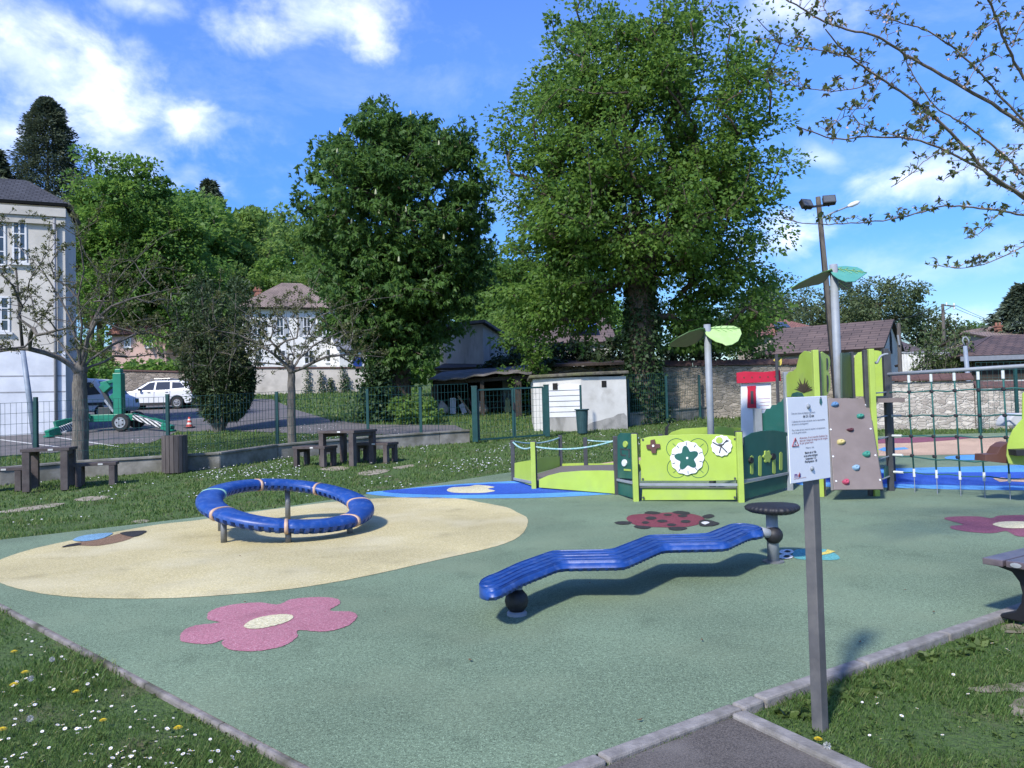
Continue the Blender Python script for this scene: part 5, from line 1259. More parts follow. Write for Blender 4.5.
root = thing('terrace_wall', ta, 'pale rendered terrace wall with ivy patches below the white villa', 'wall')
mb = MB(); zt = HZ(ta, 368.5); zt2 = HZ(tb_, 368.5); d = (tb_ - ta).normalized(); n = V((-d.y, d.x, 0)); mb.prism([(ta.x, ta.y, ta.z - .5), (tb_.x, tb_.y, tb_.z - .5), (tb_.x, tb_.y, zt2), (ta.x, ta.y, zt)], n * .4); mb.build('wall', plaster('old_lime_render', (.47, .44, .40), (.36, .34, .31)), root)
mb = MB(); mb.bar(V((ta.x, ta.y, zt + .06)) + n * .2, V((tb_.x, tb_.y, zt2 + .06)) + n * .2, .55, .12); mb.build('coping', copm, root)
ivy_leaf = leafmat('ivy_leaf', (.018, .045, .014), (.045, .09, .028), trans=.2)
def ivy(nm, P, w, h, n, size, label, cat, yaw=0, th=.15, parent=None):
    pts = np.stack([RNG.normal(size=n) * w * .35, -np.abs(RNG.normal(size=n)) * th, (RNG.random(n) ** 1.2) * h], 1); pts[:, 0] *= (1.1 - .7 * pts[:, 2] / h)
    pts += np.array(P); Dd = rdirs(n) * .8 + np.array([0, -.8, -.3]); v, f = leaf_quads(pts, Dd, size * (.6 + .7 * RNG.random(n)), .8)
    return tag(raw_mesh(nm, v, f, ivy_leaf, parent, None if parent else P, RNG.random(n)), label, cat)
for px, hh in ((308, 1.9), (322, 1.6), (331, 1.1), (343, 2.0), (347, 1.3)):
    p = D(px, 396, 54.9); p.z = T(p.x, p.y); ivy('ivy_patch', p, .55, hh, 260, .12, 'dark ivy patch climbing the pale terrace wall below the villa', 'ivy')['group'] = 'ivy patches on the terrace wall'

# --- pink gabled house glimpsed under the trees, grey board fence behind the car
pa = D(112, 345, 66); pb_ = D(166, 345, 66); pa.z = pb_.z = T(pa.x, 66) + .3
H3 = House('pink_house', pa, pb_, D(140, 334, 66).z - pa.z, 7, plaster('pale_pink_render', (.52, .36, .32)), 'pink tiled house half hidden under the trees behind the white car', 'house')
H3.gable(2.6, red_tile, 'x'); H3.win(124, 338, 131, 347, (2, 2)); H3.win(146, 338, 153, 347, (2, 2))
fa, fb = D(118, 385, 47), D(245, 392, 47); fa.z = T(fa.x, fa.y); fb.z = T(fb.x, fb.y)
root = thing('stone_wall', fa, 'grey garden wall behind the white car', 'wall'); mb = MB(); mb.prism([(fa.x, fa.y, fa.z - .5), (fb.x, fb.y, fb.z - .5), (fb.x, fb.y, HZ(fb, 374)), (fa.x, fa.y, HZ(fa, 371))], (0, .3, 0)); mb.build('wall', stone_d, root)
mb = MB(); mb.bar((fa.x, fa.y + .15, HZ(fa, 371) + .05), (fb.x, fb.y + .15, HZ(fb, 374) + .05), .45, .1); mb.build('coping', copm, root)

# --- concrete building, lean-to shed, white cabin
grey_conc = mat('stained_concrete', (.38, .375, .36), (.24, .238, .228), scale=.9, rough=.95, bump=.3, bscale=18, detail=9, c3=(.13, .13, .122), s3=1.6, lo3=.5, hi3=.75, stretch=(1, 1, .35))
ca_, cb_ = D(440, 372, 40), D(484, 372, 38.5); z0c = T(0, 39); ca_.z = cb_.z = z0c
def conc_building():
    root = thing('concrete_building', cb_, 'grey stained concrete building with sloping roof rising behind the open shed', 'building')
    c2 = D(517, 372, 43); zt_ = HZ(cb_, 323.5); zl = HZ(c2, 346); dback = (c2 - cb_); dback.z = 0
    A_, B_ = V((ca_.x, ca_.y, 0)), V((cb_.x, cb_.y, 0)); C_ = B_ + dback; D_ = A_ + dback
    up = lambda p, z: V((p.x, p.y, z))
    mb = MB(); mb.prism([up(A_, z0c), up(B_, z0c), up(B_, zt_), up(A_, zt_)], up(dback * .004, 0)); 
    mb2 = MB(); vs_ = [up(A_, z0c), up(B_, z0c), up(C_, z0c), up(D_, z0c), up(A_, zt_), up(B_, zt_), up(C_, zl), up(D_, zl)]
    bmv = [mb2.bm.verts.new(v) for v in vs_]
    for f in ((0, 1, 5, 4), (1, 2, 6, 5), (2, 3, 7, 6), (3, 0, 4, 7), (4, 5, 6, 7), (3, 2, 1, 0)): mb2.bm.faces.new([bmv[i] for i in f])
    mb.bm.free(); mb2.build('wall', grey_conc, root)
    n_ = (B_ - A_).normalized(); m3 = MB(); o = -n_ * .2; e_ = n_ * .25; bk = dback.normalized() * .25
    m3.prism([up(A_, zt_ + .02) + o - bk, up(B_, zt_ + .02) + e_ - bk, up(C_, zl + .02) + e_ + bk, up(D_, zl + .02) + o + bk], (0, 0, .14)); m3.build('roof', mat('dark_roof_edge', (.10, .10, .11), (.06, .06, .065), scale=5, rough=.8), root)
    m3 = MB(); q = (B_ - A_).normalized(); a = up(A_, 0) + q * .8 - dback.normalized() * .01
    for k in (.28, .62): pass
    m3.bm.free()
conc_building()
wood_d = mat('dark_weathered_wood', (.05, .042, .036), (.024, .02, .018), scale=5, rough=.9, bump=.6, bscale=14, stretch=(4, 4, .5)); sheet = mat('grey_roof_sheet', (.20, .185, .18), (.10, .092, .09), scale=2.5, rough=.85, detail=8, c3=(.06, .06, .045), s3=2)
def shed():
    A, B = G(436, 419), G(533, 426.5); A = D(436, 418, 33.0); B = D(533, 424, 31.0); A.z = T(A.x, A.y); B.z = T(B.x, B.y)
    root = thing('open_shed', A, 'open fronted lean-to shed with sagging grey roof sheets and dark interior', 'shed')
    bk = V((.2, 4.2, 0)); zA, zB = HZ(A, 380.5), HZ(B, 373.5)
    # back and side walls
    mb = MB(); a, b = A + bk, B + bk; mb.prism([(a.x, a.y, a.z - .3), (b.x, b.y, b.z - .3), (b.x, b.y, zB + .3), (a.x, a.y, zA + .3)], (0, .12, 0)); mb.build('back_wall', wood_d, root)
    mb = MB(); mb.prism([(A.x, A.y + .1, A.z - .3), (a.x, a.y, a.z - .3), (a.x, a.y, zA + .3), (A.x, A.y + .1, zA)], (-.12, 0, 0)); mb.build('side_wall', wood_d, root); mb = MB(); mb.prism([(B.x + .14, B.y + .1, B.z - .3), (b.x + .14, b.y, b.z - .3), (b.x + .14, b.y, zB + .3), (B.x + .14, B.y + .1, zB)], (-.12, 0, 0)); mb.build('side_wall', wood_d, root)
    # sagging roof sheets
    rows = []
    for j in range(8):
        v = j / 7; row = []
        for i in range(25):
            u = i / 24; P = A + (B - A) * (u * 1.06 - .06) + bk * v - V((0, .5 * (1 - v), 0)); z = zA + (zB - zA) * u + .55 * v - .06 * math.sin(u * 7) * (1 - v) + .03 * math.sin(u * 31) * (1 - v)
            row.append((P.x, P.y, z))
        rows.append(row)
    mb = MB(); mb.grid(rows); o = mb.build('roof', sheet, root); so_ = o.modifiers.new('s', 'SOLIDIFY'); so_.thickness = .05
    mb = MB(); mb.bar(A + V((0, .0, zA - A.z - .12)), B + V((0, 0, zB - B.z - .12)), .12, .16); mb.build('beam', wood_d, root)
    for t in (0.01, .5, .86):
        P = A + (B - A) * t; mb = MB(); mb.bar((P.x, P.y, P.z - .2), (P.x, P.y, zA + (zB - zA) * t - .15), .16 if t < .8 else .3); mb.build('post', wood_d, root)
    return A, B, bk
shA, shB, shK = shed()
def junk():
    def lean(px, py0, py1, w, dpx, y, m_, nm, label, cat, t=.04):
        a = D(px, py1, y); a.z = T(a.x, a.y); b = D(px + dpx, py0, y + .25); mb = MB(); mb.bar(a, b, w, t, V((0, 1, .2))); tag(mb.build(nm, m_, None, a, bevel=.005), label, cat)
    wb = mat('pale_board', (.50, .51, .53), (.38, .39, .41), scale=5, rough=.7); wd = mat('raw_plank', (.36, .27, .19), (.25, .18, .12), scale=6, rough=.8); pk = mat('dull_sack', (.42, .38, .34), (.32, .28, .25), scale=6, rough=.9)
    lean(453, 398, 417, .26, 0, 33.1, wb, 'board', 'upright pale grey board standing in the open shed', 'board'); lean(465, 404, 416, .22, -4, 33.2, wb, 'board', 'tilted pale board leaning in the shed beside the planks', 'board')
    lean(471, 396, 416, .09, -13, 33.3, wd, 'plank', 'long raw plank leaning diagonally in the open shed', 'plank'); lean(474, 398, 415, .06, -5, 33.6, brownp, 'plank', 'dark reddish plank leaning steeply in the open shed', 'plank')
    lean(449, 401, 403, .06, -4, 33.15, wb, 'rod', 'short white rod sticking out beside the upright board', 'rod', .03) if False else None
    for px, py, s, lab in ((442, 414, .28, 'dusty brown sack slumped at the left end of the open shed'), (480, 413, .26, 'pale tan sack on the shed floor behind the left gate post'), (484, 414, .2, 'small pale sack beside the larger one in the open shed')):
        p = D(px, py, 33.2); p.z = T(p.x, p.y); mb = MB(); mb.lathe([(.6 * s, 0), (.95 * s, .25 * s), (1.0 * s, .8 * s), (.75 * s, 1.4 * s), (.35 * s, 1.8 * s), (.2 * s, 2.1 * s)], p, 14, fn=lambda a: 1 + .12 * math.sin(3 * a + px)); tag(mb.build('sack', pk, None, p, smooth=True), lab, 'sack')
    p = D(511, 404, 34); p.z = T(p.x, p.y); r = thing('tool_cabinet', p, 'grey blue metal cabinet standing inside the open shed behind the gate', 'cabinet'); mb = MB(); mb.box(p + V((0, 0, .75)), (.72, .5, 1.5)); mb.build('body', mat('blue_grey_metal', (.10, .14, .19), rough=.5), r, bevel=.01)
    for z in (.5, 1.05): mb = MB(); mb.box(p + V((0, -.262, z)), (.66, .02, .48)); dr = mb.build('door', mat('blue_grey_metal', (.10, .14, .19), rough=.5), r, bevel=.006); mb = MB(); mb.box(p + V((.2, -.28, z)), (.12, .02, .03)); mb.build('handle', wb, dr)
    p = D(508, 410, 33.1); p.z = T(p.x, p.y); mb = MB(); mb.box(p + V((0, 0, .42)), (.22, .2, .3)); mb.lathe([(.06, 0), (.05, .08)], p + V((0, 0, .57)), 10); mb.box(p + V((0, 0, .14)), (.3, .3, .26)); tag(mb.build('jerrycan', mat('olive_can', (.22, .25, .12), rough=.5), None, p, bevel=.02), 'olive coloured can on a crate inside the open shed', 'can')
    # heap of branches and stuff
    p = D(494, 412, 33.6); p.z = T(p.x, p.y); mb = MB()
    for i in range(60):
        a = p + V((random.uniform(-.7, .7), random.uniform(-.3, .3), random.uniform(0, .3))); b = a + V((random.uniform(-.5, .5), random.uniform(-.2, .2), random.uniform(.1, .6))); mb.tube([a, (a + b) / 2 + V((0, 0, .06)), b], .015, 4)
    tag(mb.build('branch_heap', wood_d, None, p), 'dark heap of cut branches on the floor of the open shed', 'branch heap')
junk()
cwhite = mat('dirty_white_plaster', (.60, .59, .56), (.50, .49, .46), scale=1.5, rough=.9, bump=.2, bscale=16, detail=9, c3=(.34, .325, .29), s3=1.8, lo3=.48, hi3=.78)
def cabin():
    A, M_, B = G(534.5, 430), G(582, 428.2), G(627.5, 426.5); M_ = D(582, 424, A.y - .45); M_.z = T(M_.x, M_.y); A.z = T(A.x, A.y); B = D(627.5, 424.5, A.y - .1); B.z = T(B.x, B.y)
    root = thing('white_cabin', A, 'small whitewashed cabin with flat mossy roof and two tiny openings', 'cabin')
    zt_ = HZ(M_, 377); bk = V((0, 3.2, 0)); mb = MB()
    vb_ = [V((p.x, p.y, p.z - .5)) for p in (A, M_, B, B + bk, A + bk)]; vt = [V((p.x, p.y, zt_)) for p in vb_]
    b0 = [mb.bm.verts.new(v) for v in vb_]; b1 = [mb.bm.verts.new(v) for v in vt]
    for i in range(5): mb.bm.faces.new((b0[i], b0[(i + 1) % 5], b1[(i + 1) % 5], b1[i]))
    mb.bm.faces.new(b1); mb.build('wall', cwhite, root)
    # block door panel on the left face, plinth
    d = (M_ - A); d.z = 0; Ln = d.length; d.normalize(); n = V((d.y, -d.x, 0)); blk = mat('white_blocks', (.64, .65, .67), (.55, .56, .58), scale=2.5, rough=.85, detail=8, bump=.1, bscale=18)
    uA, uB = .33 * Ln, .985 * Ln; zb_ = HZ(M_, 417)
    hh = (zt_ - .25 - zb_) / 6
    for i in range(6):
        p = lambda u, z: V((A.x, A.y, 0)) + d * u + V((0, 0, z)) + n * .045
        mb = MB(); mb.prism([p(uA, zb_ + hh * i + .012), p(uB, zb_ + hh * i + .012), p(uB, zb_ + hh * (i + 1) - .012), p(uA, zb_ + hh * (i + 1) - .012)], -n * .05); mb.build('block_course', blk, root, bevel=.004)
    mb = MB(); p = lambda u, z: V((A.x, A.y, 0)) + d * u + V((0, 0, z)) + n * .06; mb.prism([p(uA, A.z - .3), p(uB, A.z - .3), p(uB, zb_), p(uA, zb_)], -n * .065); mb.build('plinth', grey_conc, root)
    dk = mat('black_opening', (.012, .012, .012), rough=.9)
    for (P0, Q0, px, py) in ((A, M_, 555.5, 386.5), (M_, B, 604, 384)):
        dd = (Q0 - P0); dd.z = 0; dd.normalize(); nn = V((dd.y, -dd.x, 0)); q = HIT(px, py, P0, nn) + nn * (.05 if px < 580 else .004)
        mb = MB(); mb.prism([q + dd * sx * .085 + V((0, 0, sz * .11)) for sx, sz in ((-1, -1), (1, -1), (1, 1), (-1, 1))], nn * .006); o = mb.build('opening', dk, root)
    # flat roof slab with mossy lumpy edge
    mb = MB(); e = .14; rp = [A + V((-e, -e, 0)), M_ + V((0, -e, 0)), B + V((e * .6, -e, 0)), B + bk + V((e * .6, e, 0)), A + bk + V((-e, e, 0))]; mb.prism([V((p.x, p.y, zt_ + .01 + (p.x - A.x) * .02)) for p in rp], (0, 0, .11)); mb.build('roof', mat('mossy_slab', (.16, .145, .12), (.07, .065, .05), scale=6, rough=.95, bump=.8, bscale=12, c3=(.10, .11, .04), s3=3, bdist=.04), root, bevel=.03)
    q = [(P_, HIT(x, y, M_, V(((B - M_).y, -(B - M_).x, 0)).normalized())) for P_, (x, y) in enumerate(((587, 432), (587, 425), (593, 422), (600, 420.5), (606, 418.5), (613, 417), (618, 414), (624, 413), (626.5, 416), (627, 432)))]; nn = V(((B - M_).y, -(B - M_).x, 0)).normalized(); mb = MB(); mb.prism([p_ + nn * .006 for _, p_ in q], -nn * .012); mb.build('base_patch', mat('cracked_grey_render', (.34, .33, .31), (.22, .215, .2), scale=4, rough=.95, bump=.5, bscale=20, detail=8), root)
cabin()
def long_roof():
    A, B = D(436, 372, 37.5), D(800, 366, 36.0); zt_ = HZ(A, 365)
    root = thing('outbuilding', V((A.x, A.y, T(0, 37))), 'long low outbuilding with brown roof edge behind the shed and cabin', 'outbuilding'); z0_ = T(0, 37)
    A.z = B.z = z0_; h_ = (HZ(A, 371) - z0_); d = (B - A).normalized(); n = V((d.y, -d.x, 0))
    E = A + d * (B - A).length * .56
    mb = MB(); mb.prism([(A.x, A.y, z0_ - .3), (E.x, E.y, z0_ - .3), (E.x, E.y, z0_ + h_), (A.x, A.y, z0_ + h_)], -n * 3); mb.build('wall', stone_d, root)
    mb = MB(); mb.prism([V((A.x, A.y, z0_ + h_)) + n * .4, V((E.x, E.y, z0_ + h_)) + n * .4, V((E.x, E.y, z0_ + h_ + .5)) - n * 3.2, V((A.x, A.y, z0_ + h_ + .5)) - n * 3.2], (0, 0, .12)); mb.build('roof', mat('dark_brown_roof', (.060, .045, .04), (.035, .028, .026), scale=6, rough=.85), root)
long_roof()
def skylight_house():
    a, b = D(535, 352, 52), D(612, 352, 52); a.z = b.z = T(0, 52)
    h = House('tiled_house', a, b, D(570, 343, 52).z - a.z, 7, plaster('grey_render', (.42, .40, .36)), 'house roof with a blue skylight just showing above the dark hedge', 'house'); h.gable(2.0, brown_tile, 'x')
    mb = MB(); q = D(583, 331.5, 53.2); up = V((0, 3.8, 2.1)).normalized(); mb.prism([q + V((sx * .95, 0, 0)) + up * sz * .75 + V((0, -.28, .36)) for sx, sz in ((-1, -1), (1, -1), (1, 1), (-1, 1))], (0, .02, -.05)); mb.build('skylight', mat('skylight_glass', (.05, .10, .32), rough=.1, spec=.8), h.roof)
skylight_house()

# --- right side: barn, second roof, hall with tiles, brick house, red roof house
ba, bb = D(770, 375, 42), D(886, 375, 44); ba.z = bb.z = T(0, 42)
def barn():
    A = D(768, 362, 40.5); B = D(881, 362, 37.3); A.z = B.z = T(0, 39); d = (B - A).normalized()
    h = House('barn', A, B, HZ(A, 355) - A.z, 6, plaster('pale_barn_render', (.60, .55, .47)), 'barn with dark brown tiled roof and a pale pointed gable wall at right', 'barn')
    h.gable(HZ(A, 333) - HZ(A, 355) + .35, brown_tile, 'x', .2)
    # half-round opening high in the gable
    g = h.P(h.L + .012, 2.9, h.h + .35); mb = MB(); mb.prism([g + V((0, 0, 0)) + (-h.n) * sx * .28 + V((0, 0, sz)) for sx, sz in ((-1, -.5), (1, -.5), (1, .3), (.6, .55), (0, .65), (-.6, .55), (-1, .3))], h.d * .02); mb.build('gable_opening', mat('black_opening', (.012, .012, .012), rough=.9), h.root)
    return h
hb_ = barn()
g0 = D(903, 372, 44); g1 = D(926, 372, 46); g0.z = g1.z = T(0, 44)
def second_roof():
    A = D(893, 372, 47); B = D(925, 372, 48.5); A.z = B.z = T(0, 47)
    h = House('small_house', A, B, HZ(A, 352) - A.z, 6, plaster('white_render', (.72, .71, .68)), 'small white house with brown roof just right of the pale barn gable', 'house'); h.gable(HZ(A, 330) - HZ(A, 352), brown_tile, 'x', .2)
second_roof()
def board_fence():
    A, B = D(901, 370, 33), D(966, 370, 32); A.z = B.z = T(0, 32.5)
    root = thing('board_fence', A, 'white corrugated board fence behind the stone wall beside the shrub', 'fence'); n = 40; d = (B - A)
    wh = mat('white_board', (.68, .69, .68), (.58, .59, .58), scale=3, rough=.6); mb = MB()
    for i in range(n):
        p = A + d * ((i + .5) / n); z1 = HZ(p, 353.5); mb.box((p.x, p.y + (.02 if i % 2 else 0), (p.z + z1) / 2), (d.length / n * .97, .03, z1 - p.z))
    mb.build('boards', wh, root); mb = MB(); a, b = V((A.x, A.y, HZ(A, 352.5))), V((B.x, B.y, HZ(B, 352.5))); mb.bar(a, b, .09, .06); mb.build('cap_rail', galv, root)
board_fence()
def hall():
    A = D(972, 372, 30); B = V((A.x + 9, A.y - 1.2, 0)); A.z = B.z = T(0, 30); 
    h = House('tiled_hall', A, B, HZ(A, 357.5) - A.z, 6, plaster('pale_hall_render', (.56, .53, .46)), 'low hall with violet brown pantile roof and deep eaves at the right edge', 'hall')
    mb = MB(); ov = .55; h.roofplane(mb, [h.P(-.6, -ov, h.h - .05), h.P(h.L, -ov, h.h - .05), h.P(h.L, 3, h.h + .95), h.P(2.2, 3, h.h + .95)], .1); h.roofplane(mb, [h.P(-.6, 6.5, h.h - .05), h.P(-.6, -ov, h.h - .05), h.P(2.2, 3, h.h + .95)], .1); h.roofplane(mb, [h.P(h.L, 6.5, h.h - .05), h.P(-.6, 6.5, h.h - .05), h.P(2.2, 3, h.h + .95), h.P(h.L, 3, h.h + .95)], .1); h.roof = mb.build('roof', violet_tile, h.root, fix=False)
    h.slab('fascia', -.65, h.L, h.h - .16, h.h + .02, -ov - .05, -ov + .0, mat('grey_fascia', (.20, .22, .26), rough=.6))
    h.slab('eave_shade_slab', 0, h.L, h.h - .9, h.h - .1, -.06, 0, wood_d)  # dark slab set below the eaves in place of their shade
    h.slab('white_cladding', .3, h.L, -.2, h.h - .95, -.05, 0, mat('white_cladding', (.62, .62, .60), (.5, .5, .49), scale=3, rough=.7))
hall()
def brick_house():
    A = D(999, 345, 58); B = V((A.x + 8, A.y + .5, 0)); A.z = B.z = T(0, 58)
    h = House('brick_house', A, B, HZ(A, 339) - A.z, 7, plaster('buff_brick', (.42, .33, .26)), 'buff house with pale gable and chimney beyond the violet roof at right', 'house'); h.gable(HZ(A, 329) - HZ(A, 339), old_tile, 'x', .3); h.chimney(2.2, 3.0, h.h + .45, .75, .42)
    C = D(984.5, 345, 62); E = V((C.x + 1.7, C.y, 0)); C.z = E.z = T(0, 62)
    h = House('gabled_house', C, E, HZ(C, 337) - C.z, 4, plaster('pale_gable_render', (.55, .47, .38)), 'pale gable end left of the buff house below the dark conifer', 'house'); h.gable(.8, old_tile, 'y', .15)
brick_house()
def red_house():
    A = D(768, 345, 60); B = D(832, 345, 60); A.z = B.z = T(0, 60)
    h = House('red_roof_house', A, B, HZ(A, 336.5) - A.z, 8, plaster('buff_render', (.48, .40, .32)), 'house with reddish hip roof and skylight behind the dark barn roof', 'house'); h.hip(HZ(A, 316) - HZ(A, 336.5), red_tile, .3, .44)
    q = D(779, 329, 61.3); mb = MB(); up = V((0, 4, 1.75)).normalized(); mb.prism([q + V((sx * .55, 0, 0)) + up * sz * .7 + V((0, -.45, .3)) for sx, sz in ((-1, -1), (1, -1), (1, 1), (-1, 1))], (0, .02, -.05)); mb.build('skylight', glass, h.roof)
red_house()

# ================================================================== poles
oldwood = mat('old_pole_wood', (.115, .105, .097), (.06, .054, .05), scale=5, rough=.9, bump=.6, bscale=16, stretch=(3, 3, .4))
def flood_pole():
    y = 27.0; b = D(838.5, 405, y); b.z = T(b.x, b.y); t = D(818, 197, y + .2)
    root = thing('floodlight_pole', b, 'tall leaning wooden pole with two floodlights and a curved street lamp arm', 'light pole')
    mb = MB(); mb.tube([b - V((0, 0, .3)), b + (t - b) * .5, t], [.125, .105, .085], 10); mb.build('pole', oldwood, root, smooth=True)
    lampm = mat('dark_lamp', (.03, .032, .036), rough=.5); c = D(818.5, 207.5, y); mb = MB(); mb.bar(c + V((-.48, -.12, -.02)), c + V((.52, -.12, .08)), .07); mb.build('crossarm', lampm, root)
    for px, py, rz in ((806, 204.5, .35), (829, 200.5, -.2)):
        p = D(px, py, y - .2); Mx = Matrix.Rotation(rz, 3, 'Z') @ Matrix.Rotation(R_(-28), 3, 'X'); mb = MB(); mb.box(p, (.42, .16, .32), Mx, ); mb.box(p + Mx @ V((0, -.09, 0)), (.44, .02, .34), Mx); fl = mb.build('floodlight', lampm, root, bevel=.01)
        mb = MB(); mb.box(p + Mx @ V((0, -.103, 0)), (.37, .01, .27), Mx); mb.build('lens', mat('lamp_lens', (.10, .11, .12), rough=.15, spec=.8), fl)
        mb = MB(); mb.bar(p + V((0, .05, -.2)), p + V((0, .05, -.02)), .05); mb.build('bracket', lampm, root)
    a = [D(*q, y - .1) for q in ((821, 219), (832, 213), (843, 208.5), (849, 206))]; mb = MB(); mb.tube(a, .03, 8); mb.build('lamp_arm', galv, root, smooth=True)
    p = a[-1]; mb = MB(); dd = (a[-1] - a[-2]).normalized(); mb.tube([p - dd * .05, p + dd * .1, p + dd * .3, p + dd * .42], [.04, .085, .08, .03], 10); mb.build('lamp_head', whitep, root, smooth=True)
    mb = MB(); w0 = D(820, 222, y)
    mb.tube([b + (t - b) * .1 + V((-.16, -.1, 0)), b + (t - b) * .5 + V((-.14, -.1, 0)), b + (t - b) * .8 + V((-.12, -.1, 0))], .02, 5); mb.build('cable', blackrub, root)
    return t
ft = flood_pole()
def utility_pole():
    y = 75; b = D(944.5, 355, y); b.z = T(b.x, y); t = D(942.6, 304, y); root = thing('utility_pole', b, 'distant wooden utility pole with short crossarm and wires above the shrubs', 'utility pole')
    mb = MB(); mb.tube([b, t], [.19, .14], 8); mb.build('pole', oldwood, root, smooth=True)
    mb = MB(); a, c = D(944, 305, y), D(955, 306.5, y); mb.bar(a, c, .12); mb.bar(D(944, 311, y), D(951, 307, y), .06); mb.build('crossarm', oldwood, root)
    for q in ((946.5, 304), (954, 304.5), (954.2, 308)): p = D(*q, y); mb = MB(); mb.lathe([(.07, -.14), (.11, -.05), (.07, 0), (.1, .06), (.05, .14)], p, 8); mb.build('insulator', whitep, root)
    for k, (q0, q1) in enumerate((((954, 304.5), (1100, 336)), ((954.2, 308), (1100, 330)), ((946, 304.5), (700, 330)))):
        A, B = D(*q0, y), D(*q1, y + (10 if k < 2 else -25)); pts = [A + (B - A) * (i / 16) - V((0, 0, 1.2 * 4 * (i / 16) * (1 - i / 16))) for i in range(17)]; mb = MB(); mb.tube(pts, .022, 4); mb.build('wire', blackrub, root)
utility_pole()
def lamp_posts():
    b = D(972.5, 428, 23.2); b.z = T(b.x, b.y); t = D(965, 346, 23.2); root = thing('lamp_post', b, 'leaning grey blue lamp post with a curved top in front of the pale stone wall', 'lamp post')
    blg = mat('grey_blue_paint', (.24, .29, .36), (.18, .22, .28), scale=6, rough=.5)
    mb = MB(); mb.tube([b, t], [.085, .06], 10); mb.build('pole', blg, root, smooth=True); pts = [t, D(962.5, 341, 23.2), D(963.5, 337.5, 23.2), D(966, 337, 23.2), D(968.5, 340, 23.2), D(969, 344, 23.2)]; mb = MB(); mb.tube(pts, .025, 6); mb.build('lamp_hoop', galv, root, smooth=True)
    b = D(36, 446, 24.5); b.z = T(b.x, b.y); t = D(22.5, 348, 24.5); root = thing('lamp_post', b, 'leaning grey blue metal post in front of the white house wall at left', 'lamp post'); mb = MB(); mb.tube([b, t], [.10, .075], 10); mb.build('pole', blg, root, smooth=True)
    up_ = D(16, 268, 24.6); mb = MB(); mb.tube([t, (t + up_) / 2, up_], [.05, .04, .03], 8); mb.build('upper_tube', mat('dark_tube', (.05, .045, .04), rough=.7), root, smooth=True)
    b = G(18, 432); t = HZ(b, 405); mb = MB(); mb.bar(b, (b.x, b.y, t), .26, .2, V((0, 1, 0))); tag(mb.build('wall_stub', mat('grey_stub', (.13, .135, .15), rough=.8), None, b, bevel=.02), 'short dark grey stub post against the white house wall', 'post')
    b = D(886 + 17, 372, 26); b = D(900, 375, 25.2); b.z = T(b.x, b.y); t = D(898.6, 323, 25.2); root = thing('thin_pole', b, 'thin dark wooden post rising beside the pale barn gable', 'post'); mb = MB(); mb.tube([b, t], [.08, .06], 8); mb.build('pole', oldwood, root)
    mb = MB(); mb.tube([D(899.3, 345, 25.1), D(897.7, 335, 25.1)], .03, 5); mb.build('strap', galv, root)
lamp_posts()
# ================================================================== vehicles and small things
def loft(pts, hw, M, name, m, root, bevel=0):
    """side outline (x,z) with half width hw(x,z), both sides joined"""
    mb = MB(); L_ = [mb.bm.verts.new(M @ V((x, -hw(x, z), z))) for x, z in pts]; R2 = [mb.bm.verts.new(M @ V((x, hw(x, z), z))) for x, z in pts]
    mb.bm.faces.new(L_); mb.bm.faces.new(list(reversed(R2))); n = len(pts)
    for i in range(n): mb.bm.faces.new((L_[(i + 1) % n], L_[i], R2[i], R2[(i + 1) % n]))
    return mb.build(name, m, root, bevel=bevel)
def wheel(root, P, r, w, ydir, rimm, hub=True):
    tyre = mat('tyre_rubber', (.025, .025, .027), (.018, .018, .02), scale=20, rough=.8)
    Mx = Matrix.Rotation(R_(90), 3, 'X') if abs(ydir.y) >= 0 else None
    q = ydir.to_track_quat('Z', 'Y').to_matrix()
    mb = MB(); mb.lathe([(r * .6, -w / 2), (r * .93, -w / 2), (r, -w * .35), (r, w * .35), (r * .93, w / 2), (r * .6, w / 2)], P, 24, q); wh = mb.build('wheel', tyre, root, smooth=False)
    mb = MB(); mb.lathe([(r * .2, w / 2 - .01), (r * .61, w / 2 - .01), (r * .61, w / 2 + .012), (r * .5, w / 2 + .006), (r * .2, w / 2 + .02)], P, 24, q)
    mb.build('rim', rimm, wh)
    mb = MB()
    for k in range(5):
        a = 2 * math.pi * k / 5; c = q @ V((r * .36 * math.cos(a + .63), r * .36 * math.sin(a + .63), w / 2 + .012)); e = .5 * r
        mb.lathe([(r * .1, 0), (r * .1, .004)], P + c, 8, q)
    mb.build('rim_opening', tyre, wh); return wh
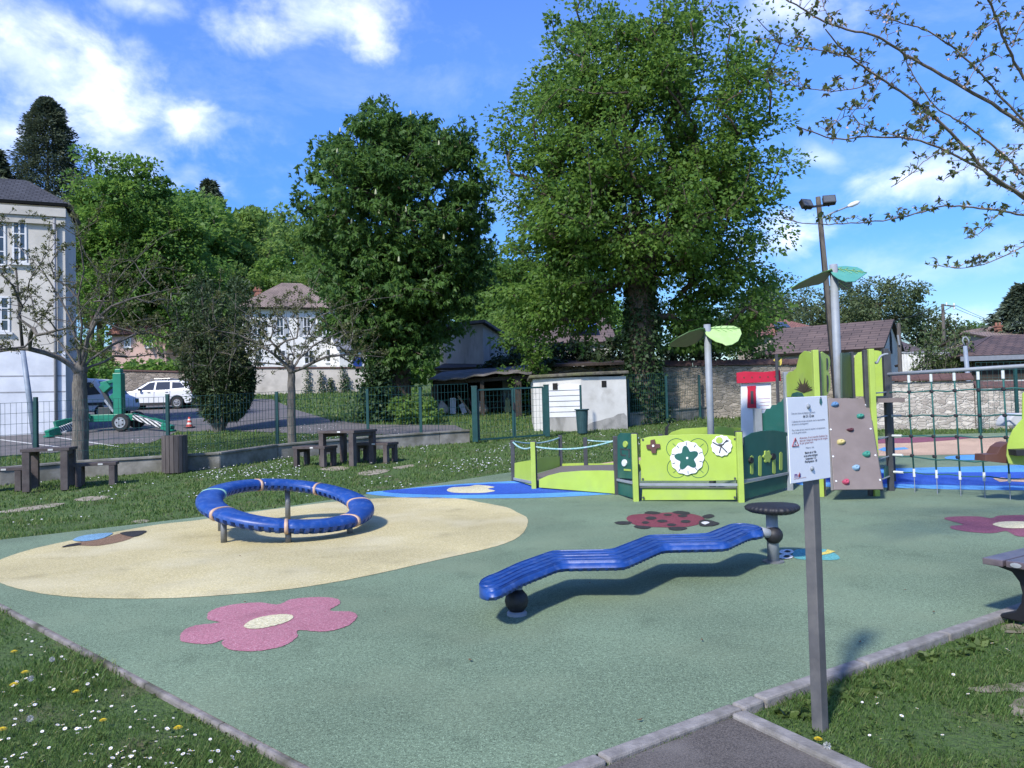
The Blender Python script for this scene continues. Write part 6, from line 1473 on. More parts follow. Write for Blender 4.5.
def suv():
    P = D(192, 408, 42); P.z = T(P.x, 42); yaw = R_(4); S = 1.0
    root = thing('parked_car', P, 'white off-road car with roof bars parked before the grey garden wall', 'car')
    Mx = Matrix.Translation(P) @ Matrix.Rotation(yaw, 4, 'Z') @ Matrix.Translation(V((-4.3, .9, 0)))
    white = mat('white_car_paint', (.70, .72, .76), (.66, .68, .72), scale=2, rough=.25, coat=.6); tint = mat('car_glass', (.02, .024, .03), rough=.05, spec=.9); trim = mat('black_trim', (.03, .03, .033), rough=.6); alloy = mat('alloy', (.45, .46, .48), rough=.35, metal=.8); redl = mat('red_lens', (.35, .02, .02), rough=.2)
    arc = lambda cx, r, n=8: [(cx + r * math.cos(math.pi * (1 - i / n)), .33 + r * math.sin(math.pi * (1 - i / n))) for i in range(n + 1)]
    hw = lambda x, z: .90 - .05 * max(0, z - .7) - .03 * (x < .2)
    body = [(.02, .42), (.05, .25), (.42, .24)] + arc(.84, .40) + [(1.3, .22), (3.05, .22)] + arc(3.5, .40) + [(4.0, .26), (4.27, .36), (4.30, .75), (4.24, 1.05), (1.15, 1.02), (.35, .93), (.08, .80)]
    loft(body, hw, Mx, 'body', white, root, .04)
    hg = lambda x, z: .86 - .34 * max(0, (z - 1.0)) / .6
    loft([(1.08, 1.0), (1.80, 1.50), (2.2, 1.60), (3.4, 1.60), (3.92, 1.53), (4.22, 1.02)], hg, Mx, 'cabin', white, root, .05)
    for pts, nm in (([(1.42, 1.06), (1.93, 1.46), (2.22, 1.5), (2.22, 1.06)], 'side_window'), ([(2.32, 1.06), (2.32, 1.5), (3.02, 1.5), (3.1, 1.07)], 'side_window'), ([(3.2, 1.12), (3.15, 1.48), (3.6, 1.45), (3.88, 1.16)], 'side_window')):
        for s in (-1, 1):
            mb = MB(); mb.face([Mx @ V((x, s * (hg(x, z) + .012), z)) for x, z in pts]); mb.build(nm, tint, root)
    mb = MB(); mb.face([Mx @ V((x, y, z)) for x, y, z in ((1.14, -.76, 1.08), (1.14, .76, 1.08), (1.74, .58, 1.48), (1.74, -.58, 1.48))]); mb.build('windscreen', tint, root)
    mb = MB(); mb.face([Mx @ V((x, y, z)) for x, y, z in ((4.2, -.7, 1.1), (4.2, .7, 1.1), (3.98, .56, 1.48), (3.98, -.56, 1.48))]); mb.build('rear_window', tint, root)
    for s in (-1, 1):
        mb = MB(); mb.bar(Mx @ V((2.0, s * .56, 1.67)), Mx @ V((3.75, s * .56, 1.65)), .04, .035)
        for x in (2.0, 2.9, 3.7): mb.bar(Mx @ V((x, s * .56, 1.58)), Mx @ V((x, s * .56, 1.67)), .04)
        mb.build('roof_bar', alloy, root)
        mb = MB(); mb.box(Mx @ V((4.24, s * .80, 1.0)), (.10, .12, .34)); mb.build('tail_lamp', redl, root, bevel=.015)
        mb = MB(); mb.box(Mx @ V((.14, s * .68, .78)), (.16, .34, .16)); mb.build('headlight', glass, root, bevel=.02)
        mb = MB(); mb.box(Mx @ V((1.52, s * .98, 1.08)), (.12, .16, .13)); mb.build('wing_mirror', trim, root, bevel=.02)
        mb = MB(); mb.prism([Mx @ V((x, s * .90, z)) for x, z in ((1.26, .22), (3.08, .22), (3.08, .36), (1.26, .36))], (0, .015 * s, 0)); mb.build('sill_trim', trim, root)
        for x in (.84, 3.5): wheel(root, Mx @ V((x, s * .80, .33)), .335, .22, V((0, s, 0)), alloy)
        for x in (2.0, 2.95): mb = MB(); mb.box(Mx @ V((x, s * .905, .92)), (.14, .02, .03)); mb.build('door_handle', trim, root)
        for x in (1.30, 2.27, 3.12): mb = MB(); mb.box(Mx @ V((x, s * (hw(x, .7) + .001), .66)), (.012, .006, .7)); mb.build('door_seam', trim, root)
    mb = MB(); mb.box(Mx @ V((2.6, 0, 1.68)), (.9, 1.0, .05)); mb.build('roof_rack', alloy, root, bevel=.01)
    mb = MB(); mb.box(Mx @ V((4.30, 0, .42)), (.08, 1.7, .2)); mb.build('bumper', trim, root, bevel=.03)
suv()
def van():
    P = D(94, 412, 36); P.z = T(P.x, P.y); root = thing('parked_van', P, 'white van partly hidden behind the trunk and the green lift', 'van')
    white = mat('white_car_paint'if 0 else 'white_van_paint', (.66, .68, .71), (.6, .62, .65), scale=2, rough=.3); tint = mat('car_glass', (.02, .024, .03), rough=.05, spec=.9); trim = mat('black_trim', (.03, .03, .033), rough=.6)
    Mx = Matrix.Translation(P) @ Matrix.Rotation(R_(-6), 4, 'Z')
    hw = lambda x, z: .92 - .08 * max(0, z - 1.1)
    loft([(-2.6, .35), (1.9, .35), (2.1, .55), (2.05, .95), (1.55, 1.15), (.95, 1.86), (.5, 1.95), (-2.5, 1.95), (-2.62, 1.7)], lambda x, z: hw(x, z), Mx @ Matrix.Translation(V((-.9, .9, 0))), 'body', white, root, .06)
    M2 = Mx @ Matrix.Translation(V((-.9, .9, 0)))
    for pts in ([(.15, 1.12), (.15, 1.75), (.75, 1.75), (1.25, 1.18)], [(-1.0, 1.15), (-1.0, 1.72), (.0, 1.72), (.0, 1.15)]):
        mb = MB(); mb.face([M2 @ V((x, -hw(x, z) - .01, z)) for x, z in pts]); mb.build('side_window', tint, root)
    mb = MB(); mb.face([M2 @ V(p) for p in ((1.53, -.8, 1.2), (1.53, .8, 1.2), (1.03, .74, 1.8), (1.03, -.74, 1.8))]); mb.build('windscreen', tint, root)
    mb = MB(); mb.prism([M2 @ V((x, -.925, z)) for x, z in ((-2.5, .66), (1.9, .66), (1.9, .78), (-2.5, .78))], (0, -.02, 0)); mb.build('side_trim', trim, root)
    for x in (1.25, -1.75):
        for s in (-1, 1): wheel(root, M2 @ V((x, s * .82, .33)), .33, .22, V((0, s, 0)), mat('alloy', (.45, .46, .48), rough=.35, metal=.8))
    for s in (-1, 1): mb = MB(); mb.box(M2 @ V((2.02, s * .7, .85)), (.12, .3, .2)); mb.build('headlight', glass, root, bevel=.02)
van()
def lift():
    P = G(121, 430); root = thing('trailer_lift', P, 'green towable boom lift with striped outriggers spread on the parking lot', 'boom lift')
    gr = mat('lift_green', (.012, .20, .125), (.010, .16, .10), scale=4, rough=.4); dk = mat('dark_steel', (.04, .045, .05), rough=.6)
    stripe = bpy.data.materials.new('hazard_stripe'); stripe.use_nodes = True; nt = stripe.node_tree; L = nt.links.new; tc = _n(nt, 'ShaderNodeTexCoord'); w = _n(nt, 'ShaderNodeTexWave', bands_direction='DIAGONAL'); w.inputs['Scale'].default_value = 4.5; L(tc.outputs['Object'], w.inputs['Vector']); r = _n(nt, 'ShaderNodeValToRGB'); r.color_ramp.interpolation = 'CONSTANT'; r.color_ramp.elements[0].color = (.03, .035, .035, 1); r.color_ramp.elements[1].position = .5; r.color_ramp.elements[1].color = (.6, .6, .6, 1); L(w.outputs['Fac'], r.inputs[0]); L(r.outputs[0], nt.nodes['Principled BSDF'].inputs['Base Color'])
    y = P.y; Dp = lambda px, py, dy=0: D(px, py, y + dy)
    mb = MB(); mb.bar(Dp(88, 418.5), Dp(136, 417), .5, .28); mb.build('chassis', gr, root, bevel=.02)
    mb = MB(); mb.bar(Dp(119.5, 415), Dp(118.8, 373), .34, .34, V((0, 1, 0))); mast = mb.build('mast', gr, root, bevel=.03)
    mb = MB(); mb.bar(Dp(119, 373), Dp(118.8, 369), .24, .24, V((0, 1, 0))); mb.build('mast_cap', gr, mast, bevel=.03)
    for (a, b, w_, m_) in ((Dp(101.5, 386, .3), Dp(114, 412, .3), .16, dk), (Dp(112, 395, .3), Dp(118, 402, .3), .2, gr), (Dp(101, 384, .25), Dp(117, 380, .25), .14, gr), (Dp(103, 390, .2), Dp(110, 384, .2), .3, gr), (Dp(105, 400, -.1), Dp(114, 412, -.1), .09, galv)):
        mb = MB(); mb.bar(a, b, w_, w_); mb.build('boom', m_, root, bevel=.015)
    mb = MB(); mb.box(Dp(107, 411, .2), (.5, .4, .3)); mb.build('control_box', dk, root, bevel=.02)
    tyre = mat('tyre_rubber', (.025, .025, .027), rough=.8)
    for dy in (-.55, .65): q = Dp(128.5, 421.5); wheel(root, V((q.x, y + dy, T(q.x, y + dy) + .34)), .34, .2, V((0, -1 if dy < 0 else 1, 0)), galv)
    for (a, b, m_) in ((Dp(90, 416, -.3), Dp(58, 424, -1.2), 0), (Dp(88, 419, -.5), Dp(50, 433, -2.0), 1), (Dp(133, 415, .2), Dp(162, 423, .5), 0), (Dp(134, 417, -.4), Dp(170, 428, -1.0), 1)):
        mb = MB(); mb.bar(a, b, .15, .19); arm = mb.build('outrigger', stripe if m_ else gr, root, bevel=.01)
        mb = MB(); e = (b - a).normalized(); mb.bar(b - e * .35, b + e * .12, .22, .26); mb.build('outrigger_head', gr, arm, bevel=.02)
        f = b + e * .05; mb = MB(); mb.tube([f, V((f.x, f.y, T(f.x, f.y) + .06))], .05, 8); mb.lathe([(.18, 0), (.18, .05), (.06, .07)], (f.x, f.y, T(f.x, f.y)), 14); mb.build('foot', gr, arm)
    mb = MB(); mb.bar(Dp(88, 417, .1), Dp(66, 421, .1), .1, .1); mb.build('drawbar', dk, root)
lift()
def cone():
    P = G(189.5, 427.5); root = thing('traffic_cone', P, 'red and white traffic cone standing alone on the parking lot', 'traffic cone'); h = 10.5 * P.y / FPX
    mb = MB(); mb.box(P + V((0, 0, .02)), (.34, .34, .04)); mb.build('base', blackrub, root, bevel=.01)
    rd = mat('cone_red', (.55, .06, .05), rough=.5); wt = mat('cone_white', (.7, .7, .68), rough=.5)
    for k, (z0, z1, m_) in enumerate(((.04, .3, rd), (.3, .48, wt), (.48, .68, rd), (.68, .82, wt), (.82, 1, rd))):
        r = lambda z: .135 - .10 * z; mb = MB(); mb.lathe([(r(z0), z0 * h), (r(z1), z1 * h)], P, 16); mb.build('cone_band', m_, root, smooth=False)
cone()
def green_bin():
    P = G(582.5, 433.5); s = P.y / FPX; root = thing('park_bin', P, 'dark green tapered litter bin with wide rim in front of the white cabin', 'litter bin')
    gm = mat('bin_green', (.03, .075, .085), (.02, .055, .062), scale=6, rough=.5); h = 24.5 * s
    mb = MB(); mb.lathe([(4.6 * s, .0), (4.9 * s, .02), (5.9 * s, h * .93), (7.4 * s, h * .96), (7.4 * s, h), (6.2 * s, h), (5.2 * s, h * .5)], P, 24); mb.build('bucket', gm, root, smooth=False)
    mb = MB(); 
    for k in range(20): a = 2 * math.pi * k / 20; mb.bar(P + V((4.8 * s * math.cos(a), 4.8 * s * math.sin(a), .03)), P + V((5.9 * s * math.cos(a), 5.9 * s * math.sin(a), h * .92)), .018)
    mb.build('rib', gm, root)
    mb = MB(); p = P + V((0, .25, 0)); mb.tube([p - V((0, 0, .1)), V((p.x, p.y, HZ(p, 385)))], .035, 8); mb.build('post', fgreen, root)
green_bin()

# ================================================================== trees
L_maple = leafmat('maple_leaf', (.070, .150, .026), (.122, .230, .044), (.165, .27, .065), trans=.52)
L_chest = leafmat('chestnut_leaf', (.046, .112, .024), (.086, .175, .038), (.12, .22, .055), trans=.45)
L_fresh = leafmat('fresh_leaf', (.07, .165, .03), (.135, .255, .052), (.18, .30, .075), trans=.5)
L_light = leafmat('pale_spring_leaf', (.10, .19, .042), (.165, .275, .065), (.21, .31, .09), trans=.48)
L_yew = leafmat('yew_needle', (.024, .050, .020), (.058, .092, .034), (.08, .115, .045), trans=.18)
L_conf = leafmat('conifer_needle', (.045, .07, .045), (.09, .12, .075), (.12, .15, .09), trans=.2)
L_haze = leafmat('far_leaf', (.065, .10, .042), (.12, .165, .07), (.15, .19, .09), trans=.4)
L_bud = leafmat('bud_leaf', (.06, .075, .025), (.11, .125, .045), (.14, .15, .06), trans=.3)
L_olive = leafmat('olive_leaf', (.05, .075, .03), (.09, .12, .05), trans=.3)
def dome(n, c, r, z0=-1, shell=.5, bump=.2, pw=2.0): return ellip(n, c, r, z0, shell, None, pw, bump)

# big broad tree right of centre
b = D(645, 417, 27.5); b.z = T(b.x, b.y)
tg = np.vstack([dome(90, (-.2, -.6, 11.6), (2.8, 2.4, 3.0), -1, .1), dome(430, (-.25, 0, 10.4), (4.9, 4.4, 5.6), -1, .45, .2, 1.6), dome(150, (-.2, .3, 6.9), (4.5, 3.8, 2.2), -1, .5, .2), dome(110, (2.7, .2, 8.2), (2.9, 2.9, 3.4), -1, .3), dome(60, (-2.6, .2, 8.6), (2.7, 2.7, 3.4), -1, .3), dome(85, (3.1, .8, 3.9), (2.2, 1.8, 1.9), -1, .4), dome(70, (-3.0, .6, 4.2), (2.0, 1.6, 1.4), -1, .4)])
tg = tg[(tg[:, 2] > 2.6) & ~((np.abs(tg[:, 0]) < 1.15) & (tg[:, 2] < 5.0))]
root = tree('broad_tree', b, 'tallest broad tree, airy light green crown and ivy clad trunk, behind the play structure',
    [(0, 0, -.3), (.02, 0, 1.2), (-.05, .05, 2.6), (0, 0, 3.8), (-.1, 0, 5.2), (-.15, 0, 7.0)], tg, .50, .014,
    dict(rc=.72, per=96, size=.130, wid=.72, droop=.25, flat=.5, along=.25, zmin=b.z + 4.2), L_maple, seed=3, step=.6, wander=.14)
v0 = np.array(b); n = 5200; a = RNG.random(n) * 2 * math.pi; zz_ = RNG.random(n) ** 1.25 * 6.0; rr = (.56 - .03 * zz_) * (1 + .16 * RNG.normal(size=n)) + .06; rr = np.where(zz_ < .8, rr + .25 * (1 - zz_ / .8), rr)
pts = np.stack([rr * np.cos(a), rr * np.sin(a), zz_], 1) + v0; Dd = np.stack([np.cos(a), np.sin(a), -.6 + 0 * a], 1) + rdirs(n) * .6
vv, ff = leaf_quads(pts, Dd, .14 * (.6 + .7 * RNG.random(n)), .8); raw_mesh('ivy_sleeve', vv, ff, ivy_leaf, root, attr=RNG.random(n) * .6)

# horse chestnut left of centre
b = D(401, 418, 32); b.z = T(b.x, b.y)
tg = np.vstack([dome(400, (.0, 0, 8.6), (3.85, 3.7, 4.75), -1, .42, .04, 1.8), dome(110, (.25, 0, 5.2), (3.5, 3.3, 2.4), -1, .6, .15), dome(36, (-.1, -.6, 3.0), (1.7, 1.5, 1.4), -1, .4)])
ch = tree('horse_chestnut', b, 'dense dark green horse chestnut with pale flower candles left of the tallest tree', [(0, 0, -.3), (.03, 0, 1.5), (0, .05, 3), (.05, 0, 4.6), (0, 0, 6.5), (0, 0, 8.5)], tg, .42, .016,
    dict(rc=.66, per=44, size=.175, wid=.46, droop=.2, flat=.6, palm=5, curl=.35, along=.1, zmin=b.z + 3), L_chest, seed=5, step=.6)
cm = mat('candle_white', (.40, .41, .28), (.28, .31, .18), scale=20, rough=.7); proto_c = None
for k in range(38):
    cand = tg[(tg[:, 1] < .5) & (tg[:, 2] > 4.5)]; q_ = cand[RNG.integers(len(cand))]; p = V(b) + V(q_) * 1.0 + V((0, -.25, .28))
    if proto_c is None:
        mb = MB(); mb.lathe([(.015, 0), (.05, .03), (.04, .13), (.012, .23)], p, 7); proto_c = mb.build('flower_candle', cm, ch); P0c = p
    else:
        c = proto_c.copy(); COL.objects.link(c); c.parent = ch; c.location = p - P0c
tag(ivy('shrub', D(378, 412, 31.2) - V((0, 0, .3)), 1.5, 2.2, 3000, .16, 'dark ivy thicket around the foot of the horse chestnut', 'shrub', th=.5), None)

def bush(name, P, r, n, size, lm, label, cat='shrub', group=None, shell=.45, stems=5, sh=1.0):
    P = V(P); P.z = T(P.x, P.y); root = thing(name, P, label, cat, group)
    tg = dome(max(14, n // 60), (P.x, P.y, P.z + r[2] * .95), r, -.9, shell, .25, 2.2) - np.array(P); tr = [np.array(P) + np.array(q) for q in ((0, 0, -.1), (.02, 0, r[2] * .2), (0, .02, r[2] * .4))]
    nodes, par, tips = skeleton(tr, tg + np.array(P), .3, .15, .1, int(abs(P.x) * 10)); mb = MB(); branch_mesh(mb, nodes, par, tips, .008, .05 * sh); mb.build('stem', bark, root, fix=False)
    Pn, Dr, sz, ct = clump_leaves(nodes[tips], min(r) * .32, max(4, n // len(tips)), size); v, f = leaf_quads(Pn, Dr, sz, .65); raw_mesh('foliage', v, f, lm, root, attr=ct); return root

# leafy tree between the townhouse and the slope
b = D(140, 400, 68); b.z = T(b.x, b.y)
tg = np.vstack([dome(380, (-.2, 0, 12.6), (6.1, 5.4, 8.3), -1, .5, .25, 1.8), dome(110, (3.3, 0, 8.0), (4.1, 3.7, 4.2), -1, .5)])
tree('leafy_tree', b, 'bright fresh green leafy tree rising right beside the cream townhouse', [(0, 0, -.3), (.1, 0, 3), (0, .1, 5.5), (0, 0, 9)], tg, .4, .02, dict(rc=1.05, per=120, size=.29, wid=.7, droop=.2, flat=.6, along=.2, zmin=b.z + 3), L_fresh, seed=8, step=.9)

# giant conifer and smaller ones
def conifer(name, b, h, r, label, n=9000, size=.8, lm=None, top=.25, pw=.8, group=None, z0=.08, wid=.35):
    root = thing(name, b, label, 'conifer', group); mb = MB(); mb.tube([V(b) - V((0, 0, .3)), V(b) + V((0, 0, h * .6)), V(b) + V((0, 0, h * .97))], [r * .09, r * .05, .03], 8, cap=False); mb.build('trunk', bark, root, smooth=True)
    t = RNG.random(n) ** .8; z = h * (z0 + (1 - z0) * t); prof = np.minimum(1, ((1 - t) * 1.35)) ** pw * np.minimum(1, .55 + t * 2.2)
    a = RNG.random(n) * 2 * math.pi; lob = 1 + .16 * np.sin(a * 5 + z * 1.7) + .13 * np.sin(a * 3 - z * 2.9) + .08 * RNG.normal(size=n)
    rad = r * prof * lob * (RNG.random(n) ** .33); P = np.stack([rad * np.cos(a), rad * np.sin(a), z], 1) + np.array(b)
    Dd = np.stack([np.cos(a), np.sin(a), -.25 + .55 * t], 1) + rdirs(n) * .45; v, f = leaf_quads(P, Dd, size * (.5 + .8 * RNG.random(n)), wid, .3, .15)
    raw_mesh('crown', v, f, lm or L_conf, root, attr=RNG.random(n)); return root
def BD(px, y): p = D(px, 400, y); p.z = T(p.x, p.y); return p
b = BD(50, 78); top = HZ(b, 99); conifer('giant_conifer', b, top - b.z, 4.0, 'very tall dark rounded conifer rising above the townhouse roof', 42000, .38, None, pw=.48, z0=.3)
b = BD(-2, 76); conifer('conifer', b, HZ(b, 152) - b.z, 2.8, 'dark conifer tip cut by the left edge beside the very tall one', 5000, .8, None, pw=.7, z0=.3)
b = BD(213, 125); conifer('conifer', b, HZ(b, 182) - b.z, 3.0, 'small dark spruce tip poking above the wooded slope', 4500, 1.1, None, pw=.7, z0=.4)
b = BD(1027, 62); conifer('conifer', b, HZ(b, 286) - b.z, 3.4, 'dark spreading fir above the roofs at the right edge', 9000, .55, None, pw=1.0, z0=.1)
# bare tall birch between conifer and leafy tree
b = BD(92, 70); tg = dome(60, (0, 0, HZ(b, 165) - b.z - 2.5), (1.6, 1.6, 3.0), -1, .2)
tree('thin_tree', b, 'thin sparse tree showing its twigs right of the very tall conifer', [(0, 0, -.2), (.1, 0, 8), (0, 0, 14)], tg, .2, .03, dict(rc=.5, per=12, size=.3, wid=.5), L_olive, seed=12, step=.8)

# trees of the wooded slope: three kinds, copied
def slope_kind(k, lm, n):
    root = thing('slope_tree', (0, 0, 0), 'x', 'tree'); R3 = [(4.2, 4.2, 5.0), (5.0, 4.8, 4.6), (3.6, 3.6, 5.6)][k]
    tg = dome(150, (0, 0, 8.6), R3, -1, .5, .3, 1.8); nodes, par, tips = skeleton([np.array(q, float) for q in ((0, 0, -1), (.1, 0, 2.5), (0, .1, 5), (0, 0, 8))], tg, 1.0, .12, .2, 20 + k)
    mb = MB(); branch_mesh(mb, nodes, par, tips, .03, .32); mb.build('trunk', bark, root, fix=False, smooth=True)
    P, Dr, sz, ct = clump_leaves(nodes[tips], 1.05, n // 150, .36, .2, np.array([0, 0, 7.])); v, f = leaf_quads(P, Dr, sz, .75); raw_mesh('crown', v, f, lm, root, attr=ct); return root
kinds = [slope_kind(0, L_fresh, 16000), slope_kind(1, L_light, 16000), slope_kind(2, leafmat('mid_green_leaf', (.06, .135, .028), (.115, .215, .045), (.155, .255, .06), trans=.46), 16000)]
HL = ['fresh green broad tree on the wooded slope left of the horse chestnut', 'pale yellow green spring tree on the wooded slope left of the horse chestnut', 'deeper green tree on the wooded slope left of the horse chestnut']
ML = ['fresh green tree in the gap between the horse chestnut and the tallest tree', 'pale yellow green tree in the gap between the horse chestnut and the tallest tree', 'deeper green tree in the gap between the horse chestnut and the tallest tree']
used = [False] * 3
def slope_tree(k, px, y, top, label, group, s_=1.0):
    o = kinds[k] if not used[k] else copy_tree(kinds[k]); used[k] = True
    p = BD(px, y); h = HZ(p, top) - p.z; s = h / 13.8; o.location = p; o.scale = (s * s_, s * s_, s); o.rotation_euler = (0, 0, px * 1.7)
    tag(o, label, 'tree', group)
for k, px, y, top in ((0, 178, 84, 196), (1, 262, 118, 206), (1, 226, 96, 202), (1, 198, 110, 192), (1, 296, 110, 222), (1, 240, 92, 238), (2, 318, 96, 250), (0, 280, 86, 262), (2, 172, 78, 250), (1, 335, 125, 215), (0, 100, 98, 205), (1, 214, 80, 262), (1, 305, 84, 268), (2, 255, 82, 290), (0, 345, 90, 240)):
    slope_tree(k, px, y, top, HL[k], 'trees on the wooded slope left of the horse chestnut')
for k, px, y, top in ((2, 510, 66, 252), (0, 540, 74, 268), (2, 565, 64, 300), (1, 522, 58, 300), (0, 600, 78, 290), (2, 486, 84, 262), (0, 575, 90, 262), (2, 640, 84, 300), (0, 700, 86, 305)):
    slope_tree(k, px, y, top, ML[k], 'trees in the gap behind the two tall trees')
# airy poplars and scrub behind the barn
def airy(px, y, top, w, label, seed, n=26, lm=L_haze, trunks=1):
    b = BD(px, y); h = HZ(b, top) - b.z; tg = dome(120, (0, 0, h * .62), (w, w, h * .38), -1, .3, .25)
    tree('airy_tree', b, label, [(0, 0, -.3), (.1, 0, h * .25), (0, .1, h * .5), (0, 0, h * .72)], tg, .22, .022, dict(rc=.85, per=int(n * 1.9), size=.25, wid=.65, droop=.2, flat=.7), lm, group='airy trees behind the barn roof', seed=seed, step=1.0)
airy(884, 78, 275, 4.6, 'rounded airy tree above the pale barn gable, tallest of its row', 31, 46); airy(852, 84, 284, 3.6, 'airy tree just left of the rounded one above the barn roof', 32, 30)
airy(815, 88, 282, 3.8, 'airy tree behind the floodlight pole above the reddish roof', 33, 22); airy(782, 84, 276, 3.4, 'sparse tree at the right flank of the tallest broad tree above the reddish roof', 34, 20)
airy(762, 70, 290, 3.0, 'leafy tree filling the gap under the right side of the tallest broad tree', 35, 44, L_haze); airy(925, 80, 308, 2.6, 'low airy tree left of the distant utility pole', 36, 20); airy(975, 80, 326, 2.2, 'low bushy tree right of the distant utility pole', 37, 36, L_fresh); airy(958, 78, 318, 1.8, 'thin twiggy tree right behind the distant utility pole', 38, 8)
# bamboo like shrub over the board fence, hedge bank behind the sheds, other shrubs
def stem_shrub(P, h, w, n, per, lm, label, size=.11):
    P = V(P); P.z = T(P.x, P.y); root = thing('tall_shrub', P, label, 'shrub'); mb = MB(); PP = []
    for i in range(n):
        a = P + V((random.uniform(-w, w) * .5, random.uniform(-.4, .4), -.1)); t = a + V((random.uniform(-.5, .5) * w * .5, random.uniform(-.3, .3), h * random.uniform(.55, 1.05))); mdd = (a + t) / 2 + V((random.uniform(-.1, .1), 0, 0)); mb.tube([a, mdd, t], [.018, .014, .006], 4, cap=False)
        for k in range(per): q = random.random() ** .7; PP.append(np.array(a + (t - a) * q) + RNG.normal(size=3) * .13)
    mb.build('stem', bark_grey, root, fix=False); PP = np.array(PP); v, f = leaf_quads(PP, rdirs(len(PP)) + np.array([0, 0, .3]), size * (.6 + .8 * RNG.random(len(PP))), .45); raw_mesh('foliage', v, f, lm, root, attr=RNG.random(len(PP)))
stem_shrub(D(942, 372, 30.5), 3.2, 2.3, 46, 70, leafmat('grey_green_leaf', (.07, .11, .04), (.12, .17, .07), trans=.35), 'tall thin leaved shrub growing between the board fence and the lamp post', .15)
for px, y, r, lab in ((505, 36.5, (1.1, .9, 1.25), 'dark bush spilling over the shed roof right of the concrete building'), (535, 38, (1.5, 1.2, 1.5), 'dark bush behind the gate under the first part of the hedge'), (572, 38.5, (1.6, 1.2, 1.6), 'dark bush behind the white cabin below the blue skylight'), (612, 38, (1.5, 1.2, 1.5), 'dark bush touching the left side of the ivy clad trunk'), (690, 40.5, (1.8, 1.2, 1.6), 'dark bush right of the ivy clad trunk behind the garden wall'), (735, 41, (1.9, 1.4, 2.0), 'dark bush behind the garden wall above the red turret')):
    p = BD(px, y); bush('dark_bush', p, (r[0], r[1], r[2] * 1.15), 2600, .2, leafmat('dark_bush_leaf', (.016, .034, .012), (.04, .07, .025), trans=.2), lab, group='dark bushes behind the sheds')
for px, y, r, lab in ((90, 66, (2.6, 1.6, 3.4), 'tall green bush filling the gap between townhouse and leafy tree'), (128, 51, (2.0, 1.0, 1.25), 'dark hedge bush behind the white car left of the pink house front'), (150, 51.5, (1.9, 1.0, 1.35), 'dark hedge bush behind the white car hiding the pink house front'), (172, 52, (1.9, 1.0, 1.3), 'dark hedge bush behind the white car next to the yew'), (432, 47, (2.4, 1.4, 2.4), 'green bush left of the concrete building behind the shed'), (100, 58, (2.4, 1.5, 1.6), 'green bush behind the white van below the leafy tree'), (118, 62, (2.2, 1.4, 1.5), 'green bush left of the pink house under the leafy tree')):
    bush('green_bush', BD(px, y), r, 2400, .26, L_fresh, lab)
p = D(417, 412, 29.5); bush('pale_shrub', p, (.95, .8, .52), 1500, .15, L_light, 'pale yellow green shrub on the grass left of the open shed')
# small overhanging branch leaves on the shed corner
p = D(530, 372, 31.5); tg = np.stack([RNG.normal(size=40) * .55, RNG.normal(size=40) * .4, RNG.normal(size=40) * .9], 1) + np.array([D(528, 352, 31.8)])
# ---- it belongs to the sapling beside the shed
q0 = BD(531, 33.6); tree('sapling', q0, 'thin leafy sapling hanging over the corner between shed and white cabin', [(0, 0, -.1), (.05, 0, 1.2), (-.05, -.3, 2.2), (-.1, -.8, 2.9)], tg - np.array(q0), .06, .008, dict(rc=.3, per=34, size=.16, wid=.6), L_maple, seed=44, step=.3)

# vase shaped yew pair by the drive
b = G(219, 431); 
yr = thing('yew_tree', b, 'dense multi stemmed yew flaring upward from a narrow foot beside the drive', 'tree')
mb = MB(); tips_ = []
for i in range(34):
    a = random.uniform(0, 2 * math.pi); sp = random.uniform(.3, 1.0); h = random.uniform(3.2, 5.6); w = sp * (1.7 + .2 * math.cos(a))
    p = [V(b) + V((.12 * math.cos(a) * sp, .12 * math.sin(a) * sp, -.1)), V(b) + V((.42 * w * math.cos(a), .42 * w * math.sin(a), h * .3)), V(b) + V((.85 * w * math.cos(a), .85 * w * math.sin(a), h * .65)), V(b) + V((w * math.cos(a), w * math.sin(a), h))]
    c = catmull(p, 5, False); mb.tube(c, [.05 - .042 * j / (len(c) - 1) for j in range(len(c))], 5, cap=False); tips_ += [np.array(q) for q in c[3:]]
mb.build('stem', bark_grey, yr, fix=False, smooth=True); Cn = np.array(tips_); Cn = Cn[Cn[:, 2] > b.z + .5]; P, Dr, sz, ct = clump_leaves(Cn, .30, 62, .15, -.5); v, f = leaf_quads(P, Dr, sz, .32); raw_mesh('crown', v, f, L_yew, yr, attr=ct)
# dark clipped half on its right
P = sphere_in(9000, .72); P = P * np.array([.62, .55, 1.15]) + np.array(b) + np.array([.62, .1, 1.55]); P[:, 0] += .16 * (P[:, 2] - b.z - 1.5); v, f = leaf_quads(P, P - np.array(b) - np.array([.5, 0, 1.4]) + rdirs(9000) * .5, .13 * (.6 + .8 * RNG.random(9000)), .35); raw_mesh('side_crown', v, f, leafmat('dark_yew', (.020, .045, .017), (.048, .082, .028), trans=.15), yr, attr=RNG.random(9000))

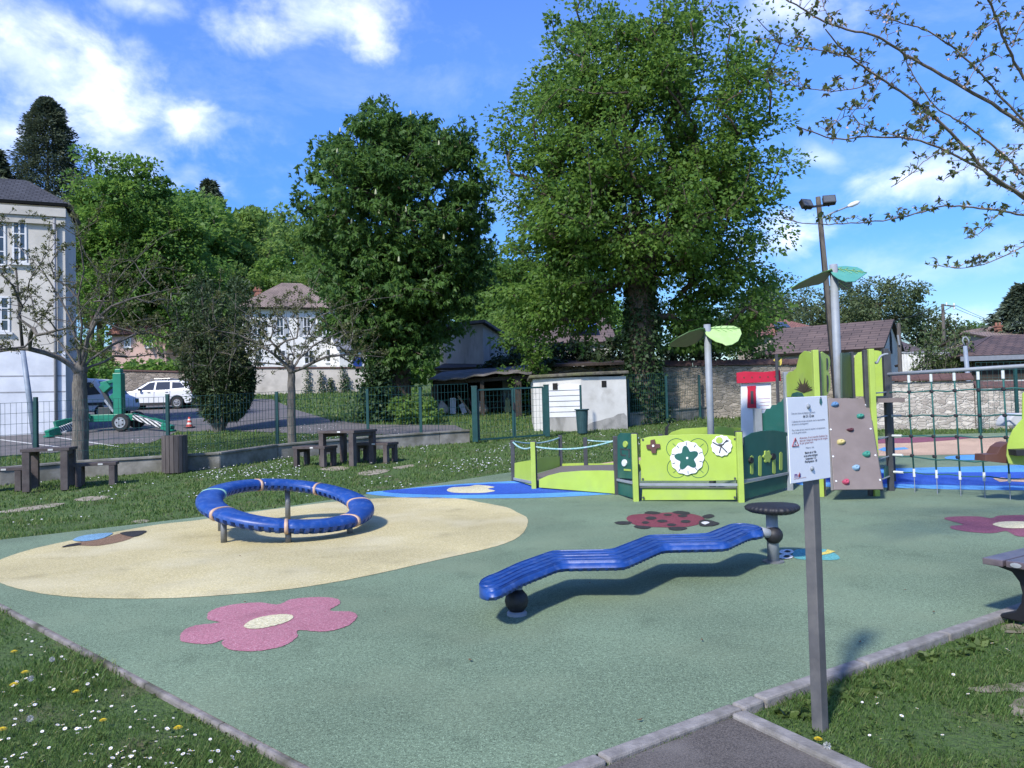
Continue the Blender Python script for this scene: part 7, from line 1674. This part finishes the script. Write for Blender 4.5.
# two pruned bare trees behind the fence
def bare_tree(b, label, trunk, tg, rb, seed, budn, tw=6, rt=.0052, fk=1, limbs=()):
    root = thing('bare_tree', b, label, 'tree'); trunk = catmull(trunk, 5, False); limbs = [(len(trunk) - 1, l) for _, l in limbs]; tr = [np.array(V(b) + V(p)) + RNG.normal(size=3) * .008 for p in trunk]
    nodes, par, tips = skeleton(tr, tg + np.array(b), .25, .07, .12, seed, 1.6, limbs)
    extra_n, extra_p, et = [], [], []
    base_n = len(nodes); cand = [i for i in range(len(trunk) + 4, base_n)]
    for i in random.sample(cand, min(len(cand), int(len(tips) * tw))):
        d = nodes[i] - nodes[par[i]]; d = d / (np.linalg.norm(d) + 1e-6) + RNG.normal(size=3) * .7 + np.array([0, 0, .35]); d /= np.linalg.norm(d); L_ = random.uniform(.2, .75); k = len(nodes) + len(extra_n)
        extra_n += [nodes[i] + d * L_ * .5 + RNG.normal(size=3) * .02, nodes[i] + d * L_ + RNG.normal(size=3) * .04]; extra_p += [i, k]; et.append(k + 1)
    nodes = np.vstack([nodes, extra_n]); par = np.concatenate([par, extra_p]); tips = tips + et
    mb = MB(); branch_mesh(mb, nodes, par, tips, rt, rb, .5, cap=rb * .48, ntrunk=len(trunk) - fk); kp = V(tr[-1]); kr = rb * .77; mb.lathe([(kr, -.04), (kr * 1.04, .03), (kr * .95, .12), (kr * .7, .22), (kr * .4, .3), (.02, .34)], kp, 9, fn=lambda a: 1 + .08 * math.sin(3 * a)); mb.build('trunk', bark_grey, root, fix=False, smooth=True)
    sel = RNG.choice(np.arange(base_n // 3, len(nodes)), budn); P = nodes[sel] + RNG.normal(size=(budn, 3)) * .03; v, f = leaf_quads(P, rdirs(budn) + np.array([0, 0, .5]), .058 * (.5 + RNG.random(budn)), .55); raw_mesh('buds', v, f, L_bud, root, attr=RNG.random(budn)); return root
b = G(80, 462); b.z = T(b.x, b.y); hf = HZ(b, 372) - b.z; m_ = b.y / FPX
tg = dome(170, (-.2, 0, hf + 1.35), (3.3, 2.5, 2.7), -.45, .3, .25); tg = tg[tg[:, 2] > hf - .1]
def limb(i, l, y, dy): n = len(l); return (i, [np.array(D(px, py, y + dy * (k + 1) / n)) for k, (px, py) in enumerate(l)])
LB1 = [limb(3, [(72, 366), (60, 358), (46, 353), (30, 349), (12, 349), (-4, 352)], b.y, -.5), limb(3, [(79, 358), (76, 342), (72, 322), (60, 298), (46, 276), (32, 260), (18, 246), (2, 230)], b.y, .6), limb(3, [(86, 356), (88, 338), (98, 318), (112, 306), (134, 298), (158, 292), (188, 285)], b.y, -.9), limb(3, [(92, 366), (104, 362), (114, 356), (124, 340)], b.y, 1.2), limb(3, [(84, 350), (92, 325), (104, 298), (122, 274), (142, 254), (160, 238)], b.y, .9), limb(3, [(80, 352), (82, 325), (78, 298), (84, 270), (80, 240)], b.y, -1.2), limb(3, [(74, 362), (58, 340), (36, 322), (14, 312)], b.y, 1.5), limb(3, [(90, 360), (112, 345), (140, 332), (172, 322)], b.y, 1.6)]
bare_tree(b, 'bare spreading pruned tree with thick trunk beside the left picnic table', [(0, 0, -.3), (.02, 0, hf * .4), (0, .02, hf * .8), (.04, 0, hf)], tg, .215, 51, 13000, 28, fk=0, limbs=LB1)
b = G(292, 447); b.z = T(b.x, b.y); hf = HZ(b, 372) - b.z
tg = dome(115, (.0, 0, hf + .85), (2.9, 2.3, 1.6), -.5, .35, .25); tg = tg[tg[:, 2] > hf - .05]
LB2 = [limb(2, [(298, 362), (303, 348), (308, 334), (316, 318), (338, 308), (366, 300), (392, 297)], b.y, .5), limb(2, [(303, 368), (314, 362), (326, 357), (350, 354), (384, 357)], b.y, -.6), limb(2, [(287, 366), (275, 355), (256, 342), (236, 334), (212, 330)], b.y, -.5), limb(2, [(294, 355), (294, 340), (286, 321), (288, 296)], b.y, .8), limb(2, [(298, 360), (314, 345), (340, 332), (368, 330)], b.y, 1.2), limb(2, [(288, 362), (270, 340), (252, 318), (236, 306)], b.y, 1.0)]
bare_tree(b, 'smaller bare spreading tree with slim trunk in front of the white villa', [(0, 0, -.3), (.0, 0, hf * .5), (.02, .02, hf)], tg, .14, 52, 9000, 22, fk=0, limbs=LB2)

# overhanging cherry at the top right: trunk outside the frame
def cherry():
    z6 = lambda l: [(760 + x / 2.742, y / 2.742) for x, y in l]
    tr_b = G(1225, 560); root = thing('cherry_tree', tr_b, 'flowering branches with young leaves reaching in from the upper right corner', 'tree'); mb = MB()
    y0 = tr_b.y
    def W_(l, ya, yb):
        n = len(l); return [D(x, y, ya + (yb - ya) * i / (n - 1)) for i, (x, y) in enumerate(l)]
    fork = D(1190, 330, y0); mb.tube(catmull([tr_b - V((0, 0, .2)), D(1215, 470, y0), fork], 5, False), [.13 - .05 * i / 10 for i in range(11)], 10, cap=False)
    main = [ # zoomed px polyline, radius base, radius tip, depth start, end
        ([(1180, 905), (1000, 560), (724, 345), (560, 240), (400, 150), (320, 100), (200, 70), (100, 15), (60, -10)], .055, .006, 0, -1.2),
        ([(1180, 905), (900, 690), (724, 540), (640, 490), (540, 380), (440, 290), (330, 215), (240, 150), (180, 80)], .06, .006, 0, -1.6),
        ([(724, 540), (600, 460), (440, 385), (300, 375), (200, 380), (100, 345)], .028, .005, -.7, -1.8), ([(860, 600), (724, 480), (640, 400), (560, 340), (480, 290), (410, 190), (405, 150)], .03, .005, -.4, -.9),
        ([(870, 450), (724, 330), (620, 220), (540, 140), (460, 85), (380, 60), (290, 30)], .03, .005, -.3, -1.0), ([(1180, 905), (860, 420), (724, 215), (680, 130), (640, 30), (620, -20)], .04, .012, 0, -.8),
        ([(1180, 905), (860, 620), (724, 590), (620, 573), (510, 565), (380, 598), (250, 612), (130, 612), (60, 600)], .03, .004, 0, -1.4), ([(860, 622), (724, 675), (640, 715), (560, 735), (490, 728)], .016, .004, -.3, -.8),
        ([(330, 215), (250, 245), (150, 245), (70, 230), (10, 205)], .01, .004, -1.2, -1.6), ([(300, 175), (220, 150), (150, 135), (80, 125), (20, 105)], .01, .004, -1.2, -1.7),
        ([(420, 385), (300, 350), (240, 320), (180, 360)], .009, .004, -1.3, -1.5), ([(560, 400), (470, 430), (410, 480), (360, 512)], .01, .004, -1, -1.3), ([(640, 590), (600, 640), (560, 655)], .008, .004, -.7, -.8), ([(460, 290), (445, 340), (448, 380)], .008, .004, -1, -1.1),
        ([(690, 130), (720, 60), (760, 10)], .014, .006, -.6, -.4), ([(650, 60), (600, 90), (560, 150), (530, 140)], .01, .004, -.7, -.9), ([(350, 110), (345, 70), (370, 20)], .009, .004, -1.1, -1.1), ([(200, 75), (180, 30), (170, -5)], .008, .004, -1.3, -1.3), ([(560, 245), (600, 180), (640, 150), (665, 160)], .01, .004, -.7, -.7), ([(640, 490), (690, 420), (724, 395)], .01, .005, -.7, -.5),
        ([(560, 465), (520, 480), (500, 500)], .007, .003, -1, -1), ([(330, 215), (290, 290), (230, 300)], .008, .003, -1.2, -1.4), ([(700, 480), (724, 470), (780, 480)], .01, .006, -.5, -.3)]
    LP, LD, LS = [], [], []; FP = []
    for l, r0, r1, da, db in main:
        c = catmull(W_(z6(l), y0 + da, y0 + db), 6, False); c = [p + V(RNG.normal(size=3)) * .003 for p in c]; n = len(c); r0 *= .44; r1 *= .7
        mb.tube(c, [r0 + (r1 - r0) * (i / (n - 1)) ** .7 for i in range(n)], 6, cap=False)
        s = 0
        for a, e in zip(c, c[1:]):
            L_ = (e - a).length; s += L_
            rr = (r0 + r1) / 2
            k = RNG.poisson(L_ / (.042 if r0 < .012 else .06))
            for _ in range(k):
                p = a + (e - a) * random.random(); px = 0
                sd_ = V(rdirs(1)[0]); sd_.z = abs(sd_.z) * .7 + .1; ln = random.uniform(.03, .11); t = p + sd_ * ln; mb.tube([p, t], [.0035, .002], 3, cap=False)
                for _2 in range(random.randint(4, 7)):
                    LP.append(np.array(t)); LD.append(np.array(sd_) * .6 + rdirs(1)[0] * .8); LS.append(random.uniform(.026, .058))
                if random.random() < .5:
                    for _3 in range(random.randint(1, 3)): FP.append(np.array(t) + RNG.normal(size=3) * .018)
    mb.build('trunk', mat('cherry_bark', (.22, .185, .15), (.12, .098, .08), scale=18, rough=.9, bump=.5, bscale=40), root, fix=False, smooth=True)
    lm = leafmat('young_cherry_leaf', (.075, .105, .035), (.12, .15, .055), (.16, .125, .065), trans=.45); n = len(LP); v, f = leaf_quads(np.array(LP), np.array(LD), np.array(LS), .5, .3); raw_mesh('leaves', v, f, lm, root, attr=RNG.random(n))
    FP = np.array(FP); n = len(FP); bl = bpy.data.materials.new('faded_blossom'); bl.use_nodes = True; bl.node_tree.nodes['Principled BSDF'].inputs['Base Color'].default_value = (.45, .32, .27, 1); bl.node_tree.nodes['Principled BSDF'].inputs['Roughness'].default_value = .8
    v, f = leaf_quads(FP, rdirs(n), np.full(n, .022), .8); raw_mesh('blossom', v, f, bl, root)
cherry()

# ================================================================== grass and flowers
L_grass = leafmat('grass_blade', (.060, .120, .026), (.112, .195, .044), (.17, .20, .07), trans=.40, rough=.6)
def grass():
    rubp = [(p.x, p.y) for p in RUB]; pk = [(pC.x + .03, pC.y), ((pC + pd * 5).x + .1, (pC + pd * 5).y), ((pC + pd * 5 + pn * 3.2).x, (pC + pd * 5 + pn * 3.2).y), ((pC + pn * 3.2).x, (pC + pn * 3.2).y)]
    dirts = [[(p.x, p.y) for p in catmull(d, 3)] for d in DIRT]; road = [(p.x, p.y) for p in [G(*q) for q in [(-260, 470), (-60, 459), (55, 452), (95, 444), (150, 442.5), (178, 431), (237, 430.5), (315, 433.5), (440, 434.5), (470, 432), (455, 424.5), (370, 424), (329, 419), (295, 409), (272, 399), (236, 398), (190, 401), (110, 401), (60, 425), (0, 431), (-200, 436)]]]
    def kerbdist(x, y, a, b, w):   # keep blades off the kerb stones
        ax, ay = b.x - a.x, b.y - a.y; L_ = math.hypot(ax, ay); t = ((x - a.x) * ax + (y - a.y) * ay) / L_; dd = np.abs((x - a.x) * ay - (y - a.y) * ax) / L_; return (dd < w) & (t > -.1) & (t < L_ + .1)
    out = []
    for (y0, y1, dens, h, w) in ((2.2, 4.6, 13000, .029, .0040), (4.6, 7.5, 4600, .034, .0065), (7.5, 12, 1100, .04, .012), (12, 18, 460, .05, .02), (18, 27, 210, .06, .03), (27, 34, 80, .10, .05), (34, 56, 26, .14, .10)):
        xm = y1 * .72 + 2.2; n = int((y1 - y0) * 2 * xm * dens); x = RNG.uniform(-xm, xm, n); y = RNG.uniform(y0, y1, n)
        k = ~inpoly(x, y, rubp) & ~inpoly(x, y, pk) & (np.abs(x) < y * .72 + 2.0)
        for a, b_, wd in ((cA, cB, .085), (cC, cE, .095)): 
            thin = kerbdist(x, y, a, b_, wd); k &= ~thin | (RNG.random(n) < (.55 if a is cA else .08))
        x, y = x[k], y[k]; k = np.ones(len(x), bool)
        for d in dirts: k &= ~inpoly(x, y, d) | (RNG.random(len(x)) < .32)
        if y1 > 15: k &= ~inpoly(x, y, road)
        x, y = x[k], y[k]
        # tufty: density and height follow a noise field
        f = np.array([mnoise.noise((a * 1.3, b_ * 1.3, 0)) + .5 * mnoise.noise((a * 4.1, b_ * 4.1, 3)) for a, b_ in zip(x, y)]) if True else 0
        k = RNG.random(len(x)) < .72 + .5 * f; x, y, f = x[k], y[k], f[k]
        n = len(x); z = np.array([T(a, b_) for a, b_ in zip(x, y)]) - .036
        hh = h * (.55 + .7 * RNG.random(n)) * (1 + .75 * f).clip(.35, 2); a = RNG.random(n) * 2 * math.pi; lean = np.stack([np.cos(a), np.sin(a)], 1) * (hh * (.25 + .6 * RNG.random(n)))[:, None]; b2 = a + 1.57 + RNG.normal(size=n) * .5
        wv = np.stack([np.cos(b2), np.sin(b2)], 1) * w * .5
        B = np.stack([x, y], 1); v = np.zeros((n, 4, 3)); v[:, 0, :2] = B - wv; v[:, 1, :2] = B + wv; v[:, 2, :2] = B + lean * .45 + wv * .7; v[:, 3, :2] = B + lean; v[:, 0, 2] = v[:, 1, 2] = z; v[:, 2, 2] = z + hh * .62; v[:, 3, 2] = z + hh
        out.append((v.reshape(-1, 3), (.45 + .35 * f + .35 * RNG.normal(size=n)).clip(0, 1)))
    vv = np.vstack([o[0] for o in out]); tt = np.concatenate([o[1] for o in out]); print('GRASS', len(tt))
    raw_mesh('grass', vv, np.arange(len(vv)).reshape(-1, 4), L_grass, attr=tt)['kind'] = 'stuff'
    return rubp, pk, dirts
rubp, pk, dirts = grass()
petal = mat('daisy_white', (.72, .72, .70), (.62, .60, .62), scale=80, rough=.7); yolk = mat('daisy_yellow', (.60, .42, .04), rough=.7); dand = mat('dandelion_yellow', (.70, .52, .02), (.62, .42, .01), scale=90, rough=.7); fluff = mat('seed_fluff', (.50, .51, .50), (.38, .39, .38), scale=90, rough=.9)
def daisy_proto():
    root = thing('daisy', (0, 0, 0), 'small white daisy flowering in the grass at the lower left corner', 'flower', 'daisies in the lower left grass')
    mb = MB(); n = 14
    for k in range(n):
        a = 2 * math.pi * k / n; c, s = math.cos(a), math.sin(a); w = .0024; 
        mb.face([(c * .003 - s * w * .6, s * .003 + c * w * .6, .045), (c * .011 - s * w, s * .011 + c * w, .047), (c * .0135, s * .0135, .0465), (c * .011 + s * w, s * .011 - c * w, .047), (c * .003 + s * w * .6, s * .003 - c * w * .6, .045)])
    mb.build('petals', petal, root, local=True, fix=False); mb = MB(); mb.lathe([(.0042, .044), (.0042, .047), (.002, .049)], (0, 0, 0), 8); mb.build('centre', yolk, root, local=True); mb = MB(); mb.tube([(0, 0, -.01), (.002, 0, .045)], .0009, 4); mb.build('stem', L_grass, root, local=True); return root
dz = daisy_proto(); first = True
RB2 = rubp
def okpos(x, y):
    X, Y = np.array([x]), np.array([y]); 
    return not (inpoly(X, Y, rubp)[0] or inpoly(X, Y, pk)[0] or any(inpoly(X, Y, d)[0] for d in dirts))
cnt = 0
while cnt < 230:
    px, py = random.uniform(0, 275), random.uniform(618, 800); p = G(px, py, -.035)
    dl = (p - cA).dot(V(((cB - cA).y, -(cB - cA).x, 0)).normalized())
    if not okpos(p.x, p.y) or abs(dl) < .12: continue
    if mnoise.noise((p.x * 1.6, p.y * 1.6, 7)) + .25 * random.random() < -.02: continue
    o = dz if first else copy_tree(dz); first = False; s = random.uniform(.5, .85); o.location = p - V((0, 0, .004)); o.scale = (s,) * 3; o.rotation_euler = (random.uniform(-.5, .5), random.uniform(-.5, .5), random.uniform(0, 6)); cnt += 1
for px, py in ((889, 652), (897, 655), (994, 649), (1005, 653), (1008, 655), (941, 681), (954, 679), (883, 687), (891, 691), (862, 706), (876, 703), (881, 709), (900, 722), (871, 740), (876, 741), (884, 747), (944, 741), (916, 714), (960, 733), (970, 700), (1009, 632)):
    p = G(px, py, -.035)
    if not okpos(p.x, p.y): continue
    o = copy_tree(dz); s = random.uniform(.55, .8); o.location = p; o.scale = (s,) * 3; o.rotation_euler = (random.uniform(-.5, .5), random.uniform(-.4, .4), random.uniform(0, 6)); tag(o, 'small white daisy flowering in the grass at the lower right corner', 'flower', 'daisies in the lower right grass')
def dandelion(P, label, s=1, m_=dand, nm='dandelion', group=None):
    root = thing(nm, P, label, 'flower', group); mb = MB()
    for ring, (n, r0, r1, z) in enumerate(((16, .004, .021, .050), (14, .003, .016, .054), (10, .002, .010, .057))):
        for k in range(n):
            a = 2 * math.pi * (k + ring * .5) / n; c, q = math.cos(a), math.sin(a); w = .0025; mb.face([P + V((c * r0 * s, q * r0 * s, z * s)), P + V(((c * r1 - q * w) * s, (q * r1 + c * w) * s, (z + .003) * s)), P + V(((c * r1 + q * w) * s, (q * r1 - c * w) * s, (z + .003) * s))])
    mb.build('petals', m_, root, fix=False); mb = MB(); mb.tube([P - V((0, 0, .01)), P + V((.003, 0, .05 * s))], .0018, 5); mb.build('stem', L_grass, root)
for px, py, lab in ((14, 651, 'yellow dandelion uppermost in the lower left grass'), (25, 672, 'yellow dandelion beside a seed head in the lower left grass'), (14, 685, 'flat yellow dandelion just below the one beside the seed head'), (76, 690, 'lone yellow dandelion nearest the flower marking in the left grass'), (178, 727, 'small yellow dandelion close to the left kerb near the bottom'), (2, 729, 'yellow dandelion cut by the left edge of the photo'), (103, 718, 'half hidden yellow dandelion among the dense daisies'), (818, 737, 'yellow dandelion by the path kerb below the sign post')):
    P = G(px, py, .02); P.z = -.035; dandelion(P, lab, random.uniform(.85, 1.15))
for px, py, lab in ((31, 678, 'grey dandelion seed head right of a yellow dandelion'), (30, 718, 'round grey seed head among daisies at lower left'), (827, 745, 'white seed head right of the dandelion by the path kerb'), (52, 659, 'faint grey seed head nearest the kerb in the left grass')):
    P = G(px, py, .03); P.z = -.035; root = thing('seed_head', P, lab, 'flower'); mb = MB(); c = P + V((0, 0, .062))
    for i in range(90):
        d = V(rdirs(1)[0]); t = c + d * .017; mb.tube([c + d * .004, t], [.0004, .0012], 3, cap=False)
    mb.build('seeds', fluff, root, fix=False); mb = MB(); mb.tube([P, c], .0015, 5); mb.build('stem', L_grass, root)
# far daisies: a haze of white dots over the lawns, beyond counting
def far_daisies():
    vs_ = []; k = 0
    zones = [((190, 300), (455, 482), 900), ((150, 420), (445, 500), 700), ((0, 160), (480, 530), 160), ((420, 520), (445, 475), 700), ((505, 700), (418, 462), 1100), ((280, 420), (425, 445), 500), ((880, 1024), (427, 433), 60), ((690, 790), (405, 420), 300), ((90, 240), (440, 458), 200)]
    for (xa, xb), (ya, yb), n in zones:
        for _ in range(n):
            px, py = random.uniform(xa, xb), random.uniform(ya, yb); p = G(px, py, -.035)
            if not okpos(p.x, p.y) or mnoise.noise((p.x * .8, p.y * .5, 3)) + random.uniform(-.3, .3) < .05: continue
            r = random.uniform(.012, .021); z = p.z + random.uniform(.045, .075); t = [random.uniform(-.4, .4) for _ in range(2)]
            for i in range(6): a = i * math.pi / 3; vs_.append((p.x + r * math.cos(a), p.y + r * math.sin(a), z + r * (t[0] * math.cos(a) + t[1] * math.sin(a))))
    vs_ = np.array(vs_); raw_mesh('daisies', vs_, np.arange(len(vs_)).reshape(-1, 6), petal)['kind'] = 'stuff'
far_daisies()
# broad leaved weeds along the right kerb
def weeds():
    P, Dd, S = [], [], []
    for _ in range(260):
        q = G(random.uniform(-20, 290), random.uniform(612, 800), -.035) if random.random() < .6 else G(random.uniform(770, 1040), random.uniform(640, 790), -.035)
        if not okpos(q.x, q.y): continue
        for k in range(random.randint(5, 9)):
            a = random.uniform(0, 6.28); P.append(np.array(q) + np.array([random.uniform(-.02, .02), random.uniform(-.02, .02), .008])); Dd.append((math.cos(a), math.sin(a), random.uniform(.15, .8))); S.append(random.uniform(.012, .034))
    for _ in range(46):
        t = random.random() ** 1.4; q = cC + (cD - cC) * (t * .75) + V(((cC - cD).y, -(cC - cD).x, 0)).normalized() * -random.uniform(.12, .32); q.z = -.03
        if not okpos(q.x, q.y): continue
        for k in range(random.randint(5, 9)):
            a = random.uniform(0, 6.28); P.append(np.array(q)); Dd.append((math.cos(a), math.sin(a), random.uniform(.2, .9))); S.append(random.uniform(.03, .07))
    v, f = leaf_quads(np.array(P), np.array(Dd), np.array(S), .6); raw_mesh('weeds', v, f, leafmat('weed_leaf', (.06, .10, .02), (.11, .16, .04), trans=.3), attr=RNG.random(len(P)))['kind'] = 'stuff'
weeds()

# a few dry leaves and twigs blown onto the rubber floor
dryl = mat('dry_leaf', (.16, .10, .05), (.08, .05, .03), scale=60, rough=.9)
for i, (px, py) in enumerate(((590, 583), (470, 660), (385, 612), (702, 640), (905, 590), (934, 612), (860, 642), (245, 602), (640, 720), (240, 556))):
    p = G(px, py, .012); mb = MB(); a = random.uniform(0, 6.3); s_ = random.uniform(.012, .022); c, q = math.cos(a), math.sin(a)
    mb.face([p + V((c * s_, q * s_, .004)), p + V((-q * s_ * .4, c * s_ * .4, 0)), p + V((-c * s_, -q * s_, .006)), p + V((q * s_ * .4, -c * s_ * .4, .002))]); o = mb.build('dry_leaf', dryl, None, p); sm = o.modifiers.new('s', 'SOLIDIFY'); sm.thickness = .002
    tag(o, 'tiny brown dry leaf lying on the rubber floor', 'leaf', 'dry leaves on the rubber floor')
